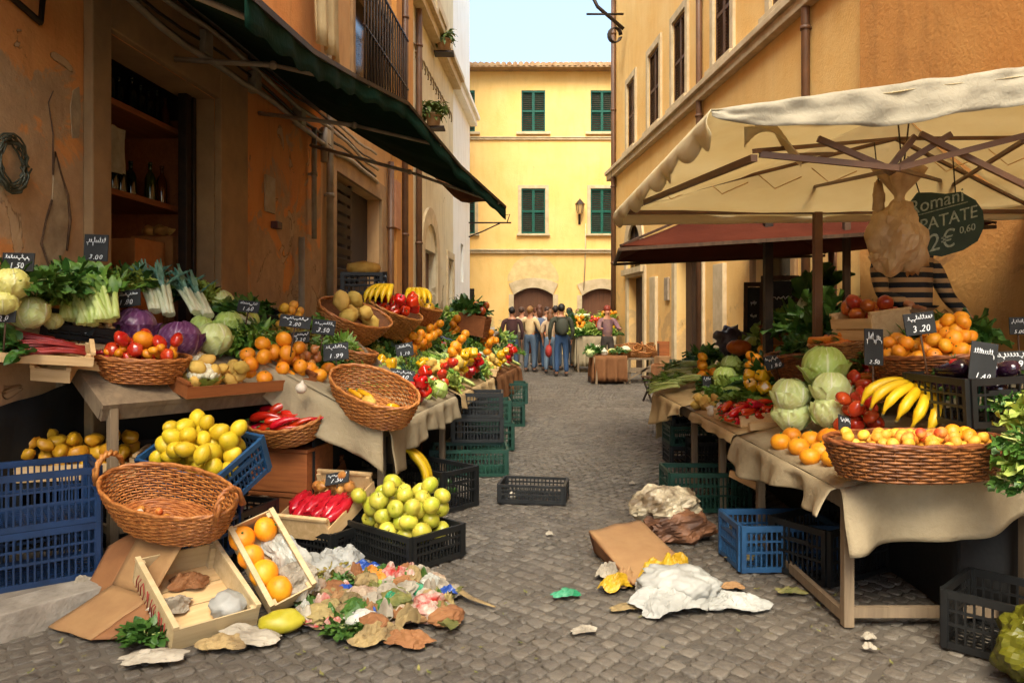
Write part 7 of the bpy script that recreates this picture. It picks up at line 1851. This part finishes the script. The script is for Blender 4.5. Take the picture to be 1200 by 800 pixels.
# stallholder behind the far right stall
c = P(706, 372, 16.6); person(T(c.x+.2, 17.4, .12) @ RZ(.1), 'stallholder with red hair and a patterned top standing behind the far stall', 1.55, '#6c4a58', '#8a6a60', '#38302c', '#7a2c18', seed=9, arm_fwd=(.8,.8), elbow=(.4,.4))
m = MB(); m.box(0,0,0,.8,.7,.12); q = tag(m.build('step', M_['wood_dark'], None, M=T(c.x+.2, 17.4, 0), bevel=.01), 'dark wooden step under the far stallholder', 'step')
# vendor of the near right stall, head behind the hanging bag, on a duckboard
vp = P(1064, 370, 5.75)
m = MB(); 
for k in range(5): m.box(0, -.35+.17*k, .50, 1.1, .15, .03)
for x in (-.45, 0, .45): m.box(x, 0, 0, .06, .8, .498)
tag(m.build('duckboard', M_['wood_dark'], None, M=T(vp.x+.05, vp.y+.1, .0)), 'raised wooden duckboard behind the right stall carrying the vendor', 'platform')
person(T(vp.x+.02, vp.y+.1, .532) @ RZ(.25), 'vendor in a navy and cream striped shirt behind the right stall', 1.66, '#151a26', '#a88a68', '#1f2430', '#1a1410', stripes=True, build=1.35, arm_fwd=(.5,.35), elbow=(.4,.3), seed=10)

# ------------------------------------------------------------------ far stalls on the right
def far_stalls():
    def tb(px0, px1, y, zt, dep, lab, mat='wood_grey', legs=True, cl=None):
        a = G(px0, y); b = G(px1, y); w = b.x-a.x; o = empty('market_table', lab, 'table', T((a.x+b.x)/2, a.y+dep/2, 0))
        m = MB(); m.box(0,0,zt-.03,w,dep,.03); m.build('table_top', M_[mat], o)
        for sx in (-1,1):
            for sy in (-1,1): m = MB(); m.box(sx*(w/2-.04), sy*(dep/2-.04), 0, .05,.05,zt-.031); m.build('leg', M_[mat], o)
        return o, w, dep, zt
    def skirt(o, w, dep, zt, drop, mat, lab):
        q = empty('table_cloth', lab, 'cloth', o.matrix_basis.copy())
        m = MB(); m.box(0,0,zt+.002,w+.02,dep+.02,.006); m.build('cloth_top', M_[mat], q)
        for (L, M) in ((w, T(0,-dep/2-.02,0)), (dep, T(-w/2-.02,0,0) @ RZ(PI/2))):
            m = MB(); m.grid(int(L/.025), 6, lambda i, j: ((i-.5)*L, (.045*math.sin(i*L*24)+.02*math.sin(i*L*51))*(j**.6), zt+.005-drop*j)); m.build('cloth_skirt', M_[mat], q, M, solid=.004)
    o1, w, d, z = tb(676, 722, 436, .95, 1.3, 'tall table of the far stall beside the group of people')
    skirt(o1, w, d, z, .8, 'burlap', 'grey green cloth on the tall far stall table')
    o2, w2, d2, z2 = tb(697, 735, 450, .62, .9, 'low table of the far stall under the brown cloth')
    skirt(o2, w2, d2, z2, .56, 'brown_cloth', 'brown pleated cloth on the low far stall table')
    o3, w3, d3, z3 = tb(736, 768, 449, .55, .8, 'weathered grey trestle at the right of the far stall')
    m = MB(); m.beam(V(-w3/2,-d3/2,.08), V(w3/2,-d3/2,.45), .04,.04); m.beam(V(-w3/2,-d3/2,.3), V(w3/2,-d3/2,.3), .04,.1); m.build('brace', M_['wood_grey'], o3)
    def on(o, x, y, z): return o.matrix_basis @ T(x, y, z)
    kinds = [('mandarin', 'orange'), ('lemon', 'lemon'), ('tomato', 'tomato')]
    for k in range(5):
        B = on(o1, -.45+.22*k, .25-.15*(k % 2), z+.02+.09*k) @ RX(D(20)) @ RZ(.2)
        wicker(B, ['lowest', 'second', 'third', 'fourth', 'highest'][k]+' tilted basket on the tall far stall table', .28, .2, .14, .8, .09, rows=7)
        fill(B, ('orange','tomato','green_apple','lemon','orange')[k], 12, .05, (.24,.17,'o'), .09, ['orange fruit in the lowest far basket', 'red fruit in the second far basket', 'green fruit in the third far basket', 'yellow fruit in the fourth far basket', 'orange fruit in the highest far basket'][k], 'fruit in far basket '+'a b c d e'.split()[k] if False else ['oranges in the lowest far basket', 'red fruit in the second far basket', 'green fruit in the third far basket', 'yellow fruit in the fourth far basket', 'oranges in the highest far basket'][k], 1.0, tries=5)
    for k, (x, y, zz, kd, s_) in enumerate(((-.5,-.3,.1,'white_cabbage',1.1), (-.15,-.4,.08,'lettuce_head',1.8), (.2,-.35,.1,'curly_lettuce',1.8), (-.1,.1,.5,'leek_bunch',1.6), (-.3,.2,.42,'endive_head',2.0), (.35,.2,.45,'pale_leaf_pile',2.0), (-.5,.2,.30,'spinach_pile',2.0), (.5,-.2,.25,'yellow_squash',1.8))):
        one(kd, on(o1, x, y, z+zz) @ RZ(k), ['pale cabbage at the street corner of the far stall', 'pale lettuce on the far stall', 'curly lettuce on the far stall', 'leek bunch lying high on the far stall', 'endive high on the far stall', 'pale leaves beside the far stallholder', 'dark leaves at the street side of the far stall', 'yellow squash on the far stall'][k], s_)
    for k in range(16):
        one(('lettuce_head','spinach_pile','curly_lettuce','parsley_bunch')[k % 4], on(o1, -.6+.17*(k % 8), -.5+.45*(k//8), z+.03+.16*(k//8)) @ RZ(k), ('pale lettuce','dark leaves','curly lettuce','parsley')[k % 4]+' heaped on the tall far stall table', 1.3, ('pale lettuces','dark leaves','curly lettuces','parsley')[k % 4]+' on the far stall', cat='leafy greens')
    for k in range(3): fill(on(o1, -.4+.4*k, -.2, z+.1), ('orange','tomato','lemon')[k], 10, .05, (.18,.15,'o'), 0, ('orange','red tomato','lemon')[k]+' heaped in the middle of the tall far stall table', ('oranges','tomatoes','lemons')[k]+' in the middle of the far stall', 1.2, tries=5)
    for k in range(9):
        one(('white_cabbage','spinach_pile','cauliflower','garlic','potato','white_cabbage','parsley_bunch','onion','cauliflower')[k], on(o2, -.42+.1*k, -.25+.12*(k % 3), z2+.06) @ RZ(k), ['pale cabbage leftmost on the low far table','dark leaves beside the leftmost cabbage on the low far table','white cauliflower left on the low far table','white bulb in the middle of the low far table','big potato in the middle of the low far table','second pale cabbage on the low far table','parsley on the low far table','onion on the low far table','white cauliflower rightmost on the low far table'][k], (.8,1.4,1.2,2.0,1.6,.7,1.4,1.6,1.1)[k])
    for k in range(4):
        B = on(o3, -.42+.26*k, .05, z3+.02+.04*(k % 2)) @ RX(D(28)) @ RY(.15*(k-1.5))
        wicker(B, ['leftmost', 'second', 'third', 'rightmost'][k]+' empty honey basket leaning on the grey trestle', .24, .18, .2, .75, None, rows=8, handles=1)
    # brown folding chair with a bag and papers
    c = G(778, 452); o = empty('wooden_chair', 'brown wooden chair between the far stall and the right table', 'chair', T(c.x, c.y, 0) @ RZ(-.5))
    m = MB(); m.box(0,0,.44,.42,.42,.03); m.build('seat', M_['wood_orange'], o)
    m = MB(); m.box(0,.2,.55,.42,.03,.4); m.build('backrest', M_['wood_orange'], o)
    for x in (-.18,.18):
        for y in (-.18,.18): m = MB(); m.box(x, y, 0, .035, .035, .439 if y < 0 else .9); m.build('leg', M_['wood_dark'], o)
    m = MB(); m.grid(12, 8, lambda i, j: (i*.42-.21, .02*math.sin(i*9)-.23, .47-.4*j)); tag(m.build('draped_cloth', M_['brown_cloth'], None, M=T(c.x, c.y, 0) @ RZ(-.5), solid=.004), 'brown cloth draped over the chair seat', 'cloth')
    m = MB(); m.box(0,0,0,.34,.26,.16); tag(m.build('paper_parcel', M_['card'], None, M=T(c.x, c.y, .475) @ RZ(.3), bevel=.01), 'tan paper parcel lying on the brown chair', 'parcel')
    c = G(765, 470); o = empty('folding_stool', 'small dark folding stool near the far corner of the right table', 'stool', T(c.x, c.y, 0) @ RZ(.5))
    m = MB(); m.box(0,0,.42,.32,.26,.025); m.build('seat', M_['wood_dark'], o)
    for x in (-.13,.13):
        m = MB(); m.beam(V(x,-.14,0), V(x,.12,.418), .025,.025); m.build('leg', M_['iron'], o); m = MB(); m.beam(V(x+.027,.14,0), V(x+.027,-.12,.418), .025,.025); m.build('leg', M_['iron'], o)
far_stalls()

# ------------------------------------------------------------------ rubbish on the cobbles
def crumple(name, M, w, d, h, mat, label, cat, seed=0, group=None, n=26, freq=1.25, smooth=False, edge=.35, th=.002):
    rr = random.Random(seed); dirs = [(rr.uniform(0, PI), rr.uniform(0, 5), rr.uniform(1.2, 3.6)*freq, rr.uniform(.5, 1)) for _ in range(8)]
    m = MB()
    def fn(i, j):
        x, y = i*2-1, j*2-1; z = 0; dx = dy = 0
        for a, o_, f, k in dirs:
            q = (x*math.cos(a)+y*math.sin(a))*f+o_; tri = abs((q % 2)-1); z += tri*k/f*1.6
            s = 1 if (q % 2) > 1 else -1; dx += math.cos(a)*s*(.5-tri)*.05; dy += math.sin(a)*s*(.5-tri)*.05
        r = math.sqrt(x*x+y*y)/1.25; kk = max(0, 1-r**3)
        ox = 1+edge*noise.noise(V(math.atan2(y, x)*1.2, seed, 0))*1.6*r
        return V((x*ox+dx)*w/2*(1-.22*abs(y)**3*abs(x)), (y*ox+dy)*d/2*(1-.22*abs(x)**3*abs(y)), .004+h*(.25+.75*kk)*(z/3.2)*(kk*.9+.1))
    m.grid(n, n, fn, smooth=smooth)
    o = m.build(name, M_[mat] if isinstance(mat, str) else mat, None, M=M); k = o.modifiers.new('t', 'SOLIDIFY'); k.thickness = th; k.offset = 1
    return tag(o, label, cat, group)
def gm(px, py, rz=0.0, z=.008): c = G(px, py); return T(c.x, c.y, z) @ RZ(rz)
def lump(name, M, r, sq, mat, lab, cat, seed, amp=.35, fr=2.2, n=52):
    m = MB(); t = MB().ball((0,0,0), 1, n); out = []; rr = random.Random(seed); dirs = [V(rr.uniform(-1,1), rr.uniform(-1,1), rr.uniform(-1,1)).normalized()*f_ for f_ in (2,2.6,3.3,4.2,5.4,7,9,11,14)]
    for p in t.v:
        v = Vector(p); z = sum(abs(((v.dot(d)+i+.5*noise.noise(v*2+V(i,0,0))) % 2)-1)*(3.2/d.length)**.6 for i, d in enumerate(dirs))/7; k = .75+amp*z*1.2+.15*noise.noise(v*fr+V(seed,0,0))
        out.append(V(v.x*r*sq[0]*k, v.y*r*sq[1]*k, max(.0, r*sq[2]*(v.z*k+.8))))
    m.add(out, t.f, 0, cat == 'plastic bag' and r < .2); return tag(m.build(name, M_[mat] if isinstance(mat, str) else mat, None, M=M), lab, cat)
# cardboard by the kerb: opened box with flaps
def cardboard_left():
    c = G(130, 730); o = empty('cardboard_box', 'torn open brown cardboard box lying against the kerb', 'cardboard', T(c.x, c.y, .012) @ RZ(-.35))
    def sheet(pts, th=.006):
        m = MB(); a, b, c_, d = [Vector(p) for p in pts]; nn = (b-a).cross(d-a).normalized()*th
        m.grid(8, 8, lambda i, j: a.lerp(b, i).lerp(d.lerp(c_, i), j)+V(0,0,.006*noise.noise(V(i*3, j*3, len(pts)))))
        return m
    for k, (nm, pts, mt) in enumerate((
        ('flap', [(-.22,-.16,.0),(.10,-.20,.0),(.20,.06,.12),(-.10,.10,.13)], 'card'),
        ('panel', [(-.10,.10,.13),(.20,.06,.12),(.24,.22,.34),(-.06,.28,.42)], 'card'),
        ('panel', [(.20,.06,.12),(.10,-.20,.0),(.30,-.10,.0),(.34,.12,.10)], 'card_dark'),
        ('flap', [(-.34,.10,.0),(-.10,.10,.12),(-.06,.28,.40),(-.30,.26,.26)], 'card_dark'),
        ('base', [(-.30,-.02,.0),(.22,-.06,.0),(.30,.2,.0),(-.25,.25,.0)], 'card_dark'))):
        q = sheet(pts); q.build(nm, M_[mt], o, solid=.006)
    return o
cardboard_left()
crumple('crumpled_paper', gm(98, 706, .2), .22, .18, .16, 'paper', 'crumpled reddish white paper sticking out of the torn cardboard', 'paper', 3)
# white wooden crate, tipped towards the camera
def tipped_crate():
    B, w_, d_ = quad(P(201, 736, 3.42), P(302, 708, 3.70), P(163, 652, 3.80), .15)
    woodcrate(B, 'empty whitish wooden crate tipped towards the camera at the bottom left', w_, d_, .15, 'wood_white', ends_high=.0, boards=1, base='wood_pale')
    s = MB(); R2 = random.Random(5)
    for k in range(13):
        y = -d_*.36+d_*.72*k/12; s.tube([V(-w_/2-.0095, y, .03), V(-w_/2-.0095, y+R2.uniform(-.02,.02), .07), V(-w_/2-.0095, y+R2.uniform(-.02,.02), .11)], .0035, 4)
    cr = [o for o in bpy.data.objects if o.get('label', '').startswith('empty whitish')][0]; s.build('printed_mark', M_['ink_brown'], cr)
    w = MB().ball((0,0,0), .075, 20, 0, .16, 3, seed=2, squash=(1.2,1.1,.7)); tag(w.build('plastic_lump', M_['plastic_white'], None, M=B @ T(.12,-.12,.06)), 'white plastic lump inside the tipped crate', 'plastic bag')
    crumple('crumpled_paper', B @ T(-.12,.0,.012), .2, .1, .09, 'paper', 'thin crumpled paper strip inside the tipped crate', 'paper', 5)
    crumple('dry_leaf', B @ T(.03,.15,.012), .18, .12, .09, 'card_dark', 'brown dried leaf in the back of the tipped crate', 'leaf', 6)
tipped_crate()
# crate of oranges standing slanted
B, w_, d_ = quad(P(313, 712, 3.72), P(366, 684, 3.86), P(272, 616, 3.96), .13)
woodcrate(B, 'narrow wooden crate of oranges tipped beside the whitish crate', w_, d_, .13, 'wood_white', ends_high=.0, boards=1)
for k, (x, y, s_) in enumerate(((-.3,.38,1.0), (.22,.36,1.0), (-.32,.14,1.0), (-.25,-.10,1.08), (-.14,-.33,1.02))):
    one('orange', B @ T(x*w_, y*d_, .066*s_) @ RZ(k*1.3) @ RX(k), ['orange at the top left of the tipped narrow crate', 'orange at the top right of the tipped narrow crate', 'second orange from the top at the left of the tipped crate', 'largest orange in the middle of the tipped narrow crate', 'lowest orange in the tipped narrow crate'][k], 1.15*s_)
crumple('plastic_film', B @ T(.08,-.0,.02), .18, .26, .10, 'film', 'clear crumpled film in the tipped crate of oranges', 'film', 8)
crumple('crumpled_paper', B @ T(.08,-.16,.04), .2, .2, .12, 'paper', 'soiled paper with red spots below the tipped oranges', 'paper', 9)
m = MB().ball((0,0,.05), .08, 16, 0, .12, 2.5, seed=11, squash=(1.4,1,.62)); tag(m.build('quince', pm('dull yellow quince', '#9f9420', '#b8ac34', 6, .45, .001, 40), None, M=gm(330, 742, .4)), 'dull yellow green lumpy fruit on the ground below the oranges', 'fruit')
M_['film_blue'] = pm('blue wrapper', '#12307c', '#2a56a8', 14, .3, .002, 40, coat=.4); M_['wr_orange'] = pm('orange wrapper', '#b06a14', '#c8862c', 10, .6, .002, 30)
M_['wr_red'] = pm('red printed wrapper', '#9c2014', '#b8a898', 16, .5, .002, 30); M_['wr_green'] = pm('green wrapper', '#167048', '#3a9068', 12, .5, .002, 30); M_['wr_yellow'] = pm('yellow wrapper', '#a07c0c', '#b89420', 9, .5, .002, 30)
M_['husk'] = pm('dry husk', '#6e5c3c', '#9c8656', 9, .8, .003, 40, rand=.2); M_['wilt_g'] = LF['wilt']; M_['dkgreen'] = LF['leaf_dark']; M_['pink'] = pm('stained paper', '#7c5c48', '#a8967e', 12, .7, .002, 30)
L_ = [
 (370, 672, .42, .30, .16, 'plastic_white', 'milky plastic bag behind the oranges', 'plastic bag'), (345, 700, .30, .22, .12, 'pink', 'pink stained paper beside the tipped oranges', 'paper'),
 (398, 664, .30, .24, .16, 'plastic_white', 'white torn bag in front of the apple crate', 'plastic bag'), (428, 672, .22, .16, .12, 'film_blue', 'shiny blue wrapper in the rubbish heap', 'wrapper'),
 (412, 680, .14, .12, .08, 'wr_green', 'small green wrapper in the rubbish left of the blue one', 'wrapper'), (443, 688, .22, .16, .14, 'wr_orange', 'orange paper scrap standing in the rubbish', 'paper'),
 (470, 690, .30, .2, .16, 'wr_red', 'red and white printed wrapper in the rubbish', 'wrapper'), (492, 682, .20, .18, .14, 'paper', 'white tissue right of the printed wrapper', 'paper'),
 (498, 700, .16, .12, .08, 'wr_green', 'green wrapper right of the red one', 'wrapper'), (520, 696, .26, .14, .08, 'paper', 'torn paper trailing to the right of the heap', 'paper'),
 (425, 708, .26, .18, .10, 'pink', 'pinkish soiled paper in the middle of the heap', 'paper'), (390, 706, .3, .2, .1, 'husk', 'dry corn husk left in the heap', 'husk'),
 (452, 716, .3, .2, .13, 'paper', 'crumpled white sheet in the lower heap', 'paper'), (480, 728, .26, .18, .12, 'pink', 'crumpled pale pink sheet in the lower heap', 'paper'),
 (442, 752, .24, .16, .12, 'husk', 'crumpled tan husk at the bottom of the heap', 'husk'), (478, 756, .22, .14, .08, 'card_dark', 'wet brown cardboard scrap at the bottom of the heap', 'cardboard'),
 (410, 730, .26, .16, .08, 'husk', 'flat dry husk beside the dark leaves', 'husk'), (372, 722, .26, .16, .09, 'paper', 'dirty paper behind the quince', 'paper'),
 (292, 752, .30, .16, .08, 'paper', 'crumpled paper under the rim of the tipped crate', 'paper'), (262, 760, .2, .14, .06, 'husk', 'tan husk at the foot of the tipped crate', 'husk'),
 (512, 720, .16, .12, .08, 'paper', 'small white tissue right in the heap', 'paper'), (527, 735, .10, .08, .04, 'card', 'small brown scrap at the right of the heap', 'scrap'),
 (180, 776, .26, .14, .05, 'paper', 'white and orange wrapper at the bottom left', 'wrapper'),]
for k, (x, y, w, d, h, mt, lab, cat) in enumerate(L_): crumple(cat.replace(' ', '_') if cat != 'paper' else 'crumpled_paper', gm(x, y, U(-.6,.6), .006+.001*k*.5), w, d, h, mt, lab, cat, 20+k, freq=1.3)
for k, (x, y, s_, kd, lab) in enumerate(((408, 744, .65, 'spinach_pile', 'dark green leaf cluster at the bottom of the rubbish heap'), (400, 690, .8, 'parsley_bunch', 'wilted greens at the left of the blue wrapper'), (395, 664, .7, 'rocket_pile', 'loose greens below the apple crate'), (170, 752, .7, 'spinach_pile', 'green leaf scrap at the corner of the torn cardboard'), (452, 700, .7, 'pale_leaf_pile', 'pale trampled leaves in the heap'), (384, 680, .9, 'dry_leaf_pile', 'yellowed leaves beside the milky bag'))):
    one(kd, gm(x, y, k, .03) @ SC(1,1,.7), lab, s_, cat='leaves')
ex = [('husk','husk'),('paper','paper'),('wilt_g','leaf'),('pink','paper'),('dkgreen','leaf'),('card_dark','scrap'),('film_blue','wrapper'),('wr_red','wrapper'),('wr_green','wrapper'),('film','film'),('card','scrap'),('husk','husk'),('wilt_g','leaf'),('dkgreen','leaf')]
M_['straw'] = LF['straw']
for k in range(120):
    t = U(0,1); x = 345+180*t+U(-12,12); y = 680+62*U(0,1)+U(-6,6)-8*abs(t-.5); mt, ct = R.choice(ex)
    if k % 5 in (1, 3):
        lump({'husk':'dry_husk','paper':'crumpled_paper','leaf':'wilted_leaf','scrap':'scrap','film':'plastic_film','wrapper':'wrapper'}[ct], gm(x, y, U(0,6), U(.0,.03)), U(.03,.065), (U(.9,1.6),1,U(.6,.9)), mt, {'husk':'wadded tan husk in the rubbish heap','paper':'wadded dirty paper in the rubbish heap','leaf':'wadded wilted leaf in the rubbish heap','scrap':'wadded brown scrap in the rubbish heap','film':'wad of clear film in the rubbish heap','wrapper':'wadded '+{'film_blue':'blue','wr_red':'red','wr_green':'green'}.get(mt,'')+' wrapper in the rubbish heap'}[ct], ct, 300+k, .6, n=20)['group'] = 'wads of '+ct+(' '+mt.split('_')[-1] if ct == 'wrapper' else '')+' in the heap'; continue
    crumple({'husk':'dry_husk','paper':'crumpled_paper','leaf':'wilted_leaf','scrap':'scrap','film':'plastic_film','wrapper':'wrapper'}[ct], gm(x, y, U(0,6), U(.0,.05)), U(.05,.14), U(.03,.08), U(.04,.12), mt, {'husk':'small crumpled tan husk in the rubbish heap','paper':'small crumpled paper in the rubbish heap','leaf':'crumpled wilted leaf in the rubbish heap','scrap':'small cardboard scrap in the rubbish heap','film':'scrap of clear film in the rubbish heap','wrapper':'small '+{'film_blue':'blue','wr_red':'red','wr_green':'green'}.get(mt,'')+' wrapper scrap in the rubbish heap'}[ct], ct, 200+k, {'husk':'small husks in the heap','paper':'small papers in the heap','leaf':'crumpled leaves in the heap','scrap':'cardboard scraps in the heap','film':'film scraps in the heap','wrapper':mt.split('_')[-1]+' wrapper scraps in the heap'}[ct], n=12, freq=1.2)
lm = MB(); lm.blade(T(0,0,.004), .12, .05, .5, .2, 0, 6); lme = lm.mesh('fallen_leaf', [LF['wilt']])
for i in range(46):
    a = U(0, 1); x, y = 355+170*a+U(-25,25), 690+50*U(0,1)+U(-8,8); put_mesh(lme, 'fallen_leaf', gm(x, y, U(0,6), U(.01,.05)) @ RX(U(-.5,.5)) @ SC(*(U(.5,1.3),)*3), 'wilted leaf scattered in the rubbish heap', 'leaf', 'wilted leaves in the heap')
for i in range(60):
    x, y = R.choice([(U(540,860), U(500,790)), (U(20,560), U(740,798)), (U(860,1080), U(690,798))])
    put_mesh(lme, 'fallen_leaf', gm(x, y, U(0,6), .008) @ SC(*(U(.12,.32),)*3), 'tiny dry leaf scrap on the open cobbles', 'leaf', 'tiny scraps on the cobbles')
# long pale leek leaf trailing to the right
m = MB(); pts = [G(500,700)+V(0,0,.03), G(530,696)+V(0,0,.045), G(552,706)+V(0,0,.025), G(580,714)+V(0,0,.015)]; m.tube(pts, [.03,.028,.018,.008], 8, flat=.35); tag(m.build('husk_leaf', M_['husk'], None, world=True), 'long pale husk leaf pointing right out of the heap', 'husk')
# right heap: cardboard sheet, crumpled brown paper, white bag
def board_right():
    a, b, c, d = [G(*q) for q in ((690, 622), (752, 612), (796, 650), (742, 688))]
    hs = (.10, .16, .20, .05); o = empty('cardboard_box', 'flattened brown cardboard box lying in the right of the street', 'cardboard', T(*((a+b+c+d)/4)))
    q = [P_+V(0,0,h) for P_, h in zip((a,b,c,d), hs)]
    q = [P(690, 622, 4.78), P(750, 609, 4.98), P(797, 654, 4.42), P(742, 684, 4.18)]
    m = MB(); m.grid(14, 14, lambda i, j: q[0].lerp(q[1], i).lerp(q[3].lerp(q[2], i), j)+V(0,0,.012*noise.noise(V(i*3, j*3, 4)))); m.build('panel', M_['card'], o, world=True, solid=.007)
    r = [q[3], q[2], V(q[2].x+.01, q[2].y+.03, max(.02, q[2].z-.10)), V(q[3].x+.02, q[3].y+.03, .012)]
    m = MB(); m.grid(8, 5, lambda i, j: r[0].lerp(r[1], i).lerp(r[3].lerp(r[2], i), j)); m.build('side_flap', M_['card_dark'], o, world=True, solid=.006)
    r = [q[0], q[3], V(q[3].x, q[3].y+.04, .015), V(q[0].x+.04, q[0].y+.05, .015)]
    m = MB(); m.grid(8, 5, lambda i, j: r[0].lerp(r[1], i).lerp(r[3].lerp(r[2], i), j)); m.build('side_flap', M_['card_dark'], o, world=True, solid=.006)
board_right()
c = G(782, 630)
M_['grimy'] = pm('grimy packing paper', '#6a5a44', '#c4b698', 7, .45, .002, 30, lo=.4, hi=.6); M_['brownpaper'] = pm('dark brown crumpled paper', '#4c3020', '#8a5c3c', 8, .6, .002, 30)
lump('crumpled_paper', T(c.x-.01, c.y+.05, .10), .21, (1.0,.8,.6), 'grimy', 'crumpled striped packing film on top of the brown paper right of the street', 'packing film', 3, .6)
lump('crumpled_paper', T(c.x+.06, c.y-.03, 0), .19, (1.1,.8,.6), 'brownpaper', 'crumpled dark brown paper under the packing film', 'paper', 5, .6)
c = G(805, 712)
lump('plastic_bag', T(c.x-.02, c.y+.10, 0), .16, (1.25,.95,.6), 'plastic_white', 'large crumpled white plastic bag on the cobbles at the right', 'plastic bag', 8, .55, 2.2, 76)
crumple('plastic_bag', T(c.x+.24, c.y+.02, .005) @ RZ(.05), .36, .2, .12, 'plastic_white', 'flat white bag corner trailing right of the large white bag', 'plastic bag', 44, freq=1.4)
crumple('plastic_bag', T(c.x-.08, c.y-.0, .008) @ RZ(.3), .44, .26, .18, 'plastic_white', 'loose white bag sheet in front of the large white bag', 'plastic bag', 45, freq=1.5)
crumple('crumpled_paper', T(c.x-.05, c.y+.26, .01), .28, .2, .26, 'wr_yellow', 'yellow orange paper behind the large white bag', 'paper', 46)
crumple('wrapper', gm(722, 690, .6), .22, .12, .10, 'wr_yellow', 'yellow wrapper under the flattened cardboard', 'wrapper', 47); crumple('crumpled_paper', gm(712, 676, .9), .16, .12, .12, 'paper', 'white paper at the left corner of the flattened cardboard', 'paper', 48)
crumple('wrapper', gm(732, 686, .6), .16, .12, .10, 'card', 'tan scrap under the flattened cardboard', 'scrap', 49)
for k, (x, y, w, d, mt, lab) in enumerate(((663, 700, .16, .06, 'wr_green', 'green paper scrap in the middle of the cobbles'), (684, 742, .14, .05, 'paper', 'white paper scrap lower in the middle of the cobbles'), (644, 628, .05, .04, 'paper', 'small white scrap left of the cardboard'), (741, 568, .06, .05, 'paper', 'white scrap far up the street'), (927, 696, .15, .06, 'wilt_g', 'pale green leaf scrap at the foot of the right table'), (1018, 750, .06, .05, 'paper', 'small white scrap before the table leg'), (1018, 762, .05, .04, 'paper', 'tiny white scrap nearest the table leg'), (868, 656, .18, .12, 'husk', 'torn tan scrap at the corner of the faded blue crate'), (735, 715, .2, .06, 'husk', 'thin tan husk strip below the cardboard'), (858, 690, .12, .08, 'card', 'brown scrap right of the white bag'))):
    crumple('paper_scrap', gm(x, y, U(-.3,.3)), w, d, .04, mt, lab, 'scrap', 60+k, n=12)
# yellow green bag at the lower right corner
c = G(1190, 800); lump('plastic_bag', T(c.x+.12, c.y-.02, 0), .22, (.9,.8,.8), pm('yellow green bag film', '#46460a', '#5c5a14', 6, .35, .002, 30), 'yellow green plastic bag cut off at the lower right corner', 'plastic bag', 12, .4)

# ------------------------------------------------------------------ camera, sky, sun
cam = bpy.data.cameras.new('camera'); co = bpy.data.objects.new('camera', cam); COL.objects.link(co); sc.camera = co
cam.sensor_width = 36; cam.lens = 36*F/1200; cam.shift_y = -(400-HY)/1200
co.location = (0, 0, H); co.rotation_euler = (PI/2, 0, 0); cam.clip_end = 500; cam.clip_start = .05
w = bpy.data.worlds.new('World'); sc.world = w; w.use_nodes = True; nt = w.node_tree; bg = nt.nodes['Background']
sky = nt.nodes.new('ShaderNodeTexSky'); sky.sky_type = 'NISHITA'; sky.sun_disc = False
SUN = V(-.10, -.60, .79).normalized()
sky.sun_elevation = math.asin(SUN.z); sky.sun_rotation = math.atan2(SUN.x, SUN.y) % (2*PI); sky.air_density = 1.0; sky.dust_density = 1.0; sky.ozone_density = 1.5
mx = nt.nodes.new('ShaderNodeMix'); mx.data_type = 'RGBA'; mx.blend_type = 'MULTIPLY'; mx.inputs[0].default_value = 1; mx.inputs[7].default_value = (1.0, .90, .68, 1)
tcw = nt.nodes.new('ShaderNodeTexCoord'); sp = nt.nodes.new('ShaderNodeSeparateXYZ'); nt.links.new(tcw.outputs['Generated'], sp.inputs[0])
rp = nt.nodes.new('ShaderNodeValToRGB'); nt.links.new(sp.outputs[2], rp.inputs[0]); rp.color_ramp.elements[0].position = .30; rp.color_ramp.elements[0].color = (.60, .55, .50, 1)
rp.color_ramp.elements[1].position = .62; rp.color_ramp.elements[1].color = (1.1, 1.0, .78, 1); nt.links.new(rp.outputs[0], mx.inputs[7])
nt.links.new(sky.outputs[0], mx.inputs[6]); nt.links.new(mx.outputs[2], bg.inputs[0]); bg.inputs[1].default_value = .15
sl = bpy.data.lights.new('sun', 'SUN'); so = bpy.data.objects.new('sun', sl); COL.objects.link(so); sl.energy = 1.4; sl.angle = D(40); sl.color = (1.0, .92, .74)
so.rotation_euler = SUN.to_track_quat('Z', 'Y').to_euler()
vs = sc.view_settings; vs.view_transform = 'Standard'; vs.look = 'None'; vs.gamma = 1; vs.exposure = 2.3; vs.use_curve_mapping = False
sc.cycles.use_denoising = True; sc.cycles.max_bounces = 6; sc.cycles.diffuse_bounces = 4; sc.cycles.transmission_bounces = 3; sc.cycles.glossy_bounces = 2; sc.cycles.use_adaptive_sampling = True; sc.cycles.adaptive_threshold = .03
sc.cycles.sample_clamp_indirect = 6
